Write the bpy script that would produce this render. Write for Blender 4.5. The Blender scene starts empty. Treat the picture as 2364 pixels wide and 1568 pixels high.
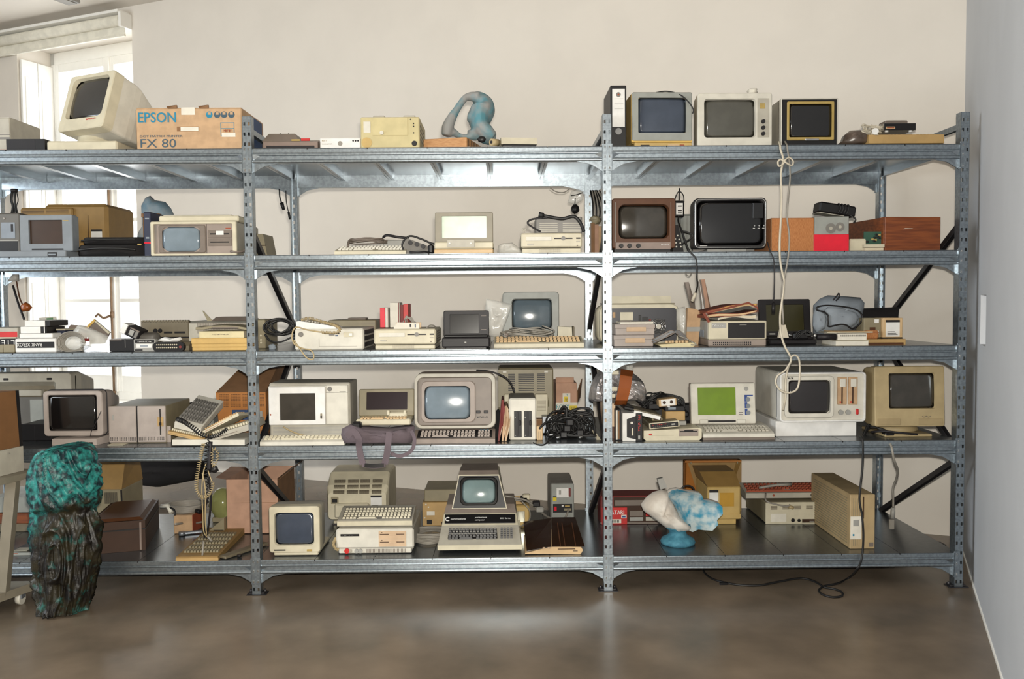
import bpy, math, random
from mathutils import Vector, Matrix, noise as mnoise
from math import sin, cos, pi, radians as rad
random.seed(7)
S = bpy.context.scene
COL = S.collection

# ------------------------------------------------------------------ camera
CAMP = Vector((-.5217, -4.4235, 1.4944)); YAW, PIT, ROL, FPX = .0088, .0452, -.0079, 2023.8
_fw = Vector((sin(YAW)*cos(PIT), cos(YAW)*cos(PIT), -sin(PIT)))
_r = Vector((cos(YAW), -sin(YAW), 0)); _u = _r.cross(_fw)
_r2 = _r*cos(ROL)+_u*sin(ROL); _u2 = -_r*sin(ROL)+_u*cos(ROL)
cd = bpy.data.cameras.new('camera'); cam = bpy.data.objects.new('camera', cd); COL.objects.link(cam)
cam.matrix_world = Matrix(((_r2.x, _u2.x, -_fw.x, CAMP.x), (_r2.y, _u2.y, -_fw.y, CAMP.y), (_r2.z, _u2.z, -_fw.z, CAMP.z), (0, 0, 0, 1)))
cd.sensor_width = 36; cd.lens = 36*FPX/2364; cd.clip_start = .05; cd.clip_end = 200
S.camera = cam
# ------------------------------------------------------------------ exposure, sky, lights
S.view_settings.view_transform = 'Standard'; S.view_settings.look = 'None'
S.view_settings.exposure = 0.16; S.view_settings.gamma = 1; S.view_settings.use_curve_mapping = False
w = bpy.data.worlds.new('sky'); S.world = w; w.use_nodes = True
bg = w.node_tree.nodes['Background']; bg.inputs[0].default_value = (.93, .97, 1, 1); bg.inputs[1].default_value = 4.0

def lamp(name, kind, loc, energy, color, target=None, **kw):
    d = bpy.data.lights.new(name, kind); d.energy = energy; d.color = color
    for k, v in kw.items(): setattr(d, k, v)
    o = bpy.data.objects.new(name, d); COL.objects.link(o); o.location = loc
    if target is not None:
        o.rotation_euler = (Vector(target)-Vector(loc)).to_track_quat('-Z', 'Y').to_euler()
    return o
# the flash on top of the photographer's camera
lamp('camera_flash', 'AREA', CAMP+Vector((.02, .03, .085)), 198, (1, .955, .86), CAMP+Vector((-1.8, 4, -.45)), shape='RECTANGLE', size=.07, size_y=.045)
# daylight from the windows behind the photographer
lamp('daylight_rear', 'AREA', (-7.2, -3.2, 2.3), 250, (.86, .94, 1), (2.2, .2, 1.3), shape='RECTANGLE', size=3.2, size_y=2.4)
lamp('daylight_window', 'AREA', (-4.05, 4.75, 2.4), 45, (1, .96, .87), (-3.4, 3.2, 2.2), shape='RECTANGLE', size=1.2, size_y=2.8)

# ------------------------------------------------------------------ picture point -> place in the room
def RAY(px, py): return _fw+_r2*((px-1182)/FPX)-_u2*((py-784)/FPX)
def AT(px, py, Y):
    d = RAY(px, py); return CAMP+d*((Y-CAMP.y)/d.y)
def ON(px, py, z):
    d = RAY(px, py); return CAMP+d*((z-CAMP.z)/d.z)
DK = {1: 2.2612, 2: 1.7298, 3: 1.2471, 4: .7636, 5: .1808}     # tops of the five decks

# ------------------------------------------------------------------ materials
def lin(c): return tuple((x/255/12.92 if x <= 10 else ((x/255+.055)/1.055)**2.4) for x in c[:3])+(1,)
MATS = {}
ALB = 1.0
def mat(name, c, rough=.5, metal=0, var=.06, scale=14, bump=0, bscale=120, spec=.5, c2=None, mix=(.4, .6), coat=0, emit=0, alpha=None, trans=0, det=4, stretch=None):
    if name in MATS: return MATS[name]
    m = bpy.data.materials.new(name); m.use_nodes = True; nt = m.node_tree; N = nt.nodes; L = nt.links
    b = N['Principled BSDF']; b.inputs['Roughness'].default_value = rough; b.inputs['Metallic'].default_value = metal
    b.inputs['Specular IOR Level'].default_value = spec
    if coat: b.inputs['Coat Weight'].default_value = coat; b.inputs['Coat Roughness'].default_value = .06
    tc = N.new('ShaderNodeTexCoord'); no = N.new('ShaderNodeTexNoise'); no.inputs['Scale'].default_value = scale; no.inputs['Detail'].default_value = det
    if stretch:
        mp = N.new('ShaderNodeMapping'); mp.inputs['Scale'].default_value = stretch
        L.new(tc.outputs['Object'], mp.inputs['Vector']); L.new(mp.outputs['Vector'], no.inputs['Vector'])
    else: L.new(tc.outputs['Object'], no.inputs['Vector'])
    cr = N.new('ShaderNodeValToRGB'); cr.color_ramp.elements[0].position, cr.color_ramp.elements[1].position = mix
    a = tuple(x*ALB for x in lin(c)[:3])+(1,)
    if c2: e0, e1 = a, tuple(x*ALB for x in lin(c2)[:3])+(1,)
    else: e0, e1 = tuple(min(1, x*(1-var)) for x in a[:3])+(1,), tuple(min(1, x*(1+var)) for x in a[:3])+(1,)
    cr.color_ramp.elements[0].color = e0; cr.color_ramp.elements[1].color = e1
    L.new(no.outputs['Fac'], cr.inputs['Fac']); L.new(cr.outputs['Color'], b.inputs['Base Color'])
    if bump:
        n2 = N.new('ShaderNodeTexNoise'); n2.inputs['Scale'].default_value = bscale; L.new(tc.outputs['Object'], n2.inputs['Vector'])
        bp = N.new('ShaderNodeBump'); bp.inputs['Strength'].default_value = bump; bp.inputs['Distance'].default_value = .004
        L.new(n2.outputs['Fac'], bp.inputs['Height']); L.new(bp.outputs['Normal'], b.inputs['Normal'])
    if emit: L.new(cr.outputs['Color'], b.inputs['Emission Color']); b.inputs['Emission Strength'].default_value = emit
    if alpha is not None: b.inputs['Alpha'].default_value = alpha
    if trans: b.inputs['Transmission Weight'].default_value = trans
    MATS[name] = m; return m

mat('wall', (226, 219, 209), .85, var=.015, scale=3, bump=.05, bscale=220)
mat('white_paint', (240, 238, 232), .5, var=.01)
mat('floor', (90, 80, 68), .27, var=0, scale=2.6, c2=(124, 109, 93), mix=(.3, .72), bump=.012, bscale=25, det=8)
mat('zinc', (152, 161, 168), .33, .92, var=.12, scale=70, bump=.03, bscale=90)
mat('zinc_deck', (126, 131, 135), .27, .9, var=.08, scale=40)
mat('dark_steel', (70, 68, 70), .4, .7)
ALB = .80
mat('beige', (192, 180, 150), .5, bump=.03, bscale=400)
mat('cream', (206, 197, 172), .5, bump=.03, bscale=400)
mat('putty', (178, 172, 158), .5, bump=.03, bscale=400)
mat('offwhite', (214, 209, 196), .5)
mat('grey', (158, 156, 150), .5, bump=.03, bscale=400)
mat('midgrey', (122, 118, 112), .5)
mat('taupe', (118, 106, 96), .5)
mat('olive', (140, 130, 104), .5)
mat('yellowed', (196, 165, 100), .5)
mat('tan', (186, 152, 98), .55)
mat('blond', (208, 176, 132), .5)
mat('pinkish', (196, 160, 138), .8)
mat('charcoal', (36, 33, 35), .5, spec=.3)
mat('black', (24, 22, 23), .45, spec=.35)
mat('gloss_black', (14, 12, 13), .14, coat=.4)
mat('rubber', (22, 21, 21), .55)
mat('white', (232, 230, 226), .6)
mat('paper', (226, 220, 206), .8)
mat('page', (214, 200, 172), .85, var=.12, scale=90, stretch=(1, 1, 30))
mat('screen_dark', (20, 18, 18), .16, coat=.6)
mat('screen_slate', (64, 72, 86), .13, coat=.5)
mat('screen_grey', (84, 82, 74), .14, coat=.5)
mat('screen_blue', (122, 136, 146), .15, coat=.5)
mat('screen_teal', (128, 148, 148), .15, coat=.5)
mat('screen_plum', (34, 18, 26), .2, coat=.4)
mat('screen_pale', (206, 222, 202), .3)
mat('wall_grey', (218, 221, 226), .8, var=.015, scale=3, bump=.05, bscale=220)
mat('screen_green', (112, 140, 24), .3)
mat('screen_olive', (62, 58, 30), .3)
mat('card', (192, 158, 122), .85, var=.08, scale=20, bump=.05, bscale=60)
mat('card_dark', (134, 98, 66), .85, var=.08)
mat('card_pink', (190, 150, 126), .85, var=.08)
mat('wood', (138, 74, 34), .42, c2=(112, 56, 26), scale=6, stretch=(1, 6, 14))
mat('wood_light', (196, 148, 98), .6, c2=(176, 126, 80), scale=30, stretch=(1, 1, 9))
mat('red', (196, 30, 26), .5)
mat('bright_red', (226, 30, 52), .3)
mat('dark_red', (112, 30, 26), .6)
mat('rust', (158, 72, 42), .7)
mat('blue', (34, 66, 110), .6)
mat('navy', (36, 42, 66), .6)
mat('print_blue', (28, 128, 160), .7)
mat('print_grey', (62, 84, 98), .7)
mat('teal_ink', (40, 140, 150), .7)
mat('yellow', (222, 196, 30), .6)
mat('green', (64, 110, 62), .6)
mat('pcb', (44, 84, 66), .5)
mat('gold', (176, 150, 84), .45)
mat('chrome', (216, 214, 210), .15, .95)
mat('cord_white', (206, 196, 176), .5)
mat('cord_tan', (178, 158, 118), .5)
mat('cord_grey', (146, 140, 130), .5)
mat('fabric_grey', (142, 150, 158), .95, bump=.25, bscale=350)
mat('fabric_purple', (104, 92, 98), .95, bump=.3, bscale=300)
mat('fabric_black', (22, 19, 20), .95, bump=.2, bscale=300)
mat('foil', (206, 200, 198), .3, .65, var=.3, scale=12, bump=.6, bscale=40)
mat('brown_tape', (152, 82, 38), .3)
mat('smoke', (66, 44, 30), .12, trans=.5, coat=.3)
mat('brown', (88, 54, 32), .5, spec=.3)
mat('brown_dark', (60, 38, 24), .55, spec=.3)
mat('brown_grey', (134, 116, 106), .4)
mat('blind', (255, 250, 234), .8)
mat('rod_brown', (132, 104, 76), .4, .3)
def sheet(name, c, fac, rough, bump=0, bscale=30):      # thin clear sheet: mostly lets light straight through, the rest is a plain surface
    m = mat(name, c, rough, bump=bump, bscale=bscale, spec=.6); nt = m.node_tree; o = nt.nodes['Material Output']; p = nt.nodes['Principled BSDF']
    t = nt.nodes.new('ShaderNodeBsdfTransparent'); x = nt.nodes.new('ShaderNodeMixShader'); x.inputs[0].default_value = fac
    nt.links.new(t.outputs[0], x.inputs[1]); nt.links.new(p.outputs[0], x.inputs[2]); nt.links.new(x.outputs[0], o.inputs[0])
sheet('glass', (40, 44, 44), .07, .02)
sheet('plastic_wrap', (250, 248, 240), .38, .2, .9, 28)
mat('leaf', (96, 122, 52), .7, c2=(146, 160, 90), scale=2)
mat('sculpt_blue', (150, 150, 148), .8, c2=(86, 140, 152), scale=9, mix=(.42, .62), bump=.3, bscale=60)
mat('sculpt_grey', (150, 152, 152), .85, c2=(104, 128, 142), scale=8, bump=.4, bscale=60)
mat('bezel_grey', (150, 152, 146), .5)
mat('gold_plastic', (212, 172, 84), .5)
mat('taupe_plastic', (104, 90, 80), .3, var=.2, bump=.3, bscale=30)
mat('slate', (126, 132, 138), .5)
mat('slate_dark', (98, 94, 88), .5)
mat('label_blue', (138, 146, 156), .7)
mat('screen_brown', (58, 38, 24), .3)
mat('ochre', (150, 118, 66), .6)
mat('taupe_light', (148, 134, 124), .5)
mat('grey_tan', (142, 134, 116), .5)
mat('screen_grey_d', (62, 58, 52), .14, coat=.5, var=.12)
mat('hessian', (194, 132, 82), .95, c2=(170, 108, 62), scale=60, stretch=(8, 8, 1), bump=.3, bscale=300)
mat('olive_dark', (112, 102, 82), .6)
mat('gold_book', (200, 164, 96), .6)
mat('page_cover', (212, 198, 156), .6)
mat('screen_slate_b', (92, 104, 112), .16, coat=.5)
mat('navy_black', (38, 38, 46), .4)
mat('pink_grey', (170, 158, 150), .6)
mat('peach', (206, 176, 144), .7)
mat('rust_dark', (128, 58, 36), .7)
mat('ochre_orange', (176, 112, 46), .6)
mat('grey_metal', (150, 154, 160), .4, .6)
mat('blue_label', (44, 72, 140), .6)
mat('screen_dark2', (42, 38, 38), .13, coat=.5)
mat('tan_grey', (178, 158, 118), .55)
mat('tan_grey2', (166, 146, 108), .55)
mat('key_black', (30, 28, 29), .35)
mat('chrome_dull', (190, 186, 168), .25, .7)
mat('pedestal_blue', (74, 138, 158), .75, c2=(58, 118, 140), scale=40, bump=.25, bscale=160)
mat('plaster', (226, 220, 210), .85, c2=(206, 196, 184), scale=10, bump=.35, bscale=70)
mat('petal_blue', (188, 200, 200), .8, c2=(48, 142, 172), scale=17, mix=(.42, .64), bump=.35, bscale=60)
mat('amber', (188, 142, 40), .5)
mat('beige_tower', (176, 152, 112), .55)
mat('globe_glass', (168, 170, 110), .12, trans=.35)
mat('trolley_grey', (132, 124, 108), .5)
mat('card_brown', (122, 84, 48), .7)
mat('cream_yellow', (200, 186, 138), .5)
mat('bark', (70, 54, 40), .9)

def patina():
    m = mat('patina', (18, 14, 11), .45, 0, c2=(44, 39, 24), scale=15, bump=.5, bscale=70, spec=.35); nt = m.node_tree; N = nt.nodes; L = nt.links; b = N['Principled BSDF']
    tc = N.new('ShaderNodeTexCoord'); sp = N.new('ShaderNodeSeparateXYZ'); L.new(tc.outputs['Object'], sp.inputs[0])
    no = N.new('ShaderNodeTexNoise'); no.inputs['Scale'].default_value = 9; no.inputs['Detail'].default_value = 6; L.new(tc.outputs['Object'], no.inputs['Vector'])
    ad = N.new('ShaderNodeMath'); ad.operation = 'MULTIPLY_ADD'; ad.inputs[1].default_value = .5; L.new(no.outputs['Fac'], ad.inputs[0])
    sx = N.new('ShaderNodeMath'); sx.operation = 'MULTIPLY'; sx.inputs[1].default_value = -1.1; L.new(sp.outputs['X'], sx.inputs[0]); sm = N.new('ShaderNodeMath'); sm.operation = 'MAXIMUM'; sm.inputs[1].default_value = 0; L.new(sx.outputs[0], sm.inputs[0]); sa = N.new('ShaderNodeMath'); L.new(sm.outputs[0], sa.inputs[0]); L.new(sp.outputs['Z'], sa.inputs[1]); L.new(sa.outputs[0], ad.inputs[2])
    mr = N.new('ShaderNodeMapRange'); mr.inputs['From Min'].default_value = .76; mr.inputs['From Max'].default_value = .86; L.new(ad.outputs[0], mr.inputs['Value'])
    n3 = N.new('ShaderNodeTexNoise'); n3.inputs['Scale'].default_value = 34; n3.inputs['Detail'].default_value = 5; L.new(tc.outputs['Object'], n3.inputs['Vector'])
    cr = N.new('ShaderNodeValToRGB'); cr.color_ramp.elements[0].position = .40; cr.color_ramp.elements[1].position = .62; cr.color_ramp.elements[0].color = lin((14, 34, 40)); cr.color_ramp.elements[1].color = lin((40, 122, 116)); L.new(n3.outputs['Fac'], cr.inputs[0])
    mx = N.new('ShaderNodeMix'); mx.data_type = 'RGBA'; n4 = N.new('ShaderNodeTexNoise'); n4.inputs['Scale'].default_value = 17; n4.inputs['Detail'].default_value = 5; L.new(tc.outputs['Object'], n4.inputs['Vector']); m4 = N.new('ShaderNodeMapRange'); m4.inputs['From Min'].default_value = .57; m4.inputs['From Max'].default_value = .72; m4.inputs['To Max'].default_value = .45; L.new(n4.outputs['Fac'], m4.inputs['Value']); mm = N.new('ShaderNodeMath'); mm.operation = 'MAXIMUM'; L.new(mr.outputs[0], mm.inputs[0]); L.new(m4.outputs[0], mm.inputs[1]); L.new(mm.outputs[0], mx.inputs[0]); old = b.inputs['Base Color'].links[0].from_socket; L.new(old, mx.inputs[6]); L.new(cr.outputs[0], mx.inputs[7]); L.new(mx.outputs[2], b.inputs['Base Color'])
patina()

# ------------------------------------------------------------------ mesh collecting
class B:
    def __init__(s): s.v = []; s.f = []; s.sm = []
    def add(s, vs, fs, smooth=False, M=None):
        o = len(s.v)
        s.v += [tuple(M @ Vector(p)) for p in vs] if M else [tuple(p) for p in vs]
        s.f += [tuple(i+o for i in f) for f in fs]; s.sm += [smooth]*len(fs); return s
    def box(s, x0, x1, y0, y1, z0, z1, c=.003, M=None):
        c = min(c, (x1-x0)*.3, (y1-y0)*.3, (z1-z0)*.3)
        if c < .0006:
            v = [(x, y, z) for z in (z0, z1) for y in (y0, y1) for x in (x0, x1)]
            return s.add(v, [(0, 2, 3, 1), (4, 5, 7, 6), (0, 1, 5, 4), (2, 6, 7, 3), (0, 4, 6, 2), (1, 3, 7, 5)], False, M)
        v = []; ix = {}
        X = (x0, x1); Y = (y0, y1); Z = (z0, z1); sg = (1, -1)
        for i in (0, 1):
            for j in (0, 1):
                for k in (0, 1):
                    ix[i, j, k, 0] = len(v); v.append((X[i], Y[j]+sg[j]*c, Z[k]+sg[k]*c))
                    ix[i, j, k, 1] = len(v); v.append((X[i]+sg[i]*c, Y[j], Z[k]+sg[k]*c))
                    ix[i, j, k, 2] = len(v); v.append((X[i]+sg[i]*c, Y[j]+sg[j]*c, Z[k]))
        f = []
        for i in (0, 1):
            q = [ix[i, a, b, 0] for a, b in ((0, 0), (1, 0), (1, 1), (0, 1))]; f.append(q if i else q[::-1])
            q = [ix[a, i, b, 1] for a, b in ((0, 0), (1, 0), (1, 1), (0, 1))]; f.append(q[::-1] if i else q)
            q = [ix[a, b, i, 2] for a, b in ((0, 0), (1, 0), (1, 1), (0, 1))]; f.append(q if i else q[::-1])
        for a in (0, 1):
            for b in (0, 1):
                q = [ix[a, b, 0, 0], ix[a, b, 1, 0], ix[a, b, 1, 1], ix[a, b, 0, 1]]; f.append(q if (a == b) else q[::-1])
                q = [ix[a, 0, b, 0], ix[a, 1, b, 0], ix[a, 1, b, 2], ix[a, 0, b, 2]]; f.append(q[::-1] if (a == b) else q)
                q = [ix[0, a, b, 1], ix[1, a, b, 1], ix[1, a, b, 2], ix[0, a, b, 2]]; f.append(q if (a == b) else q[::-1])
                for k in (0, 1):
                    q = [ix[a, b, k, 0], ix[a, b, k, 1], ix[a, b, k, 2]]; f.append(q if (a+b+k) % 2 else q[::-1])
        return s.add(v, f, False, M)
    def hexa(s, p, M=None):   # p: bottom 4 then top 4, counter-clockwise from above
        return s.add(p, [(3, 2, 1, 0), (4, 5, 6, 7), (0, 1, 5, 4), (1, 2, 6, 5), (2, 3, 7, 6), (3, 0, 4, 7)], False, M)
    def loft(s, rings, smooth=True, cap=True, closed=False, M=None):
        n = len(rings[0]); v = [p for r in rings for p in r]; f = []
        R = len(rings)
        for i in range(R if closed else R-1):
            a, b = i*n, ((i+1) % R)*n
            for j in range(n):
                k = (j+1) % n; f.append((a+j, a+k, b+k, b+j))
        o = len(s.v); s.add(v, f, smooth, M)
        if cap and not closed:
            s.f += [tuple(o+j for j in range(n))[::-1], tuple(o+(R-1)*n+j for j in range(n))]; s.sm += [False, False]
        return s
    def tube(s, pts, r, n=6, closed=False, M=None, flat=1):
        pts = [Vector(p) for p in pts]; rings = []; up = Vector((.13, .21, 1)).normalized(); nn = None
        m = len(pts)
        for i, p in enumerate(pts):
            t = (pts[(i+1) % m]-pts[i-1]) if closed else (pts[min(i+1, m-1)]-pts[max(i-1, 0)])
            if t.length < 1e-9: t = Vector((0, 0, 1))
            t.normalize()
            if nn is None: nn = t.cross(up if abs(t.dot(up)) < .95 else Vector((1, 0, 0)))
            nn = (nn-t*nn.dot(t)); nn.normalize(); bb = t.cross(nn)
            ri = r[i] if isinstance(r, (list, tuple)) else r
            rings.append([p+nn*(ri*cos(2*pi*k/n))+bb*(ri*flat*sin(2*pi*k/n)) for k in range(n)])
        return s.loft(rings, True, True, closed, M)
    def cyl(s, p0, p1, r, n=16, r1=None, M=None):
        p0, p1 = Vector(p0), Vector(p1); t = (p1-p0).normalized()
        a = t.cross(Vector((0, 0, 1)) if abs(t.z) < .9 else Vector((1, 0, 0))).normalized(); b = t.cross(a)
        q = r if r1 is None else r1
        v = [p0+(a*cos(2*pi*k/n)+b*sin(2*pi*k/n))*r for k in range(n)]+[p1+(a*cos(2*pi*k/n)+b*sin(2*pi*k/n))*q for k in range(n)]
        o = len(s.v); s.add(v, [(k, (k+1) % n, n+(k+1) % n, n+k) for k in range(n)], True, M)
        s.f += [tuple(o+k for k in range(n))[::-1], tuple(o+n+k for k in range(n))]; s.sm += [False, False]; return s
    def lathe(s, prof, c=(0, 0, 0), n=28, M=None):
        return s.loft([[(c[0]+r*cos(2*pi*k/n), c[1]+r*sin(2*pi*k/n), c[2]+z) for k in range(n)] for r, z in prof], True, True, False, M)
    def prism(s, poly, y0, y1, M=None):       # polygon in x, z
        n = len(poly); v = [(x, y0, z) for x, z in poly]+[(x, y1, z) for x, z in poly]
        return s.add(v, [tuple(range(n)), tuple(range(2*n-1, n-1, -1))]+[(k, n+k, n+(k+1) % n, (k+1) % n) for k in range(n)], False, M)
    def prismx(s, poly, x0, x1, M=None):      # polygon in y, z
        n = len(poly); v = [(x0, y, z) for y, z in poly]+[(x1, y, z) for y, z in poly]
        return s.add(v, [tuple(range(n))[::-1], tuple(range(n, 2*n))]+[(k, (k+1) % n, n+(k+1) % n, n+k) for k in range(n)], False, M)
    def bezel(s, o, i, y0, y1, ro=.01, ri=.01, yb=None, inset=.0, M=None, n=5):   # o, i = (x0,x1,z0,z1); front y0, screen plane y1, outer back yb
        yb = y1 if yb is None else yb
        a = rrect(*o, ro, n); b = rrect(*i, ri, n); c = rrect(i[0]+inset, i[1]-inset, i[2]+inset, i[3]-inset, ri, n); e = min(.004, ro*.5); a2 = rrect(o[0]+e, o[1]-e, o[2]+e, o[3]-e, max(ro-e, .001), n)
        L = lambda p, y: [(x, y, z) for x, z in p]
        return s.loft([L(a, yb), L(a, y0+e), L(a2, y0), L(b, y0), L(c, y1)], False, False, False, M)
    def dome(s, x0, x1, z0, z1, y, bulge, r=.01, M=None, n=5):    # bulged picture tube face
        o = even(rrect(x0, x1, z0, z1, r, n), 56); cx, cz = (x0+x1)/2, (z0+z1)/2; rings = []
        hx, hz = (x1-x0)/2, (z1-z0)/2
        for k in range(8):
            q = max(1-k/7.0, .02)
            rings.append([(cx+(x-cx)*q, y-bulge*(1-.5*(((x-cx)*q/hx)**2+((z-cz)*q/hz)**2)), cz+(z-cz)*q) for x, z in o])
        return s.loft(rings, True, True, False, M)
    def blob(s, c, rx, ry, rz, seed=1, amp=.15, f=2.2, n=18, m=12, flatbottom=False, M=None):
        rings = []
        for i in range(m+1):
            th = pi*(.02+.96*i/m); ring = []
            for k in range(n):
                ph = 2*pi*k/n; d = Vector((sin(th)*cos(ph), sin(th)*sin(ph), -cos(th)))
                q = 1+amp*mnoise.noise(d*f+Vector((seed*7.3, seed*1.7, 0)))*1.6
                z = d.z*rz*q
                if flatbottom: z = max(z, -rz*.92)
                ring.append((c[0]+d.x*rx*q, c[1]+d.y*ry*q, c[2]+z))
            rings.append(ring)
        return s.loft(rings, True, True, False, M)
    def puff(s, out, y, bf, bb, n=7, seed=0, amp=0, c=None, M=None):   # rounded body over a closed outline (x,z); bf/bb bulge to front/back
        cx = sum(p[0] for p in out)/len(out) if c is None else c[0]; cz = sum(p[1] for p in out)/len(out) if c is None else c[1]
        rings = []
        def ring(q, yy): return [(cx+(x-cx)*q, yy+amp*(mnoise.noise(Vector((x*14+seed, z*14, q*3)))+.5*mnoise.noise(Vector((x*41+seed, z*41, q*7)))), cz+(z-cz)*q) for x, z in out]
        for k in range(n, 0, -1): q = max(1-k/n, .03); rings.append(ring(q, y-bf*math.sqrt(max(0, 1-q*q))))
        rings.append(ring(1, y-bf*.05)); 
        for k in range(0, n+1): q = max(1-k/n, .03); rings.append(ring(q, y+.008+bb*math.sqrt(max(0, 1-q*q))))
        return s.loft(rings, True, True, False, M)
    def mesh(s, name, m):
        me = bpy.data.meshes.new(name); me.from_pydata(s.v, [], s.f)
        me.polygons.foreach_set('use_smooth', s.sm)
        me.materials.append(mat(m, ()) if m in MATS else None); me.update(); return me
    def obj(s, name, m, parent=None, label=None, kind=None):
        return link(name, s.mesh(name, m), parent, label, kind)
def rrect(x0, x1, z0, z1, r, n=5):
    r = min(r, (x1-x0)*.49, (z1-z0)*.49); p = []
    for cx, cz, a in ((x1-r, z1-r, 0), (x0+r, z1-r, 90), (x0+r, z0+r, 180), (x1-r, z0+r, 270)):
        for k in range(n): t = rad(a+90*k/(n-1)); p.append((cx+r*cos(t), cz+r*sin(t)))
    return p[::-1]
def even(p, m):        # the same closed outline with m evenly spaced points
    P = [Vector((a, b)) for a, b in p]; L = [0]
    for i in range(len(P)): L.append(L[-1]+(P[(i+1) % len(P)]-P[i]).length)
    out = []; j = 0
    for k in range(m):
        s = L[-1]*k/m
        while L[j+1] < s: j += 1
        q = P[j].lerp(P[(j+1) % len(P)], (s-L[j])/max(1e-9, L[j+1]-L[j])); out.append((q.x, q.y))
    return out
def link(name, data, parent=None, label=None, kind=None):
    o = bpy.data.objects.new(name, data); COL.objects.link(o)
    if parent is not None: o.parent = parent
    if label: o['label'] = label
    if kind: o['kind'] = kind
    return o
def tag(o, label, cat, group=None, kind=None):
    o['label'] = label; o['category'] = cat
    if group: o['group'] = group
    if kind: o['kind'] = kind
    return o
def thing(name, label, cat, loc, rz=0, group=None, rx=0, ry=0):
    o = link(name, None); o.empty_display_size = .05; o.location = loc; o.rotation_euler = (rad(rx), rad(ry), rad(rz)); return tag(o, label, cat, group)
def solo(b, name, m, label, cat, group=None, loc=(0, 0, 0), rz=0, rx=0, ry=0):
    o = b.obj(name, m); o.location = loc; o.rotation_euler = (rad(rx), rad(ry), rad(rz)); return tag(o, label, cat, group)
def spline(pts, k=6, closed=False):
    P = [Vector(p) for p in pts]; out = []; n = len(P)
    for i in range(n if closed else n-1):
        if closed: a, b, c, d = P[i-1], P[i], P[(i+1) % n], P[(i+2) % n]
        else: a, b, c, d = P[max(i-1, 0)], P[i], P[i+1], P[min(i+2, n-1)]
        for j in range(k):
            t = j/k; out.append(.5*((2*b)+(c-a)*t+(2*a-5*b+4*c-d)*t*t+(3*b-a-3*c+d)*t**3))
    if not closed: out.append(P[-1])
    return out
def helix(pts, R, turns, per=8):
    P = spline(pts, 10); n = turns*per; out = []; nn = Vector((1, 0, 0)); L = [0]
    for i in range(1, len(P)): L.append(L[-1]+(P[i]-P[i-1]).length)
    for i in range(n+1):
        s = L[-1]*i/n; j = 0
        while j < len(L)-2 and L[j+1] < s: j += 1
        q = (s-L[j])/max(1e-6, L[j+1]-L[j]); p = P[j].lerp(P[j+1], q); t = (P[j+1]-P[j]).normalized()
        nn = nn-t*nn.dot(t)
        if nn.length < 1e-4: nn = t.cross(Vector((0, 0, 1)))
        nn.normalize(); b = t.cross(nn); a = 2*pi*i/per; out.append(p+nn*R*cos(a)+b*R*sin(a))
    return out
def cable(name, pts, r, m, label=None, cat='cable', parent=None, group=None, k=6, b=None, closed=False):
    b = b or B(); b.tube(spline(pts, k, closed), r, 6, closed)
    o = b.obj(name, m, parent)
    return tag(o, label, cat, group) if label else o
_txt = {}
def text(root, s, x, z, h, m, y=-.0015, align='LEFT', name='lettering', rot=None, bold=0, sx=1, ex=.0004):
    c = bpy.data.curves.new(name, 'FONT'); c.body = s; c.size = h*1.38; c.align_x = align; c.extrude = ex; c.offset = bold*h
    c.resolution_u = 3
    t = bpy.data.objects.new(name, c); me = bpy.data.meshes.new_from_object(t); bpy.data.objects.remove(t); bpy.data.curves.remove(c)
    me.materials.clear(); me.materials.append(MATS[m]); me.name = name
    o = link(name, me, root); o.location = (x, y, z); o.rotation_euler = rot or (pi/2, 0, 0); o.scale = (sx, 1, 1); return o
def scribble(root, n, x, z, h, w, m, y=-.0015, name='print_marks', rot=None):   # unreadable small print: n letter-sized marks
    b = B(); q = random.Random(n*17+int(h*1e5)); p = 0; L = w/n
    for k in range(n):
        e = L*q.uniform(.55, .8); v = q.choice((0, 0, .25)) if k else 0
        if q.random() < .9 or k == 0: b.box(p, p+e*.3, -.0004, .0004, 0, h*(1-v), 0).box(p, p+e, -.0004, .0004, h*q.choice((0, .4, .75)), h*q.choice((.2, .55, .95)), 0)
        p += L
    o = b.obj(name, m, root); o.location = (x, y, z); o.rotation_euler = rot or (0, 0, 0); return o
# a thing whose front face spans px0..px1 and reaches up to pyt in the picture, standing at depth Y on deck d (or height z)
def it(name, label, cat, px0, px1, pyt, d, Y, group=None, z=None, rz=0, pyb=None, rx=0, ry=0):
    z = DK[d] if z is None else z; pm = (px0+px1)/2
    a, b = AT(px0, pyt, Y), AT(px1, pyt, Y); t = AT(pm, pyt, Y)
    if pyb is not None: z = AT(pm, pyb, Y).z
    r = thing(name, label, cat, (t.x, Y, z), rz, group, rx, ry)
    wd = abs(b.x-a.x)/max(.3, cos(rad(rz)))
    return r, wd, t.z-z
def pan(root, w, h, name, u0, v0, u1, v1, m, t=.0025, y=0, c=.001, z=0, lab=None, bk=.001):   # a plate on the front face, u/v in 0..1
    return B().box(-w/2+u0*w, -w/2+u1*w, y-t, y+bk, z+v0*h, z+v1*h, c).obj(name, m, root, lab)
def body(root, w, h, d, m, name='housing', c=.006, z0=0, y0=0):
    return B().box(-w/2, w/2, y0, y0+d, z0, z0+h, c).obj(name, m, root)
def slots(root, name, x0, x1, z0, z1, nx, nz, m, y=0, fx=.6, fz=.5, t=.001):
    b = B(); dx, dz = (x1-x0)/nx, (z1-z0)/nz
    for i in range(nx):
        for j in range(nz): b.box(x0+i*dx, x0+(i+fx)*dx, y-t, y+.0015, z0+j*dz, z0+(j+fz)*dz, 0)
    return b.obj(name, m, root, kind='stuff')
def knob(root, name, x, z, r, m, t=.012, y=0, n=14):
    return B().cyl((x, y+.001, z), (x, y-t, z), r, n, r*.85).obj(name, m, root)
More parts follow.
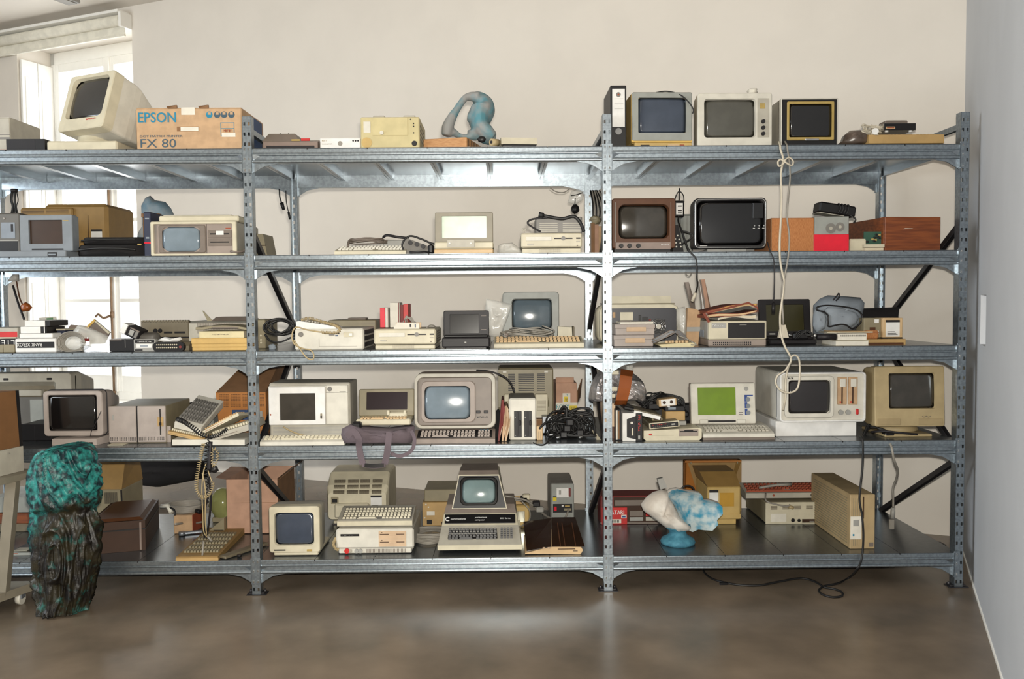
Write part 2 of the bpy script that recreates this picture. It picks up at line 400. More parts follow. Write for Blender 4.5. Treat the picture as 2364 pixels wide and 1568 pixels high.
# picture-tube set: bezel with a sunk bulging screen and a housing that narrows to the back
def crt(root, w, h, d, bez, scr, sc, hous, ro=.015, ri=.02, z0=0, y0=0, sunk=.014, bulge=.014, back=.62, bd=.05, inset=.004, lift=.12, straight=.25):
    u0, v0, u1, v1 = sc
    o = (-w/2, w/2, z0, z0+h); i = (-w/2+u0*w, -w/2+u1*w, z0+v0*h, z0+v1*h)
    B().bezel(o, i, y0, y0+sunk, ro, ri, y0+bd, inset).obj('bezel', bez, root)
    B().dome(i[0]+inset, i[1]-inset, i[2]+inset, i[3]-inset, y0+sunk-.0005+bulge*.3, bulge, max(ri-inset, .004)).obj('screen', scr, root)
    e = .003; R = []
    for y, q, l in ((y0+bd-.004, 1, 0), (y0+bd+(d-bd)*straight, .985, 0), (y0+bd+(d-bd)*(straight+.12), .95, .02), (y0+d*.93, back+.03, lift), (y0+d, back, lift)):
        a, b2 = (w/2-e)*q, (h/2-e)*q; cz = z0+h/2-l*h*.25
        R.append([(x, y, z) for x, z in rrect(-a, a, cz-b2, cz+b2, ro*.9)])
    B().loft(R, False).obj('housing', hous, root)
def keyrows(root, x0, x1, y0, y1, z0, z1, nx, ny, m, name='keycaps', f=.8, hk=.007, stag=.3, M=None, space=True):
    b = B(); dx, dy = (x1-x0)/nx, (y1-y0)/ny
    for j in range(ny):
        q = (j+.5)/ny; z = z0+(z1-z0)*q; off = (j % 2)*stag*dx*.5
        i = 0
        while i < nx:
            if space and j == 0 and i == int(nx*.25): wn = max(1, int(nx*.4))
            else: wn = 1
            x = x0+i*dx+off*.5; e = dx*wn*f
            y = y0+j*dy
            b.hexa([(x, y, z-.002), (x+e, y, z-.002), (x+e, y+dy*f, z-.002), (x, y+dy*f, z-.002), (x+e*.12, y+dy*.12, z+hk), (x+e*.88, y+dy*.12, z+hk), (x+e*.88, y+dy*f*.85, z+hk), (x+e*.12, y+dy*f*.85, z+hk)])
            i += wn
    return b.obj(name, m, root, kind='stuff')
# a keyboard lying with its front edge at y=0
def keyboard(root, w, d, hf, hb, m, mk, nx=20, ny=5, x0=.04, x1=.96, mp=None):
    B().prismx([(0, 0), (d, 0), (d, hb), (d*.82, hb), (.012, hf), (0, hf*.8)], -w/2, w/2).obj('housing', m, root)
    zz = lambda y: hf+(hb-hf)*(y-.012)/(d*.82-.012)
    if mp: B().hexa([(-w/2+x0*w-.004, .02, zz(.02)-.004), (-w/2+x1*w+.004, .02, zz(.02)-.004), (-w/2+x1*w+.004, d*.8, zz(d*.8)-.004), (-w/2+x0*w-.004, d*.8, zz(d*.8)-.004), (-w/2+x0*w-.004, .02, zz(.02)+.001), (-w/2+x1*w+.004, .02, zz(.02)+.001), (-w/2+x1*w+.004, d*.8, zz(d*.8)+.001), (-w/2+x0*w-.004, d*.8, zz(d*.8)+.001)]).obj('key_plate', mp, root)
    keyrows(root, -w/2+x0*w, -w/2+x1*w, .024, d*.78, zz(.024), zz(d*.78), nx, ny, mk)
def book(name, label, w, h, d, m, loc, rz=0, rx=0, ry=0, group=None, cat='book', pg='page', t=.003):   # lies flat, spine to the front unless turned
    r = thing(name, label, cat, loc, rz, group, rx, ry)
    B().box(-w/2, w/2, 0, d, 0, t, .0007).box(-w/2, w/2, 0, d, h-t, h, .0007).box(-w/2, w/2, 0, t, t, h-t, 0).obj('cover', m, r)
    B().box(-w/2+.004, w/2-.004, t, d-.004, t, h-t, 0).obj('pages', pg, r); return r
def tagsticker(root, x, z, w, h, y=0, m='white'):      # white label with a dark header strip and lines of print
    B().box(x, x+w, y-.0012, y+.001, z, z+h, 0).obj('sticker', m, root, 'white paper sticker with a dark header')
    b = B().box(x, x+w, y-.0018, y, z+h*.86, z+h, 0)
    for k in range(3): b.box(x+w*.12, x+w*(.85-.1*k), y-.0018, y, z+h*(.1+.09*k), z+h*(.13+.09*k), 0)
    return b.obj('sticker_print', 'charcoal', root)
# ================================================================== room
RY = rad(23.5); RN = Vector((sin(RY), cos(RY), 0)); RU = Vector((cos(RY), -sin(RY), 0)); RK = RN*1.78+RU*1.726
def RM(s, t, z): return RK-RU*s-RN*t+Vector((0, 0, z))      # s along the back wall from the corner, t into the room
ROOM = Matrix(((-RU.x, -RN.x, 0, RK.x), (-RU.y, -RN.y, 0, RK.y), (0, 0, 1, 0), (0, 0, 0, 1)))
CE = 4.16
def rbox(b, s0, s1, t0, t1, z0, z1, c=0): return b.box(s0, s1, t0, t1, z0, z1, c, ROOM)
def struct(b, name, m, parent=None):
    o = b.obj(name, m, parent); o['kind'] = 'structure'; return o
S0, S1, T1 = 6.70, 8.18, 9.5
fl = struct(rbox(B(), -3.5, 11.2, -.45, T1+.2, -.12, 0), 'floor', 'floor')
cl = struct(rbox(B(), -3.5, 11.2, -.45, T1+.2, CE, CE+.15), 'ceiling', 'wall')
b = B(); rbox(b, -.2, S0, -.42, 0, 0, CE); rbox(b, S1, 11.2, -.42, 0, 0, CE); rbox(b, S0, S1, -.42, 0, 0, .54); rbox(b, S0, S1, -.42, 0, 4.0, CE)
wb = struct(b, 'wall_back', 'wall')
b = B(); rbox(b, -.2, 0, 0, 1.14, 0, CE); rbox(b, -.2, 0, 1.40, 4.6, 0, CE); rbox(b, -.2, 0, 1.14, 1.40, 0, 1.257); rbox(b, -.2, 0, 1.14, 1.40, 1.50, CE); rbox(b, -.2, -.10, 1.12, 1.42, 1.2, 1.55)
wr = struct(b, 'wall_right', 'wall_grey')
struct(rbox(B(), -.06, -.05, 1.15, 1.39, 1.26, 1.495), 'wall_recess_plate', 'midgrey', wr)
b = B(); rbox(b, -3.5, -.2, 4.4, 4.6, 0, CE); rbox(b, -3.5, -3.3, 4.6, T1, 0, CE)
struct(b, 'wall_side', 'wall')
struct(rbox(B(), -3.5, 11.2, T1, T1+.2, 0, CE), 'wall_front', 'wall')
struct(rbox(B(), 11.0, 11.2, 0, T1, 0, CE), 'wall_left', 'wall')
struct(rbox(B(), 0, .006, .02, 4.38, 0, .012), 'trim_1', 'white_paint')
# window: frame, two leaves with bars, panes, folded shutters, sill, espagnolette
wn = link('window_1', None); wn['kind'] = 'structure'
tw = -.40
def wbar(name, s0, s1, z0, z1, t0=tw-.02, t1=tw+.03, m='white_paint', c=.004): return struct(rbox(B(), s0, s1, t0, t1, z0, z1, c), name, m, wn)
wbar('window_frame', S0, S0+.05, .54, 4.0); wbar('window_frame', S1-.06, S1, .54, 4.0); wbar('window_frame', S0, S1, 3.88, 4.0); wbar('window_frame', S0, S1, .54, .62)
for a, c in ((S0+.05, 7.38), (7.42, S1-.06)):
    wbar('sash_stile', a, a+.05, .62, 3.88); wbar('sash_stile', c-.05, c, .62, 3.88)
    wbar('sash_rail', a+.05, c-.05, 3.80, 3.88); wbar('sash_rail', a+.05, c-.05, .62, .78)
    for z in (1.52, 2.30, 3.06): wbar('glazing_bar', a+.05, c-.05, z-.018, z+.018)
    zs = (.78, 1.52, 2.30, 3.06, 3.80)
    for k in range(4): wbar('pane', a+.05, c-.05, zs[k], zs[k+1], tw, tw+.004, 'glass', 0)
wbar('meeting_bead', 7.375, 7.425, .62, 3.88, tw-.01, tw+.05)
wbar('window_sill', S0-.02, S1+.02, .50, .545, tw, .03)
b = B(); b.tube([RM(7.40, tw+.07, z) for z in (.56, 1.5, 2.4, 3.6)], .011, 8)
for z in (.6, 1.38, 2.05, 2.9): b.tube([RM(7.40, tw+.07, z-.03), RM(7.40, tw+.07, z+.03)], .018, 8)
b.tube(spline([RM(7.41, tw+.08, 1.37), RM(7.47, tw+.11, 1.35), RM(7.52, tw+.12, 1.385), RM(7.57, tw+.11, 1.36)], 4), .013, 6)
struct(b, 'window_bolt', 'rod_brown', wn)
for k, (t0, t1) in enumerate(((-.37, -.20), (-.195, -.02))):
    sh = struct(rbox(B(), S1-.035, S1-.008, t0, t1, .60, 3.86, .003), 'shutter_panel', 'white_paint', wn)
    for z0, z1 in ((.75, 1.7), (1.85, 2.8), (2.95, 3.7)): struct(rbox(B(), S1-.042, S1-.034, t0+.035, t1-.035, z0, z1, .003), 'shutter_field', 'white_paint', sh)
# roller blind above the window
bl = thing('roller_blind', 'cream roller blind rolled up above the tall window', 'blind', RM(7.45, .07, 3.99))
def blc(b): return b
b = B(); b.cyl(RM(6.74, .075, 4.02)-bl.location, RM(8.95, .075, 4.02)-bl.location, .048, 20); b.obj('roller', 'blind', bl)
Mb = Matrix.Translation(-bl.location) @ ROOM
B().box(6.73, 8.96, .045, .053, 3.90, 4.0, .001, Mb).obj('blind_cloth', 'blind', bl)
B().box(6.73, 8.96, .036, .062, 3.885, 3.905, .004, Mb).obj('bottom_bar', 'blind', bl)
B().box(6.695, 6.725, .0, .13, 3.95, 4.08, .003, Mb).obj('bracket', 'white_paint', bl)
B().box(6.72, 8.97, .005, .14, 4.075, 4.10, .003, Mb).obj('head_rail', 'white_paint', bl)
cl2 = thing('ceiling_light', 'grey linear ceiling lamp beside the roller blind', 'lamp', RM(6.9, .55, CE-.05))
Mc = Matrix.Translation(-cl2.location) @ ROOM
B().box(6.84, 6.98, .42, 2.2, CE-.085, CE, .004, Mc).obj('lamp_body', 'grey', cl2)
B().box(6.86, 6.96, .44, 2.18, CE-.092, CE-.084, .002, Mc).obj('diffuser', 'cord_grey', cl2)
c3 = thing('ceiling_duct', 'grey duct high in the corner of the ceiling', 'duct', RM(8.6, 1.2, CE-.1))
Md = Matrix.Translation(-c3.location) @ ROOM
B().box(8.45, 8.75, .75, 2.4, CE-.12, CE, .006, Md).obj('duct_body', 'grey', c3)
B().box(8.43, 8.77, .73, .76, CE-.13, CE, .004, Md).obj('duct_flange', 'midgrey', c3)
# garden outside the window: trees
def tree(s, t, h, seed, lab):
    p = RM(s, t, 0); r = thing('garden_tree', lab, 'tree', (p.x, p.y, -1))
    rn = random.Random(seed); b = B(); b.tube([(0, 0, 0), (.05, .03, h*.4), (-.05, 0, h*.75)], [.14, .10, .05], 8)
    for k in range(7):
        a = rn.uniform(0, 6.28); z = h*rn.uniform(.3, .65); q = rn.uniform(.6, 1.4)
        b.tube([(0, 0, z), (cos(a)*q*.5, sin(a)*q*.5, z+.3), (cos(a)*q, sin(a)*q, z+.9)], [.05, .035, .015], 5)
    b.obj('trunk', 'bark', r)
    b = B()
    for k in range(4500):
        a = rn.uniform(0, 6.28); q = rn.random()**.5*1.5; z = h*.35+rn.random()*h*.65; c = Vector((cos(a)*q, sin(a)*q, z))
        d = Vector((rn.gauss(0, 1), rn.gauss(0, 1), rn.gauss(0, 1))).normalized(); e = d.orthogonal().normalized(); L = rn.uniform(.03, .07)
        g = d.cross(e); b.add([c-e*L, c+g*L*.4, c+e*L, c-g*L*.4+d*.02], [(0, 1, 2), (0, 2, 3)])
    b.obj('foliage', 'leaf', r, kind='stuff')
tree(8.9, -7.0, 5.6, 3, 'leafy garden tree seen through the upper panes of the window')
tree(7.2, -11, 4.2, 5, 'lower garden tree behind the window bolt and glazing bars')

# ================================================================== rack
XP = (-3.594, -1.796, 0., 1.80); ZB = {1: 2.1826, 2: 1.6512, 3: 1.1685, 4: .685, 5: .1022}
rack = thing('storage_rack', 'long galvanised steel storage rack of three bays with five decks', 'rack', (-.9, 0, 0))
def rk(X, Y, Z=0): return (X+.9, Y, Z)
# perforated upright (front web at y=0, flanges to the back)
def upright_mesh(h):
    b = B(); W = .022; cols = (-.0115, .0115); hw, hh = .0048, .0085; pitch = .05
    xs = [-W, cols[0]-hw, cols[0]+hw, cols[1]-hw, cols[1]+hw, W]
    z = 0; t = 0.0
    for i in (0, 2, 4): b.add([(xs[i], 0, 0), (xs[i+1], 0, 0), (xs[i+1], 0, h), (xs[i], 0, h)], [(0, 1, 2, 3)])
    for i in (1, 3):
        zz = [0]; k = 0
        while .03+k*pitch+hh < h: zz += [.03+k*pitch-hh, .03+k*pitch+hh]; k += 1
        zz.append(h)
        for j in range(0, len(zz), 2): b.add([(xs[i], 0, zz[j]), (xs[i+1], 0, zz[j]), (xs[i+1], 0, zz[j+1]), (xs[i], 0, zz[j+1])], [(0, 1, 2, 3)])
    for s in (-1, 1):
        b.box(min(s*W, s*(W-.002)), max(s*W, s*(W-.002)), 0, .05, 0, h, 0)
        b.box(min(s*W, s*.012), max(s*W, s*.012), .048, .05, 0, h, 0)
    return b.mesh('upright', 'zinc')
UM = upright_mesh(2.418)
for X in XP:
    for Y, flip in ((-.004, 0), (1.004, 1)):
        u = link('upright', UM, rack); u.location = rk(X, Y); u.rotation_euler = (0, 0, pi*flip)
        B().box(-.05, .05, -.01, .055, 0, .004, .001).cyl((-.036, .03, .003), (-.036, .03, .022), .006, 8).cyl((.036, .03, .003), (.036, .03, .022), .006, 8).box(-.04, -.02, .0, .05, .004, .012, .002).box(.02, .04, .0, .05, .004, .012, .002).obj('foot_plate', 'dark_steel', u)
BL = 1.798-.044
def arc(cy, cz, r, a0, a1, n=6): return [(cy+r*cos(rad(a0+(a1-a0)*k/(n-1))), cz+r*sin(rad(a0+(a1-a0)*k/(n-1)))) for k in range(n)]
prof = [(.004, .0764)]+arc(.0035, .0725, .0035, 100, 180, 4)+[(0, .056)]+[(.005, .0535)]+arc(.0065, .0465, .0055, 110, 250, 7)+[(.0095, .0395), (.0095, .0225)]+arc(.0075, .0125, .0085, 105, 262, 9)+[(.036, .0042), (.036, .0764)]
def beam_mesh():
    b = B(); n = len(prof); v = [(x, y, z) for x in (-BL/2, BL/2) for y, z in prof]
    for k in range(n):
        k2 = (k+1) % n; s = not (k in (n-1, n-2, n-3) or abs(prof[k][0]-prof[k2][0]) < 1e-6)
        b.add([v[k], v[k2], v[n+k2], v[n+k]], [(0, 3, 2, 1)], s)
    me = b.mesh('beam', 'zinc'); import bmesh; bm = bmesh.new(); bm.from_mesh(me); bmesh.ops.remove_doubles(bm, verts=bm.verts, dist=1e-5); bm.normal_update(); bm.to_mesh(me); bm.free(); return me
BM = beam_mesh()
def endm(s):      # plate over the upright, with the flared gusset and the folded wedge
    b = B(); e = s*BL/2; o = s*(BL/2+.0215); x0, x1 = min(e-s*.004, o), max(e-s*.004, o)
    b.box(x0, x1, -.0085, -.0065, -.046, .088, .0006)
    g = [(0, -.046), (0, .004), (-.13, .004), (-.10, -.002), (-.06, -.010), (-.035, -.024)]
    b.prism([(e+s*x, z) for x, z in (g if s > 0 else g[::-1])], .012, .020)
    b.add([(e, -.004, .046), (e-s*.05, .007, .046), (e, .009, .016), (e, .004, .046), (e-s*.05, .012, .044)], [(0, 1, 2) if s < 0 else (0, 2, 1), (0, 3, 4, 1)])
    b.box(min(e, e-s*.004), max(e, e-s*.004), -.0085, .02, -.04, .08, 0)
    return b.mesh('end_plate', 'zinc')
def rivm(s):
    b = B(); x = s*(BL/2+.0105)
    for z in (-.03, .026, .074): b.cyl((x, -.0065, z), (x, -.0115, z), .0042, 8, .003).box(x-.004, x+.004, -.0092, -.008, z-.0075, z-.0045, 0)
    return b.mesh('rivets', 'chrome')
EM = {s: endm(s) for s in (-1, 1)}; RVM = {s: rivm(s) for s in (-1, 1)}
PW = 1.798/6
b = B(); b.box(-PW/2+.0014, PW/2-.0014, .0005, .9995, 0, .0016, 0); b.box(-PW/2+.001, -PW/2+.0022, .04, .96, -.032, 0, 0); b.box(PW/2-.0022, PW/2-.001, .04, .96, -.032, 0, 0)
b.box(-PW/2+.002, -PW/2+.016, .04, .96, -.032, -.0305, 0).box(PW/2-.016, PW/2-.002, .04, .96, -.032, -.0305, 0)
PM = b.mesh('deck_panel', 'zinc_deck')
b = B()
for k in range(1, 6): b.box(-.9+k*PW-.0022, -.9+k*PW+.0022, -.0015, .004, -.006, .0019, 0)  # small black boxes stand in for the dark recessed joints between panels
SM = b.mesh('seam_ticks', 'black')
for bay in range(3):
    xm = (XP[bay]+XP[bay+1])/2
    for sh, zb in ZB.items():
        for Y, fl in ((0, 0), (1.0, 1)):
            bo = link('beam', BM, rack); bo.location = rk(xm, Y, zb); bo.rotation_euler = (0, 0, pi*fl)
            for s in (-1, 1):
                link('end_plate', EM[s], bo); 
                if not fl: link('rivets', RVM[s], bo, kind='stuff')
        q = link('seam_ticks', SM, rack, kind='stuff'); q.location = rk(xm, 0, zb+.0764)
        for k in range(6):
            p = link('deck_panel', PM, rack); p.location = rk(XP[bay]+PW*(k+.5)+.001, 0, zb+.0764)
def brace(p0, p1, m='dark_steel', name='brace', r=.0135):
    p0, p1 = Vector(p0), Vector(p1); d = (p1-p0).normalized(); x = Vector((1, 0, 0)); n = d.cross(x).normalized()
    a = [x*q+n*e for q, e in ((-r, -r), (r, -r), (r, r), (r-.003, r), (r-.003, -r+.003), (-r+.003, -r+.003), (-r+.003, r), (-r, r))]
    o = B().loft([[p0+v for v in a], [p1+v for v in a]], False).obj(name, m, rack); return o
for X in XP:
    for y0, z0, y1, z1, m in ((.03, 1.86, .97, 1.30, 'dark_steel'), (.97, 1.25, .03, .70, 'dark_steel'), (.03, .655, .97, .15, 'dark_steel'), (.03, 2.352, .97, 2.352, 'zinc'), (.03, .12, .97, .12, 'zinc')):
        brace(rk(X, y0, z0), rk(X, y1, z1), m)
# ================================================================== top deck
D1, D2, D3, D4, D5 = DK[1], DK[2], DK[3], DK[4], DK[5]
def carton(r, w, h, d, m, seam=True, tape=None):
    B().box(-w/2, w/2, 0, d, 0, h, .004).obj('walls', m, r)
    if seam: B().box(-w/2+.003, w/2-.003, .004, d/2-.001, h-.001, h+.003, .0005).obj('flap', m, r); B().box(-w/2+.003, w/2-.003, d/2+.001, d-.004, h-.001, h+.003, .0005).obj('flap', m, r)
    if tape: B().box(-w/2-.001, w/2+.001, d/2-.025, d/2+.025, h+.002, h+.004, 0).obj('tape', tape, r)
# --- bay by the window
r, w, h = it('carton', 'pale printed carton at the window end of the top deck', 'carton', -45, 22, 272, 1, .12)
carton(r, w, h, .3, 'putty'); pan(r, w, h, 'stripe', 0, .40, 1, .46, 'midgrey', .001); pan(r, w, h, 'stripe', 0, .52, 1, .54, 'midgrey', .001); pan(r, w, h, 'edge_band', 0, .0, 1, .12, 'rust', .001)
r, w, h = it('ring_binder', 'flat black ring binder lying beside the tilted monitor', 'binder', 14, 103, 321, 1, .08)
B().prismx([(0, 0), (.3, 0), (.3, h*1.0), (0, h)], -w/2, w/2).obj('cover', 'black', r); B().box(-w/2+.004, w/2-.05, -.001, .296, .006, h-.006, 0).obj('pages', 'charcoal', r)
r, w, h = it('computer_monitor', 'cream tube monitor tilted back on a swivel base', 'monitor', 107, 270, 325, 1, .06)
B().box(-w/2, w/2, 0, .33, 0, h, .008).obj('base', 'cream', r)
B().lathe([(.11, h-.002), (.085, h+.02), (.075, h+.06), (.09, h+.09)], (-.01, .17, 0)).obj('neck', 'cream', r)
hd = link('head', None, r); hd.location = (-.02, .02, h+.062); hd.rotation_euler = (rad(-17), 0, rad(-26))
crt(hd, .33, .315, .40, 'cream', 'screen_dark', (.10, .20, .91, .93), 'offwhite', .018, .03, .0, 0, .02, .016, .6, .06)
scribble(hd, 9, .035, .046, .009, .072, 'red', -.001, 'badge')
r, w, h = it('printer_carton', 'brown cardboard printer carton with blue and grey lettering', 'carton', 313.5, 557, 250, 1, .03)
carton(r, w, h, .40, 'card')
text(r, 'EPSON', -w/2+.006, h*.665, h*.25, 'print_blue', name='lettering', bold=.014, sx=.91); text(r, 'FX 80', -w/2+.014, h*.055, h*.215, 'print_grey', sx=1.24, name='model_lettering')
text(r, 'DOT MATRIX PRINTER', -w/2+.016, h*.30, h*.055, 'print_grey', sx=1.35, name='small_lettering')
pan(r, w, h, 'tape', .43, .84, .56, 1.02, 'paper', .0015); pan(r, w, h, 'hand_hole', .385, .44, .595, .555, 'card_dark', .0008); pan(r, w, h, 'paper_strip', .42, .445, .59, .545, 'paper', .0012)
for u in (.67, .745, .81, .88):
    B().cyl((-w/2+(u+.025)*w, .0, h*.84), (-w/2+(u+.025)*w, -.001, h*.84), .0165, 16).obj('symbol', 'print_grey' if u > .7 else 'print_blue', r)
    B().box(-w/2+(u+.012)*w, -w/2+(u+.04)*w, -.0016, 0, h*.84, h*.90, 0).obj('symbol_cutout', 'card', r)
b = B()
for u0, u1, v0, v1 in ((.80, .93, .335, .345), (.80, .93, .64, .65), (.80, .805, .34, .65), (.925, .93, .34, .65), (.80, .93, .50, .51)): b.box(-w/2+u0*w, -w/2+u1*w, -.001, 0, v0*h, v1*h, 0)
b.obj('printed_frame', 'print_blue', r); pan(r, w, h, 'label', .81, .30, .94, .40, 'paper', .0012); scribble(r, 5, -w/2+.83*w, h*.42, h*.06, w*.08, 'rust', -.0015, 'stamp')
for u in (.30, .60): B().hexa([(-w/2+u*w, 0, h), (-w/2+(u+.09)*w, 0, h), (-w/2+(u+.09)*w, .01, h), (-w/2+u*w, .01, h), (-w/2+u*w, -.012, h+.008), (-w/2+(u+.09)*w, -.004, h+.016), (-w/2+(u+.09)*w, .006, h+.016), (-w/2+u*w, -.002, h+.008)]).obj('torn_flap', 'card_dark', r)
B().box(w/2-.001, w/2+.0012, .16, .37, h*.03, h*.97, 0).obj('side_print', 'blue', r)
# --- middle bay
r, w, h = it('cartridge_recorder', 'dark brown recorder with a red badge and raised deck', 'recorder', 607, 733, 313, 1, .04)
B().prismx([(0, .008), (.01, 0), (.24, 0), (.24, h), (.10, h*.9), (0, h*.55)], -w/2, w/2).obj('housing', 'brown_grey', r)
B().hexa([(-w*.52, -.002, h*.55), (w*.16, -.002, h*.55), (w*.16, .16, h*.8), (-w*.52, .16, h*.8), (-w*.42, .03, h*1.22), (w*.06, .03, h*1.22), (w*.06, .15, h*1.25), (-w*.42, .15, h*1.25)]).obj('raised_deck', 'taupe', r)
pan(r, w, h, 'red_badge', .70, .60, .86, .78, 'red', .004); pan(r, w, h, 'gold_badge', .52, .60, .68, .72, 'gold', .003)
for u in (-.25, -.1): B().cyl((u*w, .08, h*1.2), (u*w, .08, h*1.38), .003, 8).obj('pin', 'charcoal', r)
pan(r, w, h, 'front_recess', .06, .05, .94, .26, 'charcoal', .001)
r, w, h = it('flat_carton', 'flat white carton with small black marks beside the recorder', 'carton', 738, 832, 318, 1, .05)
carton(r, w, h, .26, 'white', False); scribble(r, 5, -w/2+.012, h*.68, h*.11, .024, 'cord_tan'); scribble(r, 9, -w/2+.012, h*.42, h*.08, .05, 'cord_tan')
for k in range(3): B().cyl((w*(.32+.06*k), 0, h*.72), (w*(.32+.06*k), -.001, h*.72), .0045, 10).obj('round_mark', 'charcoal', r)
B().cyl((0, 0, h*.5), (0, -.001, h*.5), .012, 16).obj('seal', 'cord_grey', r)
r, w, h = it('instrument_case', 'boxy cream instrument case with a chrome latch knob', 'instrument', 832, 968, 270, 1, .05)
body(r, w, h, .33, 'cream_yellow', 'housing', .005); pan(r, w, h, 'front_panel', .20, .42, .80, .98, 'cream_yellow', .003); knob(r, 'latch', -w*.14, h*.5, .011, 'offwhite'); B().cyl((-w*.4, .001, h*.2), (-w*.4, -.003, h*.2), .026, 20).obj('round_cover', 'yellowed', r)
knob(r, 'dial', w*.41, h*.17, .014, 'charcoal', .008)
pan(r, w, h, 'label_card', .05, .50, .17, .86, 'offwhite', .002)
for v in (.92, .79, .70, .5): knob(r, 'socket', w*(.4 if v < .9 else .35), h*v, .004, 'black', .002)
for u in (.3, .82): B().box(-w/2+u*w-.03, -w/2+u*w+.03, .03, .12, h, h+.014, .006).obj('foot', 'putty', r)
slots(r, 'side_vents', 0, .001, 0, .001, 1, 1, 'charcoal')
for k in range(6):
    for j in range(4): B().box(w/2-.001, w/2+.001, .04+k*.04, .055+k*.04, h*(.3+.14*j), h*(.36+.14*j), 0).obj('vent', 'charcoal', r)
r, w, h = it('wooden_box', 'low pale wooden box with notched side under the bone sculpture', 'box', 976, 1078, 319, 1, .06, rz=-14)
B().box(-w/2, w/2, 0, .28, 0, h, .003).obj('walls', 'wood_light', r)
for k in range(5): B().box(w/2-.001, w/2+.0015, .03+k*.05, .034+k*.05, 0, h*.9, 0).obj('notch', 'charcoal', r)
B().box(-w/2+.02, w/2+.02, -.02, .1, 0, .0015, 0).obj('paper_sheet', 'paper', r)
def opts(pts, Y, X0, Z0, s=1.0): # picture outline -> local x,z on depth Y
    o = []
    for px, py in pts: p = AT(px, py, Y); o.append((p.x-X0, max(p.z-Z0, .004)))
    return o
def cz(pts, k, c, s): return [(c[0]+x/s, c[1]+y/s) for x, y in pts]      # crop coordinates -> picture
# bone-like sculpture
Ys = .22
def bone():
    q = lambda pts: [AT(1000+x/9.092, 190+y/9.092, Ys) for x, y in pts]
    b = B()
    def limb(pts, rs, fl, dy=None):
        P = q(pts); P = [p+Vector((0, dy[i] if dy else 0, 0)) for i, p in enumerate(P)]
        SP = spline(P, 5); n = len(P); R = []
        for i in range(len(SP)):
            t = i/5; j = min(int(t), n-2); R.append((rs[j]+(rs[j+1]-rs[j])*(t-j))*.000525)
        b.tube(SP, R, 12, flat=fl)
    limb([(1250, 1210), (1130, 1120), (1000, 980), (960, 850), (980, 700), (1040, 560), (1030, 430), (960, 330), (860, 290)], [110, 150, 165, 165, 220, 225, 200, 140, 60], .55, [-.02, -.02, 0, 0, .02, .03, .03, .02, 0])
    limb([(960, 320), (800, 300), (690, 330), (600, 440), (500, 600), (400, 780), (320, 980), (290, 1160)], [70, 55, 42, 42, 44, 60, 75, 60], .8, [0, 0, -.01, -.02, -.03, -.04, -.05, -.05])
    limb([(300, 1120), (430, 1080), (560, 1140), (760, 1160), (900, 1130)], [50, 50, 30, 30, 60], .8, [-.05, -.03, -.02, -.02, 0])
    limb([(880, 740), (780, 730), (720, 720)], [110, 75, 45], .8)
    limb([(1250, 1180), (1310, 1190)], [105, 70], .8)
    limb([(860, 1040), (830, 1150)], [90, 70], .8)
    return b
o = solo(bone(), 'bone_sculpture', 'sculpt_blue', 'weathered blue grey sculpture shaped like a hip bone', 'sculpture')
md = o.modifiers.new('merge', 'REMESH'); md.mode = 'VOXEL'; md.voxel_size = .0055; md.use_smooth_shade = True
sm = o.modifiers.new('soft', 'SMOOTH'); sm.iterations = 4
c = AT(1112, 322, Ys-.09); solo(B().blob((0, 0, 0), .022, .012, .016, 5, .1), 'sculpture_plug', 'black', 'dark lump under the arch of the bone sculpture', 'plug', loc=(c.x, c.y, c.z))
r, w, h = it('desk_calculator', 'cream wedge-shaped desk calculator with a dark underside', 'calculator', 1157, 1240, 318, 1, .06, rz=6)
B().prismx([(0, .022), (.2, .012), (.2, .05), (.05, h+.004), (0, h)], -w/2, w/2).obj('housing', 'cream', r); B().box(-w/2+.008, w/2-.004, .004, .19, .0, .022, .003).obj('underside', 'black', r)
keyrows(r, -w*.1, w*.45, .06, .17, h+.001, .052, 8, 4, 'taupe', hk=.004); pan(r, w, h, 'badge', .05, .12, .3, .2, 'chrome', .001)
p = AT(1140, 329, .05); o = thing('cable_drum', 'small pale coil of cable end before the calculator', 'cable', (p.x, .05, p.z))
B().cyl((-.012, -.01, 0), (.02, .02, .002), .018, 16).obj('winding', 'cord_tan', o); B().cyl((-.0125, -.0105, 0), (-.0135, -.0115, 0), .008, 12).obj('core', 'charcoal', o); B().cyl((.02, .02, .002), (.045, .03, .006), .011, 12, .006).obj('sleeve', 'olive', o)
# --- corner bay
r, w, h = it('lever_arch_file', 'black lever arch file standing upright with white spine label', 'binder', 1409, 1446, 197, 1, .05)
B().box(-w/2, w/2, 0, .29, 0, h, .004).obj('cover', 'black', r); pan(r, w, h, 'spine_label', .12, .33, .90, .945, 'white', .0015)
B().cyl((.0, .001, h*.26), (.0, -.003, h*.26), .0165, 20).obj('finger_ring', 'chrome', r); B().cyl((0, -.002, h*.85), (0, -.0025, h*.85), .012, 16).obj('emblem', 'midgrey', r); B().cyl((0, -.0025, h*.85), (0, -.003, h*.85), .006, 4).obj('emblem_centre', 'rust', r)
for v in (.78, .70, .62): pan(r, w, h, 'rule', .25, v, .8, v+.005, 'grey', .002)
r, w, h = it('computer_monitor', 'square grey-faced monitor with yellowed sides beside the lever arch file', 'monitor', 1459, 1598, 213, 1, .05, rz=2)
B().box(-w/2-.002, w/2, .015, .31, .022, h, .006).obj('housing', 'yellowed', r)
B().bezel((-w/2, w/2, .03, h), (-w*.40, w*.40, .055+h*.06, h*.90), -.004, .012, .008, .006, .02).obj('bezel', 'bezel_grey', r)
B().dome(-w*.40, w*.40, .055+h*.06, h*.90, .013, .012, .006).obj('screen', 'screen_slate', r)
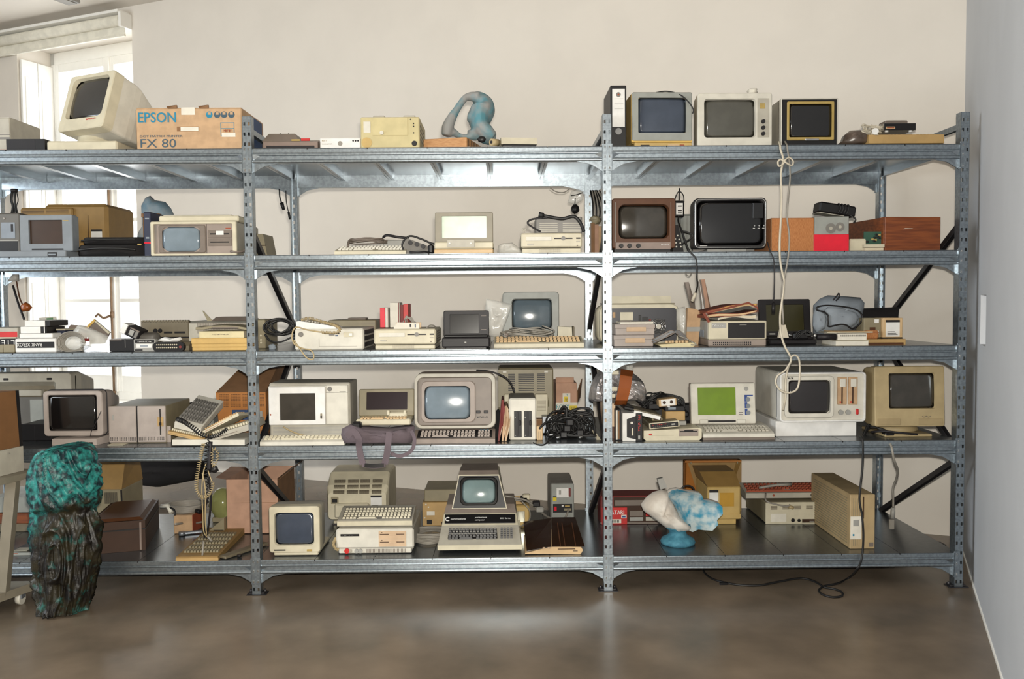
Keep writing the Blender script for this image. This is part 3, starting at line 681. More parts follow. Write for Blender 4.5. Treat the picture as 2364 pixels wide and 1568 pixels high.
B().box(-w/2-.004, w/2+.001, -.002, .016, .024, .036, .002).obj('edge_strip', 'gold_plastic', r); B().box(-w*.46, w*.5, .002, .3, 0, .024, .002).obj('base', 'yellowed', r)
pan(r, w, h, 'badge', .14, .015, .29, .045, 'charcoal', .002, .002); pan(r, w, h, 'button', .80, .012, .87, .05, 'rust', .003, .002); pan(r, w, h, 'control_flap', .6, .012, .78, .055, 'blond', .002, .002)
P = [AT(1515, 214, .12), AT(1540, 211, .08), AT(1570, 219, .05), AT(1590, 236, .035), AT(1600, 252, .03), AT(1599, 262, .03)]
cable('video_cable', P, .0035, 'rubber', 'black cable looping over the grey-faced monitor', 'cable')
r, w, h = it('computer_monitor', 'off-white monitor with three round knobs at its side', 'monitor', 1611, 1783, 214, 1, .05)
crt(r, w, h, .33, 'offwhite', 'screen_grey', (.085, .17, .78, .89), 'putty', .014, .016, 0, 0, .016, .014, .72, .05)
pan(r, w, h, 'control_panel', .80, .17, .955, .89, 'putty', .003); 
for v in (.46, .345, .235): knob(r, 'knob', w*.375, h*v, .0105, 'charcoal', .014, -.003)
pan(r, w, h, 'badge', .83, .70, .90, .80, 'gold', .004)
p = AT(1737, 211, .15); solo(B().blob((0, 0, 0), .026, .03, .016, 3, .25), 'crumpled_tissue', 'paper', 'white crumpled paper on top of the off-white monitor', 'paper', loc=(p.x, p.y, p.z-.002))
r, w, h = it('computer_monitor', 'black-faced monitor with gold screen surround beside the knobbed one', 'monitor', 1803, 1934, 227, 1, .05)
B().box(-w/2, w/2, .03, .34, .0, h, .004).obj('housing', 'putty', r); B().bezel((-w/2, w/2, 0, h), (-w*.49, w*.485, .004, h*.975), -.006, .03, .004, .004, .04).obj('shroud', 'offwhite', r)
B().box(-w*.489, w*.484, -.004, .03, .004, h*.973, .002).obj('face', 'black', r)
B().bezel((-w*.40, w*.43, h*.12, h*.93), (-w*.365, w*.385, h*.18, h*.875), -.012, -.003, .006, .006, .0).obj('gold_surround', 'gold', r); B().dome(-w*.365, w*.385, h*.18, h*.875, -.004, .006, .008).obj('screen', 'screen_dark', r); pan(r, w, h, 'badge', .42, .11, .66, .15, 'chrome', .014)
# pile by the end upright
o = B(); out = opts([(1935, 332), (1945, 326), (1950, 312), (1962, 302), (1985, 300), (1998, 308), (2002, 318), (2003, 332)], .1, AT(1990, 332, .1).x, D1)
o.puff(out, 0, .05, .08, 6, 3, .012); solo(o, 'plastic_sleeve', 'taupe_plastic', 'crumpled brown plastic sleeve under the white cables', 'sleeve', loc=(AT(1990, 332, .1).x, .1, D1))
r, w, h = it('keyboard', 'tan keyboard lying with its thick back edge to the front', 'keyboard', 2006, 2180, 309, 1, .05)
B().prismx([(0, .012), (.19, 0), (.19, .022), (.02, h), (0, h-.004)], -w/2, w/2).obj('housing', 'tan', r); keyrows(r, -w*.2, w*.45, .03, .16, h+.002, .026, 14, 5, 'brown_grey', hk=.006)
zk = D1+h+.012
r, w, h = it('modem', 'small black modem with white feet on top of the tan keyboard', 'modem', 2041, 2114, 285, 1, .06, z=zk)
B().box(-w/2, w/2, 0, .14, .01, h, .002).obj('housing', 'putty', r); pan(r, w, h, 'face', .0, .2, 1, 1, 'black', .002)
for u in (-.38, .38): B().cyl((u*w, .015, 0), (u*w, .015, .012), .009, 12).obj('foot', 'white', r)
pan(r, w, h, 'badge', .05, .35, .35, .62, 'blond', .003); pan(r, w, h, 'badge_print', .08, .42, .32, .55, 'rust', .0035)
r, w, h2 = it('adapter_box', 'flat grey adapter lying on the small black modem', 'adapter', 2044, 2096, 278, 1, .1, z=zk+h+.001); B().box(-w/2, w/2, 0, .08, 0, h2, .004).obj('housing', 'taupe', r); B().box(-w/2+.01, w/2-.01, .01, .07, h2-.001, h2+.002, .001).obj('top_plate', 'putty', r)
rn = random.Random(4); b = B()
for k in range(7):
    b.tube(spline([AT(2012+rn.uniform(-25, 28), 298+rn.uniform(-12, 14), .06+rn.uniform(-.015, .04)) for _ in range(6)], 6), .003, 6)
o = thing('white_cable', 'tangled white cable with a plug on the tan keyboard', 'cable', (0, 0, 0)); b.obj('lead', 'cord_white', o)
p = AT(2021, 303, .03); B().cyl(p, p+Vector((.01, .03, 0)), .016, 14).obj('plug', 'white', o)

# ================================================================== second deck
r, w, h = it('flat_unit', 'flat grey unit under the flat screen beside the bare window', 'unit', -60, 152, 579, 2, .05)
body(r, w, h, .42, 'slate', 'housing', .004); pan(r, w, h, 'display', .80, .1, .9, .75, 'charcoal', .002); pan(r, w, h, 'display_text', .81, .25, .89, .5, 'fabric_grey', .003); hu = h
r, w, h = it('system_unit', 'dark grey upright unit bearing a white label', 'computer', -30, 45, 492, 2, .16, z=D2+hu)
body(r, w, h, .3, 'slate_dark', 'housing', .006); pan(r, w, h, 'label', .42, .35, .85, .76, 'label_blue', .002); pan(r, w, h, 'label_print', .72, .52, .80, .72, 'charcoal', .0025); knob(r, 'screw', w*.02, h*.86, .006, 'chrome', .003)
pan(r, w, h, 'lower_gap', .0, .0, .92, .28, 'black', .001); pan(r, w, h, 'lip', .0, .28, .95, .31, 'grey', .003)
r, w, h = it('flat_screen', 'grey flat screen with dark brown panel before the tan printer', 'screen', 44, 166, 496, 2, .10, z=D2+hu)
B().bezel((-w/2, w/2, 0, h), (-w*.33, w*.31, h*.2, h*.86), 0, .012, .006, .003, .05, .001).obj('bezel', 'slate', r); B().box(-w*.33, w*.31, .011, .014, h*.2, h*.86, 0).obj('screen', 'screen_brown', r); B().box(-w/2+.004, w/2-.004, .045, .08, .004, h-.004, .004).obj('rear_cover', 'slate', r)
pan(r, w, h, 'badge', .82, .83, .93, .85, 'gold', .001); pan(r, w, h, 'base_slot', .22, .03, .82, .07, 'black', .001)
r, w, h = it('laser_printer', 'large tan printer with a stepped top behind the grey flat screen', 'printer', 100, 247, 471, 2, .5)
B().box(-w/2, w/2, 0, .36, 0, h, .018).obj('housing', 'ochre', r); pan(r, w, h, 'panel_line', .69, .2, .70, .8, 'brown_dark', .001); tagsticker(r, w*.24, h*.30, .06, .08)
B().box(-w/2-.12, -w*.02, -.02, .3, 0, h*.93, .008).obj('side_block', 'ochre', r); slots(r, 'vents', -w/2-.11, -w*.05, h*.83, h*.91, 2, 4, 'brown_dark', -.02, .92, .4)
r, w, h = it('soft_case', 'black soft computer case lying below the blue book', 'case', 155, 331, 562, 2, .05)
B().puff(rrect(-w/2, w/2, 0, h, .02), .12, .11, .2, 6, 5, .012, c=(0, h/2)).obj('body', 'fabric_black', r); B().tube(spline([(-w*.35, -.0, h*.5), (-w*.1, -.012, h*.62), (w*.2, -.012, h*.6), (w*.4, 0, h*.5)], 5), .006, 6).obj('zip', 'rubber', r); B().box(w*.42, w*.47, -.0, .01, h*.85, h*.95, .001).obj('buckle', 'gold', r)
r, w, h2 = it('soft_case', 'smaller black padded sleeve on top of the soft computer case', 'case', 172, 326, 545, 2, .09, z=D2+h+.004)
B().puff(rrect(-w/2, w/2, -.004, h2, .015), .1, .1, .16, 6, 9, .014, c=(0, h2/2)).obj('body', 'fabric_black', r); B().tube(spline([(-w*.4, 0, h2*.4), (0, -.01, h2*.5), (w*.42, 0, h2*.55)], 5), .004, 6).obj('zip', 'rubber', r)
r, w, h = it('manual', 'dark blue manual standing upright with a red spine stripe', 'book', 331, 347, 490, 2, .06)
B().box(-w/2, w/2, 0, .24, 0, h, .003).obj('cover', 'navy', r); pan(r, w, h, 'stripe', 0, .29, 1, .32, 'bright_red', .001); pan(r, w, h, 'title', .2, .84, .8, .87, 'fabric_grey', .001); pan(r, w, h, 'spine_label', .25, .4, .75, .44, 'fabric_grey', .001); B().box(-w/2+.003, w/2-.003, .004, .236, h-.001, h+.001, 0).obj('pages', 'charcoal', r)
r, w, h = it('portable_computer', 'portable computer with a small tube screen and two drives', 'computer', 346, 545, 511, 2, .03)
B().box(-w/2, w/2, .012, .40, 0, h, .006).obj('housing', 'putty', r); B().bezel((-w/2, w/2, 0, h), (-w*.465, w*.455, h*.06, h*.93), 0, .012, .008, .006, .02, .002).obj('surround', 'cream', r)
B().box(-w*.463, w*.453, .008, .016, h*.063, h*.928, 0).obj('face_plate', 'taupe_light', r)
B().bezel((-w*.41, w*.14, h*.08, h*.9), (-w*.365, w*.075, h*.12, h*.84), .004, .014, .012, .022, .012).obj('screen_surround', 'taupe', r); B().dome(-w*.365, w*.075, h*.12, h*.84, .012, .014, .022).obj('screen', 'screen_blue', r)
for v0, v1 in ((.52, .74), (.28, .50)):
    pan(r, w, h, 'drive', .665, v0, .94, v1, 'taupe', .003, .008); pan(r, w, h, 'drive_slot', .69, (v0+v1)/2-.015, .91, (v0+v1)/2+.02, 'black', .004, .008)
pan(r, w, h, 'drive_label', .76, .60, .85, .72, 'white', .005, .008); pan(r, w, h, 'badge', .87, .78, .93, .81, 'rust', .002, .008); slots(r, 'left_vents', -w*.455, -w*.42, h*.08, h*.9, 3, 1, 'midgrey', .008, .4, 1); pan(r, w, h, 'seam_line', .645, .06, .65, .93, 'charcoal', .001, .008)
cable('curled_lead', [(w*.43, -.002, h*.12), (w*.5, -.01, h*.10), (w*.56, .02, h*.13), (w*.59, .06, h*.3), (w*.6, .1, h*.55)], .006, 'taupe', parent=r)
zt = D2+h
r, w, h = it('detached_keyboard', 'flat cream keyboard lying upside down on the portable computer', 'keyboard', 366, 551, 498, 2, .05, z=zt)
B().box(-w/2, w/2, 0, .2, 0, h, .006).obj('housing', 'cream', r); B().box(-w*.45, w*.4, .01, .19, h-.001, h+.006, .003).obj('rear_plate', 'putty', r)
pp = AT(348, 486, .36); r = thing('cardboard_scrap', 'brown cardboard scrap behind the dark blue manual', 'cardboard', (pp.x, .36, D2), 0); B().box(-.045, .045, 0, .01, 0, .235, .002).obj('board', 'card_dark', r); B().box(-.045, .05, -.02, .08, .225, .245, .002).obj('folded_flap', 'card_dark', r)
X0 = AT(350, 590, .42).x; out = opts([(316, 575), (318, 548), (326, 530), (328, 500), (326, 475), (336, 457), (347, 452), (356, 462), (380, 466), (394, 482), (402, 500), (402, 580)], .42, X0, D2)
o = solo(B().puff(out, 0, .05, .06, 7, 2, .02), 'plaster_fragment', 'sculpt_grey', 'rough blue grey sculpture fragment behind the portable computer', 'sculpture', loc=(X0, .42, D2))
r, w, h = it('monitor_case', 'small tan casing behind the upright post beside the portable computer', 'casing', 592, 617, 540, 2, .3); B().hexa([(-w/2, 0, 0), (w/2, 0, 0), (w/2, .2, 0), (-w/2, .2, 0), (-w/2, .0, h), (w*.1, 0, h), (w*.1, .2, h), (-w/2, .2, h)]).obj('housing', 'olive', r); pan(r, w, h, 'panel_line', .1, .5, .9, .54, 'brown_dark', .001)
# --- middle bay
for (px, pts, lab) in ((0, [(645, 437, .96), (646, 455, .95), (650, 468, .95)], 'short black power lead hanging with a socket end'), (1, [(660, 440, .96), (661, 465, .95), (666, 490, .95)], 'thin black lead hanging with a small plug')):
    P = [AT(*p) for p in pts]; o = thing('hanging_lead', lab+' below the top deck', 'cable', (0, 0, 0)); B().tube(spline(P, 5), .003 if px else .0045, 6).obj('lead', 'rubber', o); d = (P[-1]-P[-2]).normalized(); B().cyl(P[-1], P[-1]+d*.045, .012 if not px else .007, 10, .009 if not px else .006).obj('plug', 'rubber', o)
r, w, h = it('keyboard', 'low beige keyboard with a coiled lead heaped on it', 'keyboard', 772, 937, 571, 2, .05)
keyboard(r, w, .2, .022, .05, 'cream', 'offwhite', 18, 5)
rn = random.Random(8); b = B(); c = AT(850, 560, .18)
for k in range(6): b.tube(spline([c+Vector((cos(a)*(.10-.004*k), sin(a)*.05+rn.uniform(-.01, .01), .004*k+rn.uniform(-.008, .008))) for a in [j*.785 for j in range(9)]], 4), .0035, 5)
b.tube(spline([AT(803, 570, .1), AT(806, 556, .14), AT(815, 553, .16), AT(830, 557, .17)], 4), .006, 6); b.obj('lead', 'taupe', r).matrix_parent_inverse = r.matrix_world.inverted() if False else Matrix.Translation(-Vector(r.location))
r, w, h = it('data_box', 'grey box with two dark handles lying behind the low keyboard', 'box', 884, 945, 554, 2, .26); body(r, w, h, .2, 'grey', 'housing', .004); pan(r, w, h, 'label', .2, .3, .7, .6, 'putty', .002)
B().tube(spline([(-w*.55, .0, h), (-w*.35, -.03, h+.022), (w*.1, -.04, h+.012), (w*.5, -.03, h+.006)], 5), [.003]*3+[.007]*13, 6).obj('dark_handle', 'charcoal', r)
r, w, h = it('joystick', 'dark grey game paddle with round dials and black leads', 'joystick', 930, 985, 551, 2, .08, ry=8) if False else it('joystick', 'dark grey game paddle with round dials and black leads', 'joystick', 930, 985, 551, 2, .08)
B().hexa([(-w*.5, 0, 0), (w*.55, 0, 0), (w*.55, .1, 0), (-w*.5, .1, 0), (-w*.42, .02, h*1.1), (w*.6, .02, h*.5), (w*.6, .09, h*.5), (-w*.42, .09, h*1.1)]).obj('housing', 'midgrey', r)
for k, (u, v) in enumerate(((-.2, .75), (.08, .65), (.34, .52))): B().cyl((u*w, .018-.0, v*h), (u*w, .002, v*h-.0), .012, 14).obj('dial', 'charcoal', r)
b = B(); b.tube(spline([(-w*.45, -.01, h*.1), (-w*.5, -.02, h*.7), (-w*.2, -.01, h*1.15), (w*.3, -.01, h*.95), (w*.7, 0, h*.7), (w*1.2, .02, h*.6)], 6), .005, 6).obj('lead', 'rubber', r)
B().box(w*.55, w*.78, 0, .06, h*.05, h*.65, .012).tube(spline([(w*.6, .0, h*.1), (w*.2, -.02, .012), (-w*.2, -.02, .01), (w*.6, -.01, .006)], 5), .007, 6).obj('plug', 'black', r)
r, w, h = it('docked_laptop', 'cream laptop with a pale lit-looking screen on thick base', 'laptop', 1003, 1139, 558, 2, .06)
B().box(-w/2, w/2, 0, .30, .026, h, .006).obj('base', 'cream', r); B().box(-w/2-.002, w/2, -.012, .30, 0, .025, .005).obj('lower_base', 'blond', r); pan(r, w, h, 'hinge_cover', .22, .55, .68, 1.15, 'putty', .012)
for u in (.26, .62): knob(r, 'latch', (u-.5)*w, h*.85, .005, 'white', .004, -.012)
hd = link('lid', None, r); hd.location = (0, .03, h); p0, p1 = AT(1004, 491, .09), AT(1138, 491, .09); lw = p1.x-p0.x; lh = p0.z-(D2+h)
B().bezel((-lw/2, lw/2, 0, lh), (-lw*.385, lw*.39, lh*.14, lh*.88), 0, .008, .006, .003, .02, .001).obj('bezel', 'grey_tan', hd); B().box(-lw*.385, lw*.39, .007, .009, lh*.14, lh*.88, 0).obj('screen', 'screen_pale', hd); B().box(-lw/2+.003, lw/2-.003, .016, .03, .003, lh-.003, .005).obj('rear_cover', 'grey_tan', hd); B().box(-.02, .02, -.001, .002, lh*.05, lh*.07, 0).obj('badge', 'midgrey', hd)
X0 = AT(1172, 588, .14).x; out = opts([(1148, 588), (1150, 566), (1160, 562), (1183, 560), (1190, 566), (1203, 576), (1205, 588)], .14, X0, D2); solo(B().puff(out, 0, .04, .05, 6, 8, .02), 'plastic_bag', 'plastic_wrap', 'crumpled clear plastic bag beside the docked laptop', 'bag', loc=(X0, .14, D2))
r, w, h = it('desktop_computer', 'beige desktop computer below a grey power supply', 'computer', 1203, 1344, 538, 2, .05)
def desktop(r, w, h, m='cream', foot=.28):
    B().box(-w/2, w/2, 0, .38, h*foot, h, .007).obj('housing', m, r); B().box(-w*.485, w*.485, .008, .38, 0, h*foot-.003, .004).obj('foot_section', m, r); slots(r, 'grille', -w*.2, w*.15, h*.05, h*foot*.8, 22, 3, 'taupe', .008, .45, .5)
    pan(r, w, h, 'drive_cover', .08, .62, .50, .82, 'offwhite', .003); pan(r, w, h, 'floppy_slot', .54, .70, .84, .76, 'charcoal', .003); B().cyl((w*.19, .001, h*.73), (w*.19, -.004, h*.73), .011, 14).obj('floppy_notch', 'midgrey', r); pan(r, w, h, 'power_light', .90, .70, .97, .77, 'charcoal', .002); pan(r, w, h, 'button', .90, .55, .96, .60, 'putty', .004); pan(r, w, h, 'badge', .10, .40, .20, .48, 'putty', .002); knob(r, 'lock', w*.42, h*.37, .004, 'taupe', .002)
desktop(r, w, h)
r, w, h2 = it('power_supply', 'grey vented power supply standing on the beige desktop computer', 'power supply', 1237, 1344, 501, 2, .08, z=D2+h)
body(r, w, h2, .22, 'midgrey', 'housing', .004); slots(r, 'grille', -w*.42, -w*.03, h2*.1, h2*.7, 1, 5, 'putty', 0, 1, .55); slots(r, 'grille', w*.08, w*.46, h2*.1, h2*.7, 1, 5, 'putty', 0, 1, .55)
o = thing('power_lead', 'black power lead draped over the grey power supply', 'cable', (0, 0, 0)); P = [AT(1348, 535, .05), AT(1340, 515, .04), AT(1325, 500, .04), AT(1300, 505, .05), AT(1280, 503, .05), AT(1255, 498, .05)]
B().tube(spline(P, 6), .0085, 8).obj('lead', 'rubber', o); B().cyl(P[-1], P[-1]+Vector((-.025, 0, .006)), .014, 10).obj('plug', 'rubber', o); B().tube(spline([AT(1270, 502, .05), AT(1230, 506, .05), AT(1218, 515, .05), AT(1230, 525, .045), AT(1248, 535, .04)], 6), .005, 6).obj('loose_end', 'charcoal', o); B().tube(spline([AT(1216, 533, .06), AT(1210, 528, .06), AT(1206, 531, .06), AT(1212, 536, .06)], 5), .004, 6).obj('loop', 'putty', o)
# bundle at the middle frame
o = thing('cable_bundle', 'bundle of grey and black leads hanging beside the middle post', 'cable', (0, 0, 0)); b = B(); b2 = B(); rn = random.Random(3)
for k in range(9):
    x = 1364+k*2.6; P = [AT(x+rn.uniform(-2, 2), 440, .85), AT(x+4+k*.8, 465, .8), AT(x+5+k*1.5, 490, .78), AT(x+5+k*.6, 510, .78)]; (b if k % 2 else b2).tube(spline(P, 5), .005, 6)
b.obj('grey_leads', 'cord_grey', o); b2.obj('black_leads', 'rubber', o); p = AT(1375, 509, .76); B().blob(tuple(p), .03, .03, .025, 4, .3).obj('clump', 'olive', o)
for k, (x0, x1, m) in enumerate(((1363, 1373, 'card_dark'), (1371, 1382, 'card_pink'), (1380, 1394, 'card'))):
    r, w, h = it('board_offcut', ('narrow dark board', 'pinkish narrow board', 'wider pale board')[k]+' leaning behind the middle post', 'board', x0, x1, 514+k*4, 2, .70+k*.02); B().box(-w/2, w/2, 0, .012, 0, h, .001).obj('board', m, r); B().box(-w/2, -w/2+.004, -.001, .0, 0, h, 0).obj('edge_strip', 'taupe', r)
o = thing('hanging_plug', 'black plug and grey pouch hanging from the middle frame', 'plug', (0, 0, 0)); p = AT(1330, 454, .8); B().puff([(x+p.x, z+p.z) for x, z in ((-.05, -.035), (-.03, .03), (.01, .045), (.045, .03), (.04, -.02), (0, -.045))], .8, .02, .02, 5, 4, .012).obj('pouch', 'plastic_wrap', o)
B().tube(spline([AT(1318, 452, .77), AT(1330, 450, .76), AT(1345, 445, .76)], 4), .003, 5).tube(spline([AT(1328, 458, .77), AT(1327, 475, .77)], 3), .003, 5).obj('lead', 'rubber', o); p = AT(1328, 483, .77); B().blob(tuple(p), .024, .024, .028, 6, .12).obj('plug', 'black', o)
cable('thin_wire', [AT(1270, 434, .97), AT(1285, 443, .97), AT(1302, 444, .97), AT(1315, 436, .97)], .003, 'cord_grey', 'thin grey wire looping under the top deck', 'wire')
# --- corner bay
r, w, h = it('television', 'brown tube television with three dark knobs', 'television', 1413, 1560, 458, 2, .05, rz=1)
crt(r, w, h-.022, .36, 'brown', 'screen_grey_d', (.10, .19, .90, .88), 'brown', .012, .03, .022, 0, .03, .02, .6, .06)
pan(r, w, h, 'control_strip', .05, .06, .92, .19, 'brown_grey', .003, 0, .001); B().box(-w*.47, w*.43, .01, .3, 0, .024, .003).obj('base', 'black', r)
for u in (.14, .27, .41): knob(r, 'knob', (u-.5)*w, h*.125, .0125, 'black', .014)
scribble(r, 7, w*.27, h*.13, .007, w*.13, 'white', -.0045, 'badge'); 
for u0, v0, u1, v1 in ((.04, .19, .06, .93), (.92, .06, .93, .93)): pan(r, w, h, 'bead', u0, v0, u1, v1, 'taupe', .002)
r, w, h = it('power_adapter', 'black adapter with a white label standing between the televisions', 'adapter', 1556, 1580, 463, 2, .2, pyb=501); B().box(-w/2, w/2, 0, .05, 0, h, .006).obj('housing', 'black', r); pan(r, w, h, 'label', .2, .15, .85, .84, 'white', .0015)
for v in (.2, .35, .62): pan(r, w, h, 'label_print', .35, v, .75, v+.08, 'charcoal', .002)
b = B(); b.tube(spline([(-w*.4, .02, h*.9), (-w*.3, 0, h*1.3), (0, -.005, h*1.55), (w*.4, 0, h*1.3), (w*.5, .01, h*.9)], 6), .003, 6); b.tube([(0, 0, h), (.002, 0, h*1.75)], .004, 6); b.obj('lead', 'rubber', r)
Pw = Vector(r.location)
r2, w2, h2 = it('upright_case', 'light grey upright case between the two televisions', 'case', 1573, 1601, 494, 2, .47); B().box(-w2/2, w2/2, 0, .25, 0, h2, .012).obj('housing', 'bezel_grey', r2); pan(r2, w2, h2, 'seam_line', .45, .02, .48, .96, 'midgrey', .001)
r3, w3, h3 = it('power_strip', 'black power strip with pale sockets leaning between the televisions', 'power strip', 1555, 1578, 519, 2, .10); B().hexa([(-w3*.55, 0, 0), (w3*.55, 0, 0), (w3*.55, .07, 0), (-w3*.55, .07, 0), (-w3*.4, .02, h3), (w3*.05, .02, h3), (w3*.05, .07, h3), (-w3*.4, .07, h3)]).obj('housing', 'black', r3)
for k, (u, v) in enumerate(((-.05, .62), (-.3, .5), (.1, .48), (-.25, .36), (.2, .35), (-.2, .22), (.25, .22))): B().cyl((u*w3, .02*v+.004, v*h3), (u*w3, .02*v-.002, v*h3), .0042, 8).obj('socket', 'offwhite', r3)
o = thing('black_lead', 'black lead hanging over the deck edge between the televisions', 'cable', (0, 0, 0))
B().tube(spline([AT(1567, 500, .17), AT(1566, 512, .12), AT(1575, 535, .06), AT(1583, 560, .03), AT(1592, 580, -.006), AT(1606, 596, -.014), AT(1609, 615, -.014), AT(1609, 640, -.01), AT(1610, 660, .05), AT(1606, 676, .12)], 6), .0045, 6).tube(spline([AT(1570, 533, .08), AT(1588, 536, .06), AT(1599, 543, .06), AT(1594, 551, .06), AT(1575, 562, .06)], 6), .0035, 6).obj('lead', 'rubber', o)
P0, P1 = AT(1606, 676, .12), AT(1598, 696, .13); B().cyl(P0, P1, .010, 10, .008).obj('plug', 'cord_white', o)
r, w, h = it('television', 'wide black television with silver trim line and round buttons', 'television', 1603, 1769, 457, 2, .05, rz=-2)
crt(r, w, h-.016, .40, 'black', 'gloss_black', (.035, .06, .97, .95), 'black', .022, .03, .016, 0, .008, .012, .5, .05, lift=0)
b = B(); b.tube([(x, -.002, z) for x, z in rrect(-w*.485, w*.485, .022, h-.006, .022, 6)], .003, 6, True); b.obj('silver_trim', 'chrome', r)
for k, u in enumerate((.33, .395, .46)): knob(r, 'button', u*w, h*.48, .0045, 'chrome', .005, -.002); pan(r, w, h, 'button_print', .5+u-.02, .43, .5+u+.01, .44, 'white', .003, -.002)
pan(r, w, h, 'badge', .08, .11, .18, .12, 'white', .0035, -.002); pan(r, w, h, 'tuning_panel', .81, .62, .95, .9, 'gloss_black', .001, -.002); B().box(-w*.3, w*.25, .03, .28, 0, .018, .003).obj('pedestal', 'grey', r)
r, w, h = it('hessian_box', 'box covered in orange-brown woven cloth', 'box', 1780, 1880, 503, 2, .05)
body(r, w, h, .3, 'hessian', 'walls', .004); pan(r, w, h, 'corner_piece', -.004, .0, .02, 1.0, 'card_dark', .001)
r, w, h = it('tape_carton', 'carton with red base and picture of two reels', 'carton', 1881, 1960, 500, 2, .05)
B().box(-w/2, w/2, 0, .25, h*.48, h, .002).obj('upper_sleeve', 'bezel_grey', r); B().box(-w/2-.005, w/2, -.003, .252, 0, h*.485, .002).obj('red_base', 'bright_red', r)
for u, v, q in ((-.03, .66, .026), (.24, .70, .023)):
    B().cyl((u*w, .001, h*v), (u*w, -.001-.0005*(q > .025), h*v), q, 24).obj('reel_print', 'midgrey', r); B().cyl((u*w, -.001, h*v), (u*w, -.0022, h*v), q*.35, 16).obj('reel_hub', 'putty', r)
r, w, h = it('power_brick', 'black power brick with tied lead tipped on the tape carton', 'adapter', 1890, 1975, 480, 2, .1, z=D2+h+.014); r.rotation_euler = (0, rad(9), 0)
B().box(-w/2, w/2, 0, .10, 0, h*1.6, .008).obj('housing', 'black', r); B().box(-w/2, w*.2, .0, .1, -.003, .0, 0).obj('underside', 'putty', r); b = B()
for k in range(4): b.tube(spline([(w*(.0+.08*k), -.006, h*.2), (w*(.05+.07*k), -.012, h*.9), (w*(.0+.09*k), -.004, h*1.62), (w*(.03+.08*k), .03, h*1.68)], 4), .003, 5)
b.tube(spline([(w*.35, 0, h*.2), (w*.5, -.01, -.01), (w*.48, 0, -.03)], 4), .004, 6); b.obj('lead', 'rubber', r)
r, w, h = it('wooden_crate', 'large reddish-brown wooden box', 'box', 2040, 2176, 501, 2, .05)
B().box(-w/2, w/2, 0, .012, 0, h, .002).obj('front_board', 'wood', r); B().box(-w/2, -w/2+.012, .012, .86, 0, h, .002).obj('side_board', 'wood', r); B().box(w/2-.012, w/2, .012, .86, 0, h, .002).obj('side_board', 'wood', r); B().box(-w/2+.012, w/2-.012, .85, .86, 0, h, .002).obj('rear_board', 'wood', r); B().box(-w/2+.012, w/2-.012, .012, .85, h*.9, h*.95, 0).obj('top_board', 'wood', r)
b = B().prism([(-w*.18, h*.64), (-w*.02, h*.645), (-w*.0, h*.66), (-w*.14, h*.665)], -.001, .0005); b.obj('scratch', 'paper', r)
r.rotation_euler = (0, 0, rad(6)); wc = r
r, w, h = it('card_carton', 'open cream carton below the wooden box holding parts', 'carton', 1962, 2000, 553, 2, .06); carton(r, w, h, .2, 'cream', True)
r1, w1, h1 = it('paperback', 'pale paperback lying flat under a circuit board', 'book', 1997, 2040, 564, 2, .03); B().box(-w1/2, w1/2, 0, .16, 0, h1*.45, .001).obj('lower_pages', 'page', r1); B().box(-w1/2-.004, w1/2+.004, -.003, .16, h1*.5, h1, .001).obj('cover', 'cream', r1)
r, w, h = it('circuit_board', 'green circuit board propped on the pale paperback', 'circuit board', 1998, 2041, 534, 2, .05, z=D2+h1); B().box(-w/2, w/2, .02, .024, 0, h, 0).obj('board', 'pcb', r); rn = random.Random(2)
for k in range(9): x, z = rn.uniform(-.42, .3)*w, rn.uniform(.1, .7)*h; B().box(x, x+w*.12, .012, .021, z, z+h*.14, .001).obj('chip', 'black' if k % 3 else 'gold', r)
# ================================================================== third deck
# --- bay by the window
r, w, h = it('game_carton', 'red and black carton with large white letters turned over', 'carton', -40, 41, 757, 3, .10)
B().box(-w/2, w/2, 0, .2, 0, h, .003).obj('walls', 'putty', r); pan(r, w, h, 'red_band', 0, .62, .98, .84, 'red', .001); pan(r, w, h, 'black_band', 0, .22, .98, .60, 'black', .001); pan(r, w, h, 'red_band', 0, .02, .75, .2, 'red', .001)
text(r, 'LTE', w*.42, h*.5, h*.26, 'white', -.002, 'LEFT', rot=(pi/2, pi, 0)); B().tube(spline([(-w*.5, -.001, h*.4), (-w*.1, -.001, h*.56), (w*.45, -.001, h*.58)], 5), .004, 5).obj('printed_arc', 'cream', r)
r, w, h = it('tan_block', 'small tan box before the red and black carton', 'box', -5, 33, 796, 3, .05); body(r, w, h, .04, 'olive', 'housing', .003); pan(r, w, h, 'seam_line', .3, .0, .32, 1, 'brown_dark', .001)
r, w, h1 = it('document_carton', 'white carton with black band of upside-down lettering', 'carton', 34, 129, 782, 3, .05)
carton(r, w, h1, .3, 'white', False); pan(r, w, h1, 'black_band', .05, .32, .96, .76, 'black', .001); text(r, 'RANK XEROX', w*.17, h1*.68, h1*.26, 'white', -.002, 'LEFT', rot=(pi/2, pi, 0), sx=.82)
r, w, h2 = it('box_lid', 'plain white box lid resting on the carton with upside-down lettering', 'box', 44, 121, 770, 3, .07, z=D3+h1+.001); carton(r, w, h2, .25, 'white', False); pan(r, w, h2, 'fold_line', 0, .05, 1, .12, 'putty', .0005)
z = D3+h1+h2+.002
r, w, h3 = it('video_cassette', 'cassette box with white side lying under another one', 'cassette', 47, 107, 754.5, 3, .08, z=z); B().box(-w/2, w*.27, 0, .19, 0, h3, .001).obj('white_sleeve', 'white', r); B().box(w*.27, w/2, .002, .188, .001, h3-.001, .001).obj('black_case', 'black', r); pan(r, w, h3, 'gap', .90, 0, .94, 1, 'white', .001)
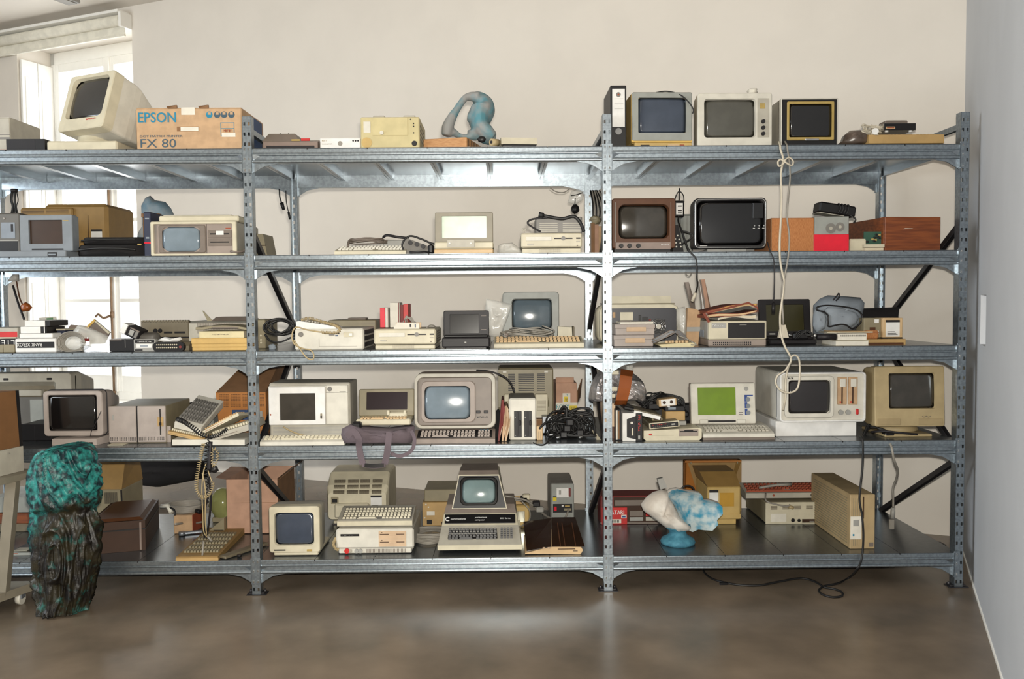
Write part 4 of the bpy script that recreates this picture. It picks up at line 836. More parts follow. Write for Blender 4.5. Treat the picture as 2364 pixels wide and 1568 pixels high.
r, w, h4 = it('video_cassette', 'cassette box with white side on top of its stack', 'cassette', 57, 115, 740, 3, .08, z=z+h3+.001); B().box(-w/2, w*.3, 0, .19, 0, h4, .001).obj('white_sleeve', 'white', r); B().box(w*.3, w/2, .002, .188, .001, h4-.001, .001).obj('black_case', 'black', r)
r, w, h = it('picture_card', 'card with a green picture standing behind the cassette stack', 'card', 95, 134, 732, 3, .34, ry=-4); B().box(-w/2, w/2, 0, .006, 0, h, .0005).obj('board', 'putty', r); pan(r, w, h, 'green_print', .44, .5, .83, .97, 'green', .001); B().tube([(w*.15, -.01, h*.05), (w*.3, -.002, h*.5), (w*.48, -.01, h*.02)], .004, 5).obj('easel_strut', 'black', r)
o = thing('desk_microphone', 'dark gooseneck stalk with a brown lamp-like head by the window', 'microphone', (0, 0, 0)); B().tube(spline([AT(30, 660, .5), AT(42, 700, .45), AT(56, 738, .42)], 6), .006, 6).obj('stalk', 'charcoal', o); B().tube(spline([AT(38, 650, .5), AT(46, 690, .48), AT(58, 712, .46)], 6), .004, 6).obj('lead', 'brown', o)
p = AT(58, 710, .45); B().puff([(p.x+x, p.z+y) for x, y in ((-.025, .012), (0, .03), (.02, .02), (.035, .0), (.018, -.02), (-.02, -.024))], .45, .02, .02, 4, 3, .006).obj('head', 'brown_tape', o); p = AT(30, 650, .5); B().puff([(p.x+x, p.z+y) for x, y in ((-.03, 0), (0, .04), (.03, .04), (.03, .0))], .5, .02, .02, 4, 3, .004).obj('clamp', 'grey', o)
r, w, h = it('small_carton', 'dark blue carton with cream top edge beside the lettered white carton', 'carton', 131, 150, 763, 3, .16); body(r, w, h, .15, 'navy', 'walls', .002); B().box(-w/2-.003, w/2+.003, -.003, .15, h, h+.008, .001).obj('lid', 'cream', r)
r, w, h = it('printed_folder', 'white printed folder with a dark blue corner behind the plastic bag', 'folder', 130, 185, 783, 3, .10); B().box(-w/2, w/2, 0, .02, 0, h, .001).obj('board', 'white', r); pan(r, w, h, 'blue_corner', 0, .02, .12, .8, 'navy', .001)
r, w, h = it('magazine', 'magazine with red stripe tipped up behind the plastic bag', 'magazine', 142, 196, 740, 3, .26, z=D3+.06); r.rotation_euler = (rad(-32), 0, rad(6)); B().hexa([(-w*.6, 0, -.04), (w*.5, 0, -.04), (w*.5, .008, -.04), (-w*.6, .008, -.04), (-w*.25, 0, h*.9), (w*.55, 0, h*.8), (w*.55, .008, h*.8), (-w*.25, .008, h*.9)]).obj('pages', 'taupe_light', r); B().hexa([(-w*.45, -.001, h*.15), (w*.5, -.001, h*.1), (w*.5, .0, h*.1), (-w*.45, .0, h*.15), (-w*.36, -.001, h*.42), (w*.5, -.001, h*.36), (w*.5, 0, h*.36), (-w*.36, 0, h*.42)]).obj('stripe', 'dark_red', r)
r, w, h = it('magazine', 'yellow-edged magazine slanting beside the magazine with the red stripe', 'magazine', 195, 250, 737, 3, .28, z=D3+.05); B().prism([(-w*.5, h*.55), (-w*.1, h), (w*.55, h*.35), (w*.3, -.02), (-w*.3, -.02)], .0, .012).obj('pages', 'taupe', r); B().prism([(-w*.52, h*.55), (-w*.1, h), (-w*.02, h*.93), (-w*.42, h*.5)], -.004, .014).obj('yellow_cover', 'gold_plastic', r); B().prism([(-w*.1, h), (w*.56, h*.36), (w*.5, h*.28), (-w*.1, h*.92)], -.003, .013).obj('cover_edge', 'cream', r)
X0 = AT(200, 812, .08).x; out = opts([(138, 810), (141, 790), (150, 772), (168, 766), (184, 747), (206, 756), (226, 764), (250, 778), (260, 786), (252, 800), (248, 811), (226, 806), (205, 798), (196, 800), (196, 810), (166, 812)], .1, X0, D3)
o = thing('clear_bag', 'crumpled clear plastic bag holding a coiled grey lead', 'bag', (X0, .1, D3)); B().puff(out, 0, .05, .05, 9, 12, .03).obj('film', 'plastic_wrap', o); b = B(); rn = random.Random(12); c = opts([(170, 792)], .05, X0, D3)[0]
for k in range(7): q = .045+.004*k; b.tube(spline([(c[0]+q*cos(a)*(1+.1*rn.random()), -.05-.004*k, max(.006, c[1]+q*.85*sin(a))) for a in [j*.7 for j in range(9)]], 4), .0032, 5)
b.obj('lead', 'cord_grey', o); c = opts([(203, 785)], .05, X0, D3)[0]; B().box(c[0]-.012, c[0]+.012, -.062, -.058, c[1]-.006, c[1]+.008, .001).obj('red_seal', 'dark_red', o)
r, w, h = it('black_carton', 'black box supporting a tilted cassette radio', 'box', 252, 310, 783, 3, .07); body(r, w, h, .2, 'black', 'walls', .003); pan(r, w, h, 'edge_line', .62, .3, .64, .95, 'grey', .001); pan(r, w, h, 'label_band', 0, .9, .5, 1, 'taupe', .001); hb = h
r, w, h = it('cassette_radio', 'dark cassette player tilted against its white sleeve', 'cassette player', 272, 318, 745, 3, .10, z=D3+hb+.012); r.rotation_euler = (0, rad(26), 0)
B().box(-w*.42, w*.45, 0, .1, 0, h*.75, .003).obj('housing', 'charcoal', r); B().box(-w*.45, -w*.2, -.01, .08, .004, h*.78, .001).obj('white_sleeve', 'white', r); pan(r, w, h, 'window', .45, .15, .68, .55, 'grey', .002); pan(r, w, h, 'panel', .75, .1, .9, .7, 'midgrey', .002); pan(r, w, h, 'buttons', .42, .6, .92, .7, 'taupe', .003)
r, w, h = it('blue_cushion', 'small slate blue pouch behind the grey cassette player', 'pouch', 313, 362, 768, 3, .14); B().puff(rrect(-w/2, w/2, 0, h, .02), .03, .05, .06, 6, 4, .008, c=(0, h/2)).obj('body', 'slate_dark', r); B().tube([(-w*.4, -.022, h*.5), (w*.4, -.022, h*.5)], .002, 5).obj('zip', 'charcoal', r)
r, w, h = it('cassette_recorder', 'grey cassette player with white window next to the remote control', 'cassette player', 308, 359, 783, 3, .05)
body(r, w, h, .03, 'grey', 'housing', .003); pan(r, w, h, 'title_band', .06, .70, .94, .92, 'black', .001); scribble(r, 11, -w*.30, h*.76, h*.10, w*.62, 'white', -.002); pan(r, w, h, 'window', .13, .28, .82, .60, 'white', .001); pan(r, w, h, 'window_print', .3, .38, .65, .5, 'label_blue', .0015); pan(r, w, h, 'lower_badge', .05, .06, .4, .17, 'charcoal', .001)
r, w, h = it('remote_control', 'black remote control with two rows of pale buttons', 'remote control', 352, 425, 789, 3, .03); B().prism([(x, z) for x, z in rrect(-w/2, w/2, 0, h*.95, h*.44, 6)], 0, .025).obj('housing', 'black', r)
b = B()
for i in range(11):
    for v in (.33, .62): b.box(-w*.38+i*w*.062, -w*.38+i*w*.062+.0065, -.003, .001, h*v, h*v+.0065, .001)
b.obj('buttons', 'cream', r, kind='stuff'); B().cyl((w*.38, 0, h*.45), (w*.38, -.003, h*.45), .007, 12).obj('power_button', 'dark_red', r)
r, w, h = it('dot_printer', 'grey-brown printer with a scalloped top edge and two dark dials', 'printer', 325, 435, 742, 3, .26)
B().box(-w/2, w/2, .02, .26, .0, h*.97, .004).obj('housing', 'olive_dark', r); B().box(-w/2, w/2, 0, .03, h*.42, h, .004).obj('front_panel', 'olive_dark', r); pan(r, w, h, 'gap', .0, .40, 1, .44, 'black', .001, 0)
for u in (.30, .40): knob(r, 'dial', (u-.5)*w, h*.66, .012, 'black', .006)
b = B()
for k in range(17): b.cyl((-w/2+(k+.5)*w/17, .0, h), (-w/2+(k+.5)*w/17, .03, h), w/40, 8)
b.obj('scalloped_rim', 'olive_dark', r, kind='stuff'); pan(r, w, h, 'badge', .48, .56, .66, .63, 'black', .001); pan(r, w, h, 'badge', .70, .56, .93, .63, 'black', .001)
B().tube(spline([(-w*.12, -.004, h*.1), (0, -.01, h*.3), (w*.15, -.004, h*.42)], 4), .003, 5).obj('lead', 'charcoal', r)
X0 = AT(393, 790, .1).x; out = opts([(362, 786), (380, 778), (400, 782), (416, 778), (420, 784), (408, 790), (380, 791)], .1, X0, D3); solo(B().puff(out, 0, .03, .03, 5, 2, .01), 'crumpled_wrapper', 'white', 'white crumpled wrapper above the black remote control', 'wrapper', loc=(X0, .1, D3)).location.z += .0
r, w, h = it('olive_tray', 'low olive tray under the white crumpled wrapper', 'tray', 352, 436, 789, 3, .12); B().prismx([(0, 0), (.12, 0), (.12, h), (.03, h*.95), (0, h*.5)], -w/2, w/2).obj('housing', 'olive_dark', r); pan(r, w, h, 'front_line', .3, .1, .9, .16, 'black', .001)
r, w, h = it('thermal_printer', 'putty printer with a finely ribbed grille behind the books', 'printer', 436, 576, 741, 3, .22)
B().prismx([(0, 0), (.28, 0), (.28, h), (.05, h), (0, h*.92)], -w/2, w/2).obj('housing', 'putty', r); slots(r, 'grille', -w*.36, w*.44, h*.56, h*.92, 44, 1, 'taupe', .0, .45, 1); B().hexa([(-w*.15, .02, h), (w*.5, .02, h), (w*.5, .2, h), (-w*.15, .2, h), (-w*.1, .05, h+.02), (w*.45, .05, h+.02), (w*.45, .18, h+.02), (-w*.1, .18, h+.02)]).obj('paper_cover', 'taupe', r); B().prism([(-w*.33, h+.055), (-w*.3, h+.05), (-w*.16, h), (-w*.25, h)], .05, .054).obj('paper_flap', 'olive', r)
zt = D3+.002; hh = .0145
for k, (x0, x1, lab, m) in enumerate(((444, 574, 'lowest cream catalogue of the pile by the post', 'gold_book'), (443, 573, 'second cream catalogue of the pile by the post', 'gold_book'), (442, 573, 'thick cream catalogue third in the pile by the post', 'gold_book'))):
    a, b2 = AT(x0, 800, .05), AT(x1, 800, .05); q = hh*(1.9 if k == 2 else 1.15); book('catalogue', lab, b2.x-a.x, q, .22, m, ((a.x+b2.x)/2, .05, zt), group='pile of catalogues by the post', pg='blond'); zt += q+.0006
a, b2 = AT(460, 780, .06), AT(563, 780, .06); rr = book('hardback', 'pale hardback on top of the cream catalogues', b2.x-a.x, .034, .2, 'page_cover', ((a.x+b2.x)/2, .06, zt), group='pile of catalogues by the post'); scribble(rr, 16, -.045, .016, .005, .085, 'taupe', -.001, 'spine_print'); zt += .035
a, b2 = AT(452, 765, .09), AT(575, 765, .09); r = thing('magazine', 'grey magazine sagging on the pale hardback', 'magazine', ((a.x+b2.x)/2, .09, zt)); w = b2.x-a.x
b = B(); R = []
for k in range(9): u = k/8-.5; z = .016*(1-(2*u)**2)+(.008 if k == 0 else 0); R.append([(u*w, y, z+e) for y, e in ((0, 0), (.2, .01), (.2, .02), (0, .012))])
b.loft(R, False); b.obj('pages', 'olive', r); B().box(-w*.2, w*.3, -.001, .0, .012, .02, 0).obj('edge_print', 'taupe', r)
r, w, h = it('brown_case', 'olive casing behind the post with screws showing', 'casing', 578, 612, 738, 3, .24); body(r, w, h, .25, 'olive', 'housing', .004)
for v in (.2, .3, .45): knob(r, 'screw', w*.2, h*v, .006, 'cream', .004)
# --- middle bay
rn = random.Random(21); b = B(); c = AT(645, 755, .12)
for k in range(6):
    q = rn.uniform(.055, .085); tl = rn.uniform(-.5, .5); b.tube(spline([c+Vector((q*cos(a), .02*sin(a+k)+.015*k-.03, q*.55*sin(a)+tl*q*cos(a)*.6)) for a in [j*.785 for j in range(8)]], 4, True), .0048, 6, True)
b.tube(spline([AT(612, 772, .1), AT(625, 787, .08), AT(650, 789, .08), AT(680, 775, .08)], 5), .0048, 6)
solo(b, 'black_lead', 'rubber', 'loose coil of black cable leaning against the rack brace', 'cable')
p = AT(628, 788, .14); solo(B().blob((0, 0, .012), .02, .012, .016, 3, .2), 'ferrite_plug', 'fabric_grey', 'small pale plug under the black cable coil', 'plug', loc=(p.x, .14, D3))
r, w, h = it('desktop_computer', 'off-white desktop computer carrying a beige telephone-like handset', 'computer', 680, 839, 759, 3, .05)
body(r, w, h, .38, 'offwhite', 'housing', .006); pan(r, w, h, 'floppy_slot', .43, .74, .65, .80, 'charcoal', .003); pan(r, w, h, 'floppy_notch', .50, .68, .58, .76, 'midgrey', .004); pan(r, w, h, 'blue_badge', .59, .64, .63, .70, 'blue', .003); pan(r, w, h, 'switch_plate', .71, .60, .85, .82, 'cream', .003); pan(r, w, h, 'power_switch', .79, .64, .84, .78, 'white', .007); knob(r, 'logo', -w*.41, h*.74, .014, 'midgrey', .002); pan(r, w, h, 'seam_line', .35, .16, .355, .52, 'taupe', .001); pan(r, w, h, 'seam_line', .35, .16, .9, .17, 'taupe', .001)
for v in (.12, .42, .70): B().box(w/2-.001, w/2+.0015, .03, .34, h*v, h*(v+.2), 0).obj('side_vent', 'charcoal', r)
hd_ = h
r, w, h = it('compact_keyboard', 'white keyboard with sloping end on the off-white desktop computer', 'keyboard', 683, 776, 741, 3, .06, z=D3+hd_)
B().prism([(-w/2, .0), (-w/2, h*.9), (-w*.42, h), (w*.3, h*.42), (w*.5, h*.2), (w*.5, 0)], 0, .17).obj('housing', 'white', r); b = B()
for i in range(10):
    for j in range(4): x = -w*.3+i*w*.075; zz = h*(1-.58*(x/w+.42)/.72); b.box(x, x+w*.055, .03+j*.03, .052+j*.03, zz, zz+.007, .001)
b.obj('keycaps', 'putty', r, kind='stuff')
Pc = helix([AT(695, 739, .10), AT(715, 735, .09), AT(745, 743, .08), AT(775, 752, .05), AT(785, 762, .03), AT(772, 768, .03), AT(742, 767, .03)], .006, 46)
o = thing('curly_cord', 'tan curly cord running over the white keyboard and down the deck', 'cable', (0, 0, 0)); B().tube(Pc, .0024, 5).obj('coil', 'cord_tan', o)
B().tube(spline([AT(742, 767, .03), AT(710, 762, .03), AT(683, 756, .03), AT(674, 775, .02), AT(680, 795, .01), AT(700, 805, -.004), AT(716, 808, -.008), AT(724, 818, -.01), AT(722, 830, -.012), AT(708, 826, -.012), AT(692, 805, -.006), AT(678, 785, .02)], 6), .0038, 6).obj('tail', 'cord_tan', o)
r, w, h = it('desktop_computer', 'beige desktop computer behind the white keyboard', 'computer', 757, 868, 739, 3, .42); body(r, w, h, .3, 'olive', 'housing', .005); pan(r, w, h, 'switch', .56, .55, .66, .72, 'white', .003); pan(r, w, h, 'socket', .80, .55, .88, .73, 'black', .003); pan(r, w, h, 'seam_line', .0, .84, 1, .85, 'taupe', .001); B().box(-w*.1, w*.28, .02, .1, h, h+.012, .003).obj('paper_scrap', 'taupe', r)
for k, (x0, x1, yt, m, lab) in enumerate(((877, 888, 711, 'bright_red', 'short book with red spine'), (889, 896, 711, 'paper', 'thin white booklet'), (900, 922, 699, 'paper', 'tall thick book with white spine'), (924, 931, 704, 'dark_red', 'thin dark red book'), (931, 942, 702, 'red', 'red book at the end'))):
    r, w, h = it('paperback', lab+' standing in the row on the beige computer', 'book', x0, x1, yt, 3, .28, group='books standing on the beige computer'); r.location.z = AT(900, 760, .05).z+.002; h = AT((x0+x1)/2, yt, .28).z-r.location.z
    B().box(-w/2, w/2, 0, .14, 0, h, .001).obj('cover', m, r); B().box(-w/2+.002, w/2-.002, .003, .138, h-.001, h+.0008, 0).obj('pages', 'taupe', r)
    if k in (1, 2): pan(r, w, h, 'edge_line', .86, .0, .95, 1, 'dark_red', .0006)
r, w, h = it('desktop_computer', 'beige desktop computer with floppy slot beside the black laptop', 'computer', 863, 1006, 760, 3, .05); desktop(r, w, h, 'cream', .24)
for k in range(5): B().box(w/2-.001, w/2+.0015, .03, .30, h*(.35+.12*k), h*(.39+.12*k), 0).obj('side_vent', 'taupe', r)
hd2 = h
r, w, h = it('cable_tray', 'small open tray of papers and leads on the beige desktop computer', 'tray', 909, 968, 744, 3, .1, z=D3+hd2)
B().prism([(-w/2, 0), (w/2, 0), (w/2, h*.8), (-w*.35, h), (-w/2, h*.3)], 0, .01).obj('front_wall', 'paper', r); B().box(-w/2, w/2, .1, .105, 0, h*.9, .001).obj('rear_wall', 'blond', r); B().box(-w/2, w/2, .01, .1, 0, .003, 0).obj('bottom', 'card', r); pan(r, w, h, 'print_mark', .62, .25, .68, .75, 'charcoal', .001); pan(r, w, h, 'print_mark', .82, .2, .86, .7, 'blue', .001)
b = B(); rn = random.Random(5)
for k in range(5): b.tube(spline([(-w*.1+rn.uniform(-.02, .02), .02+.01*k, h*.4), (-w*.05, .03, h*1.4+.004*k), (w*.05+rn.uniform(-.02, .02), .03, h*1.6), (w*.2+.008*k, .02, h*.6)], 4), .003, 5)
b.obj('leads', 'cord_grey', r)
cable('thin_lead', [AT(985, 757, .1), AT(993, 751, .12), AT(1002, 752, .14), AT(1006, 757, .16)], .003, 'cord_grey', 'thin grey lead behind the beige desktop computer', 'cable')
r, w, h = it('black_laptop', 'black laptop opened with a dark screen', 'laptop', 1020, 1131, 779, 3, .04)
B().box(-w/2, w/2, 0, .26, .006, h, .007).obj('base', 'charcoal', r); pan(r, w, h, 'front_line', .02, .62, .98, .68, 'black', .001); pan(r, w, h, 'latch', .47, .5, .51, .62, 'grey', .002); B().box(-w/2+.02, w/2-.02, .01, .24, 0, .007, 0).obj('feet', 'black', r)
B().box(-w*.46, w*.46, .02, .1, h-.001, h+.012, .004).obj('hinge_bar', 'black', r)
hd = link('lid', None, r); hd.location = (0, .05, h); hd.rotation_euler = (rad(-6), 0, 0); p0, p1 = AT(1024, 717, .1), AT(1129, 717, .1); lw = p1.x-p0.x; lh = p0.z-(D3+h)
B().bezel((-lw/2, lw/2, 0, lh), (-lw*.36, lw*.28, lh*.14, lh*.86), 0, .006, .01, .003, .02, .001).obj('bezel', 'charcoal', hd); B().box(-lw*.36, lw*.28, .005, .007, lh*.14, lh*.86, 0).obj('screen', 'screen_dark', hd); B().box(-lw/2+.003, lw/2-.003, .017, .028, .003, lh-.003, .006).obj('rear_cover', 'charcoal', hd)
B().box(lw*.33, lw*.44, -.001, .002, lh*.78, lh*.80, 0).obj('badge', 'taupe', hd); B().box(lw*.33, lw*.44, -.001, .002, lh*.25, lh*.28, 0).obj('indicator', 'taupe', hd); B().box(-lw*.31, -lw*.19, -.001, .002, .0, lh*.05, 0).obj('sticker', 'midgrey', hd)
X0 = AT(1150, 780, .22).x; out = opts([(1132, 778), (1124, 745), (1120, 715), (1122, 690), (1150, 695), (1182, 702), (1176, 725), (1166, 750), (1155, 778)], .22, X0, D3); solo(B().puff(out, 0, .035, .035, 7, 31, .03), 'antistatic_bag', 'plastic_wrap', 'creased clear plastic bag standing by the black laptop', 'bag', loc=(X0, .24, D3))
r, w, h = it('display_monitor', 'pale grey monitor with slate screen catching the flash', 'monitor', 1160, 1291, 684, 3, .42); r.rotation_euler = (rad(-4), 0, 0); r.location.z += .025
crt(r, w, h, .34, 'bezel_grey', 'screen_slate_b', (.16, .22, .88, .86), 'bezel_grey', .02, .02, 0, 0, .012, .022, .7, .06)
r, w, h = it('desk_keyboard', 'cream keyboard with separate key blocks before the grey monitor', 'keyboard', 1141, 1348, 784, 3, .10)
keyboard(r, w, .19, .024, .05, 'cream', 'blond', 22, 5, .02, .97, 'olive')
rn = random.Random(15); o = thing('grey_lead', 'heap of grey lead lying on the cream keyboard', 'cable', (0, 0, 0)); b = B(); c = AT(1215, 771, .17)
for k in range(7): b.tube(spline([c+Vector((cos(a)*(.14-.008*k)+rn.uniform(-.006, .006), sin(a)*.03, .005*k+.008*sin(2*a+k)-.005)) for a in [j*.785 for j in range(9)]], 4), .0032, 5)
b.tube(spline([AT(1200, 765, .12), AT(1175, 768, .1), AT(1163, 775, .1), AT(1170, 778, .1)], 5), .004, 5).tube(spline([AT(1252, 752, .2), AT(1268, 758, .17), AT(1280, 765, .15), AT(1260, 772, .14)], 5), .004, 5).obj('lead', 'cord_grey', o); p = AT(1165, 772, .1); B().cyl(p, p+Vector((.02, 0, -.004)), .010, 12).obj('plug', 'taupe', o)
r, w, h = it('small_mouse', 'boxy beige mouse with dark edge behind the cream keyboard', 'mouse', 1287, 1322, 754, 3, .34); B().hexa([(-w/2, 0, .0), (w/2, 0, .0), (w/2, .08, .0), (-w/2, .08, .0), (-w*.45, .0, h), (w*.45, 0, h*.96), (w*.45, .07, h*.96), (-w*.45, .07, h)]).obj('housing', 'cream', r); B().box(w*.5, w*.62, .0, .07, 0, h, .004).obj('dark_edge', 'olive_dark', r)
# --- corner bay
r, w, h = it('cabinet_computer', 'big rounded computer seen from the rear with a fan', 'computer', 1384, 1570, 702, 3, .34)
B().loft([[(x, y, z) for x, z in rrect(-w/2+e, w/2-e, e*.5, h-e, .05, 5)] for y, e in ((.02, 0), (.3, .004), (.45, .03))], True).obj('housing', 'cream', r); B().bezel((-w/2, w/2, 0, h), (-w*.46, w*.46, h*.06, h*.9), 0, .014, .05, .018, .03).obj('rim', 'cream', r); B().box(-w*.462, w*.462, .012, .016, h*.06, h*.9, 0).obj('rear_plate', 'navy_black', r)
B().loft([[(x, y, z) for y, z in ((.05, h-.004), (.36, h-.004), (.36, h+.03), (.05, h+.042))] for x in (-w*.36, w*.41)], False).obj('top_cover', 'cream', r); B().box(-w*.4, w*.45, .03, .4, h-.003, h+.004, .002).obj('cover_base', 'olive', r)
fx, fz = w*.235, h*.44; b = B()
for q in (.014, .022, .030, .038): b.tube([(fx+q*cos(2*pi*k/24), .006, fz+q*sin(2*pi*k/24)) for k in range(24)], .0017, 5, True)
for a in (45, 135, 225, 315): b.tube([(fx, .006, fz), (fx+.052*cos(rad(a)), .006, fz+.052*sin(rad(a)))], .002, 5)
b.obj('fan_guard', 'chrome', r); B().cyl((fx, .010, fz), (fx, .003, fz), .014, 18).obj('fan_hub', 'offwhite', r); B().cyl((fx, .0125, fz), (fx, .0105, fz), .043, 28).obj('fan_opening', 'black', r)
pan(r, w, h, 'rating_label', .26, .60, .42, .80, 'cream', .002, .012); pan(r, w, h, 'socket', .49, .5, .52, .72, 'black', .004, .012); pan(r, w, h, 'socket', .535, .55, .6, .68, 'black', .003, .012); knob(r, 'fuse', w*.13, h*.60, .007, 'dark_red', .006, .012); pan(r, w, h, 'tan_label', .165, .66, .2, .80, 'card', .002, .012)
zt = D3+.001
for k, (x0, x1, yt) in enumerate(((1418, 1508, 774), (1421, 1511, 749))):
    a, b2 = AT(x0, yt, .12), AT(x1, yt, .12); h = a.z-zt; r = thing('disk_box', ('lower grey file box with peach label of the stack by the post', 'upper grey file box with peach label of the stack by the post')[k], 'box', ((a.x+b2.x)/2, .12, zt), group='grey boxes stacked by the post'); w = b2.x-a.x
    B().box(-w/2, w/2, 0, .2, 0, h*.62, .002).obj('tray', 'pink_grey', r); B().box(-w/2-.003, w/2+.003, -.003, .203, h*.6, h, .002).obj('lid', 'pink_grey', r); pan(r, w, h, 'label', .28, .32, .78, .72, 'peach', .0045); zt += h+.001
a, b2 = AT(1432, 742, .13), AT(1508, 742, .13); rr = book('notepad', 'worn white notepad on the upper grey file box', b2.x-a.x, .011, .2, 'paper', ((a.x+b2.x)/2, .13, zt), 0); B().box(-.09, -.03, -.004, .06, .012, .017, .001).obj('metal_clip', 'taupe', rr)
r, w, h = it('yellow_pad', 'yellowed keyboard tray under a heap of blue-grey wires', 'tray', 1521, 1607, 791, 3, .05); B().prism([(-w/2, h*.4), (-w*.45, h*.6), (w*.5, h), (w*.5, .4*h), (w*.42, 0), (-w*.42, 0)], 0, .16).obj('housing', 'page_cover', r); b = B(); rn = random.Random(6)
for k in range(7): x = -w*.3+k*w*.09; b.box(x, x+.012, .02+.01*(k % 3), .04+.01*(k % 3), h*.85, h*1.05+.008, .001)
b.obj('keycaps', 'blond', r, kind='stuff')
b = B(); b2 = B()
for k in range(9): (b if k % 2 else b2).tube(spline([AT(1508+rn.uniform(-3, 3), 792-k, .10), AT(1530, 782-k*1.2, .08), AT(1550, 771-k+rn.uniform(-3, 3), .07), AT(1568, 764+k*1.3, .08), AT(1585, 780+k, .09)], 5), .0034, 5)
o = thing('ribbon_wires', 'heap of blue-grey wires on the yellowed tray', 'cable', (0, 0, 0)); b.obj('blue_wires', 'slate', o); b2.obj('grey_wires', 'taupe', o); B().tube(spline([AT(1565, 775, .07), AT(1585, 782, .06), AT(1605, 794, .04), AT(1608, 797, .04), AT(1595, 796, .04)], 5), .003, 5).obj('pale_wire', 'cord_grey', o)
X0 = AT(1580, 780, .3).x; out = opts([(1566, 782), (1563, 745), (1562, 712), (1580, 708), (1586, 720), (1585, 780)], .3, X0, D3); o = solo(B().puff(out, 0, .04, .03, 6, 3, .015), 'clear_sleeve', 'plastic_wrap', 'clear plastic sleeve between the fan computer and the cardboard', 'sleeve', loc=(X0, .3, D3))
r, w, h = it('cardboard_piece', 'upright tan cardboard piece with grey tape', 'cardboard', 1584, 1617, 711, 3, .26); B().prism([(-w*.5, 0), (w*.35, 0), (w*.55, h*.88), (w*.2, h*.97), (-w*.38, h)], 0, .05).obj('board', 'card', r); B().prism([(-w*.47, h*.36), (w*.5, h*.36), (w*.52, h*.48), (-w*.45, h*.48)], -.002, 0).obj('tape', 'grey', r)
r, w, h = it('multimedia_computer', 'cream computer with black drive panel under brown folders', 'computer', 1636, 1770, 741, 3, .07)
B().box(-w/2, w/2, 0, .36, h*.27, h, .004).obj('housing', 'cream', r); B().box(-w/2, w/2, .004, .36, 0, h*.265, .004).obj('foot_section', 'taupe_light', r); pan(r, w, h, 'drive_panel', .335, .32, .965, .93, 'black', .003); pan(r, w, h, 'drive_lip', .335, .80, .965, .81, 'charcoal', .004); pan(r, w, h, 'eject_bar', .53, .83, .65, .85, 'grey', .005); pan(r, w, h, 'badge', .05, .72, .30, .92, 'grey', .0015); scribble(r, 3, -w*.44, h*.79, h*.10, w*.08, 'white', -.002); scribble(r, 8, -w*.36, h*.79, h*.05, w*.13, 'white', -.002); 
B().box(-w/2-.0015, -w/2, .02, .34, h*.3, h*.97, 0).obj('side_panel', 'grey', r); B().box(-w/2-.003, -w/2-.001, .10, .30, h*.34, h*.62, 0).obj('side_label', 'fabric_grey', r); slots(r, 'lower_grille', -w*.42, w*.25, h*.05, h*.2, 20, 2, 'charcoal', .004, .6, .6)
hm = h
def folder(name, lab, x0, x1, y0, y1, Y, m, pgm, d=.24, tilt=0, z0=None, th=.02):
    a, b2 = AT(x0, y0, Y), AT(x1, y1, Y); r = thing(name, lab, 'folder', (a.x, Y, a.z)); w = b2.x-a.x; dz = b2.z-a.z
    b = B(); c = B(); n = 8; R = []; R2 = []
    for k in range(n+1):
        u = k/n; z = dz*u+.006*sin(u*6+x0); q = th*(1+.25*sin(3*u+x1))
        R.append([(u*w, 0, z-q/2), (u*w, d, z-q/2), (u*w, d, z+q/2), (u*w, 0, z+q/2)])
        R2.append([(u*w*.96+.006, .0-.004, z-q*.3), (u*w*.96+.006, d*.98, z-q*.3), (u*w*.96+.006, d*.98, z+q*.32), (u*w*.96+.006, -.004, z+q*.32)])
    b.loft(R, False).obj('cover', m, r); c.loft(R2, False).obj('sheets', pgm, r); return r
folder('document_folder', 'lowest paper folder heaped on the cream computer', 1658, 1745, 735, 729, .09, 'paper', 'page', th=.013)
folder('document_folder', 'rust-edged folder in the middle of the heap on the cream computer', 1628, 1748, 733, 719, .08, 'rust_dark', 'blond', th=.014)
folder('document_folder', 'upper rust folder of the heap on the cream computer', 1632, 1748, 719, 701, .09, 'rust_dark', 'gold_plastic', th=.014)
r = thing('document_folder', 'topmost bent rust folder covering the heap on the cream computer', 'folder', (0, 0, 0)); B().loft([[AT(1626, 722, Y), AT(1728, 697, Y), AT(1750, 709, Y), AT(1751, 722, Y), AT(1747, 712, Y), AT(1728, 701, Y), AT(1632, 725, Y)] for Y in (.07, .32)], False).obj('cover', 'rust_dark', r); B().loft([[AT(1636, 724, Y), AT(1728, 702, Y), AT(1744, 711, Y), AT(1728, 705, Y)] for Y in (.08, .31)], False).obj('sheets', 'blond', r)
o = thing('carton_flap', 'brown folder spine folded down in front of the heap', 'folder', (0, 0, 0)); B().loft([[AT(1622, 724, Y), AT(1628, 722, Y), AT(1640, 743, Y), AT(1634, 745, Y)] for Y in (.06, .25)], False).obj('cover', 'rust_dark', o); B().loft([[AT(1628, 723, Y), AT(1632, 724, Y), AT(1640, 738, Y)] for Y in (.058, .06)], False).obj('label', 'taupe', o)
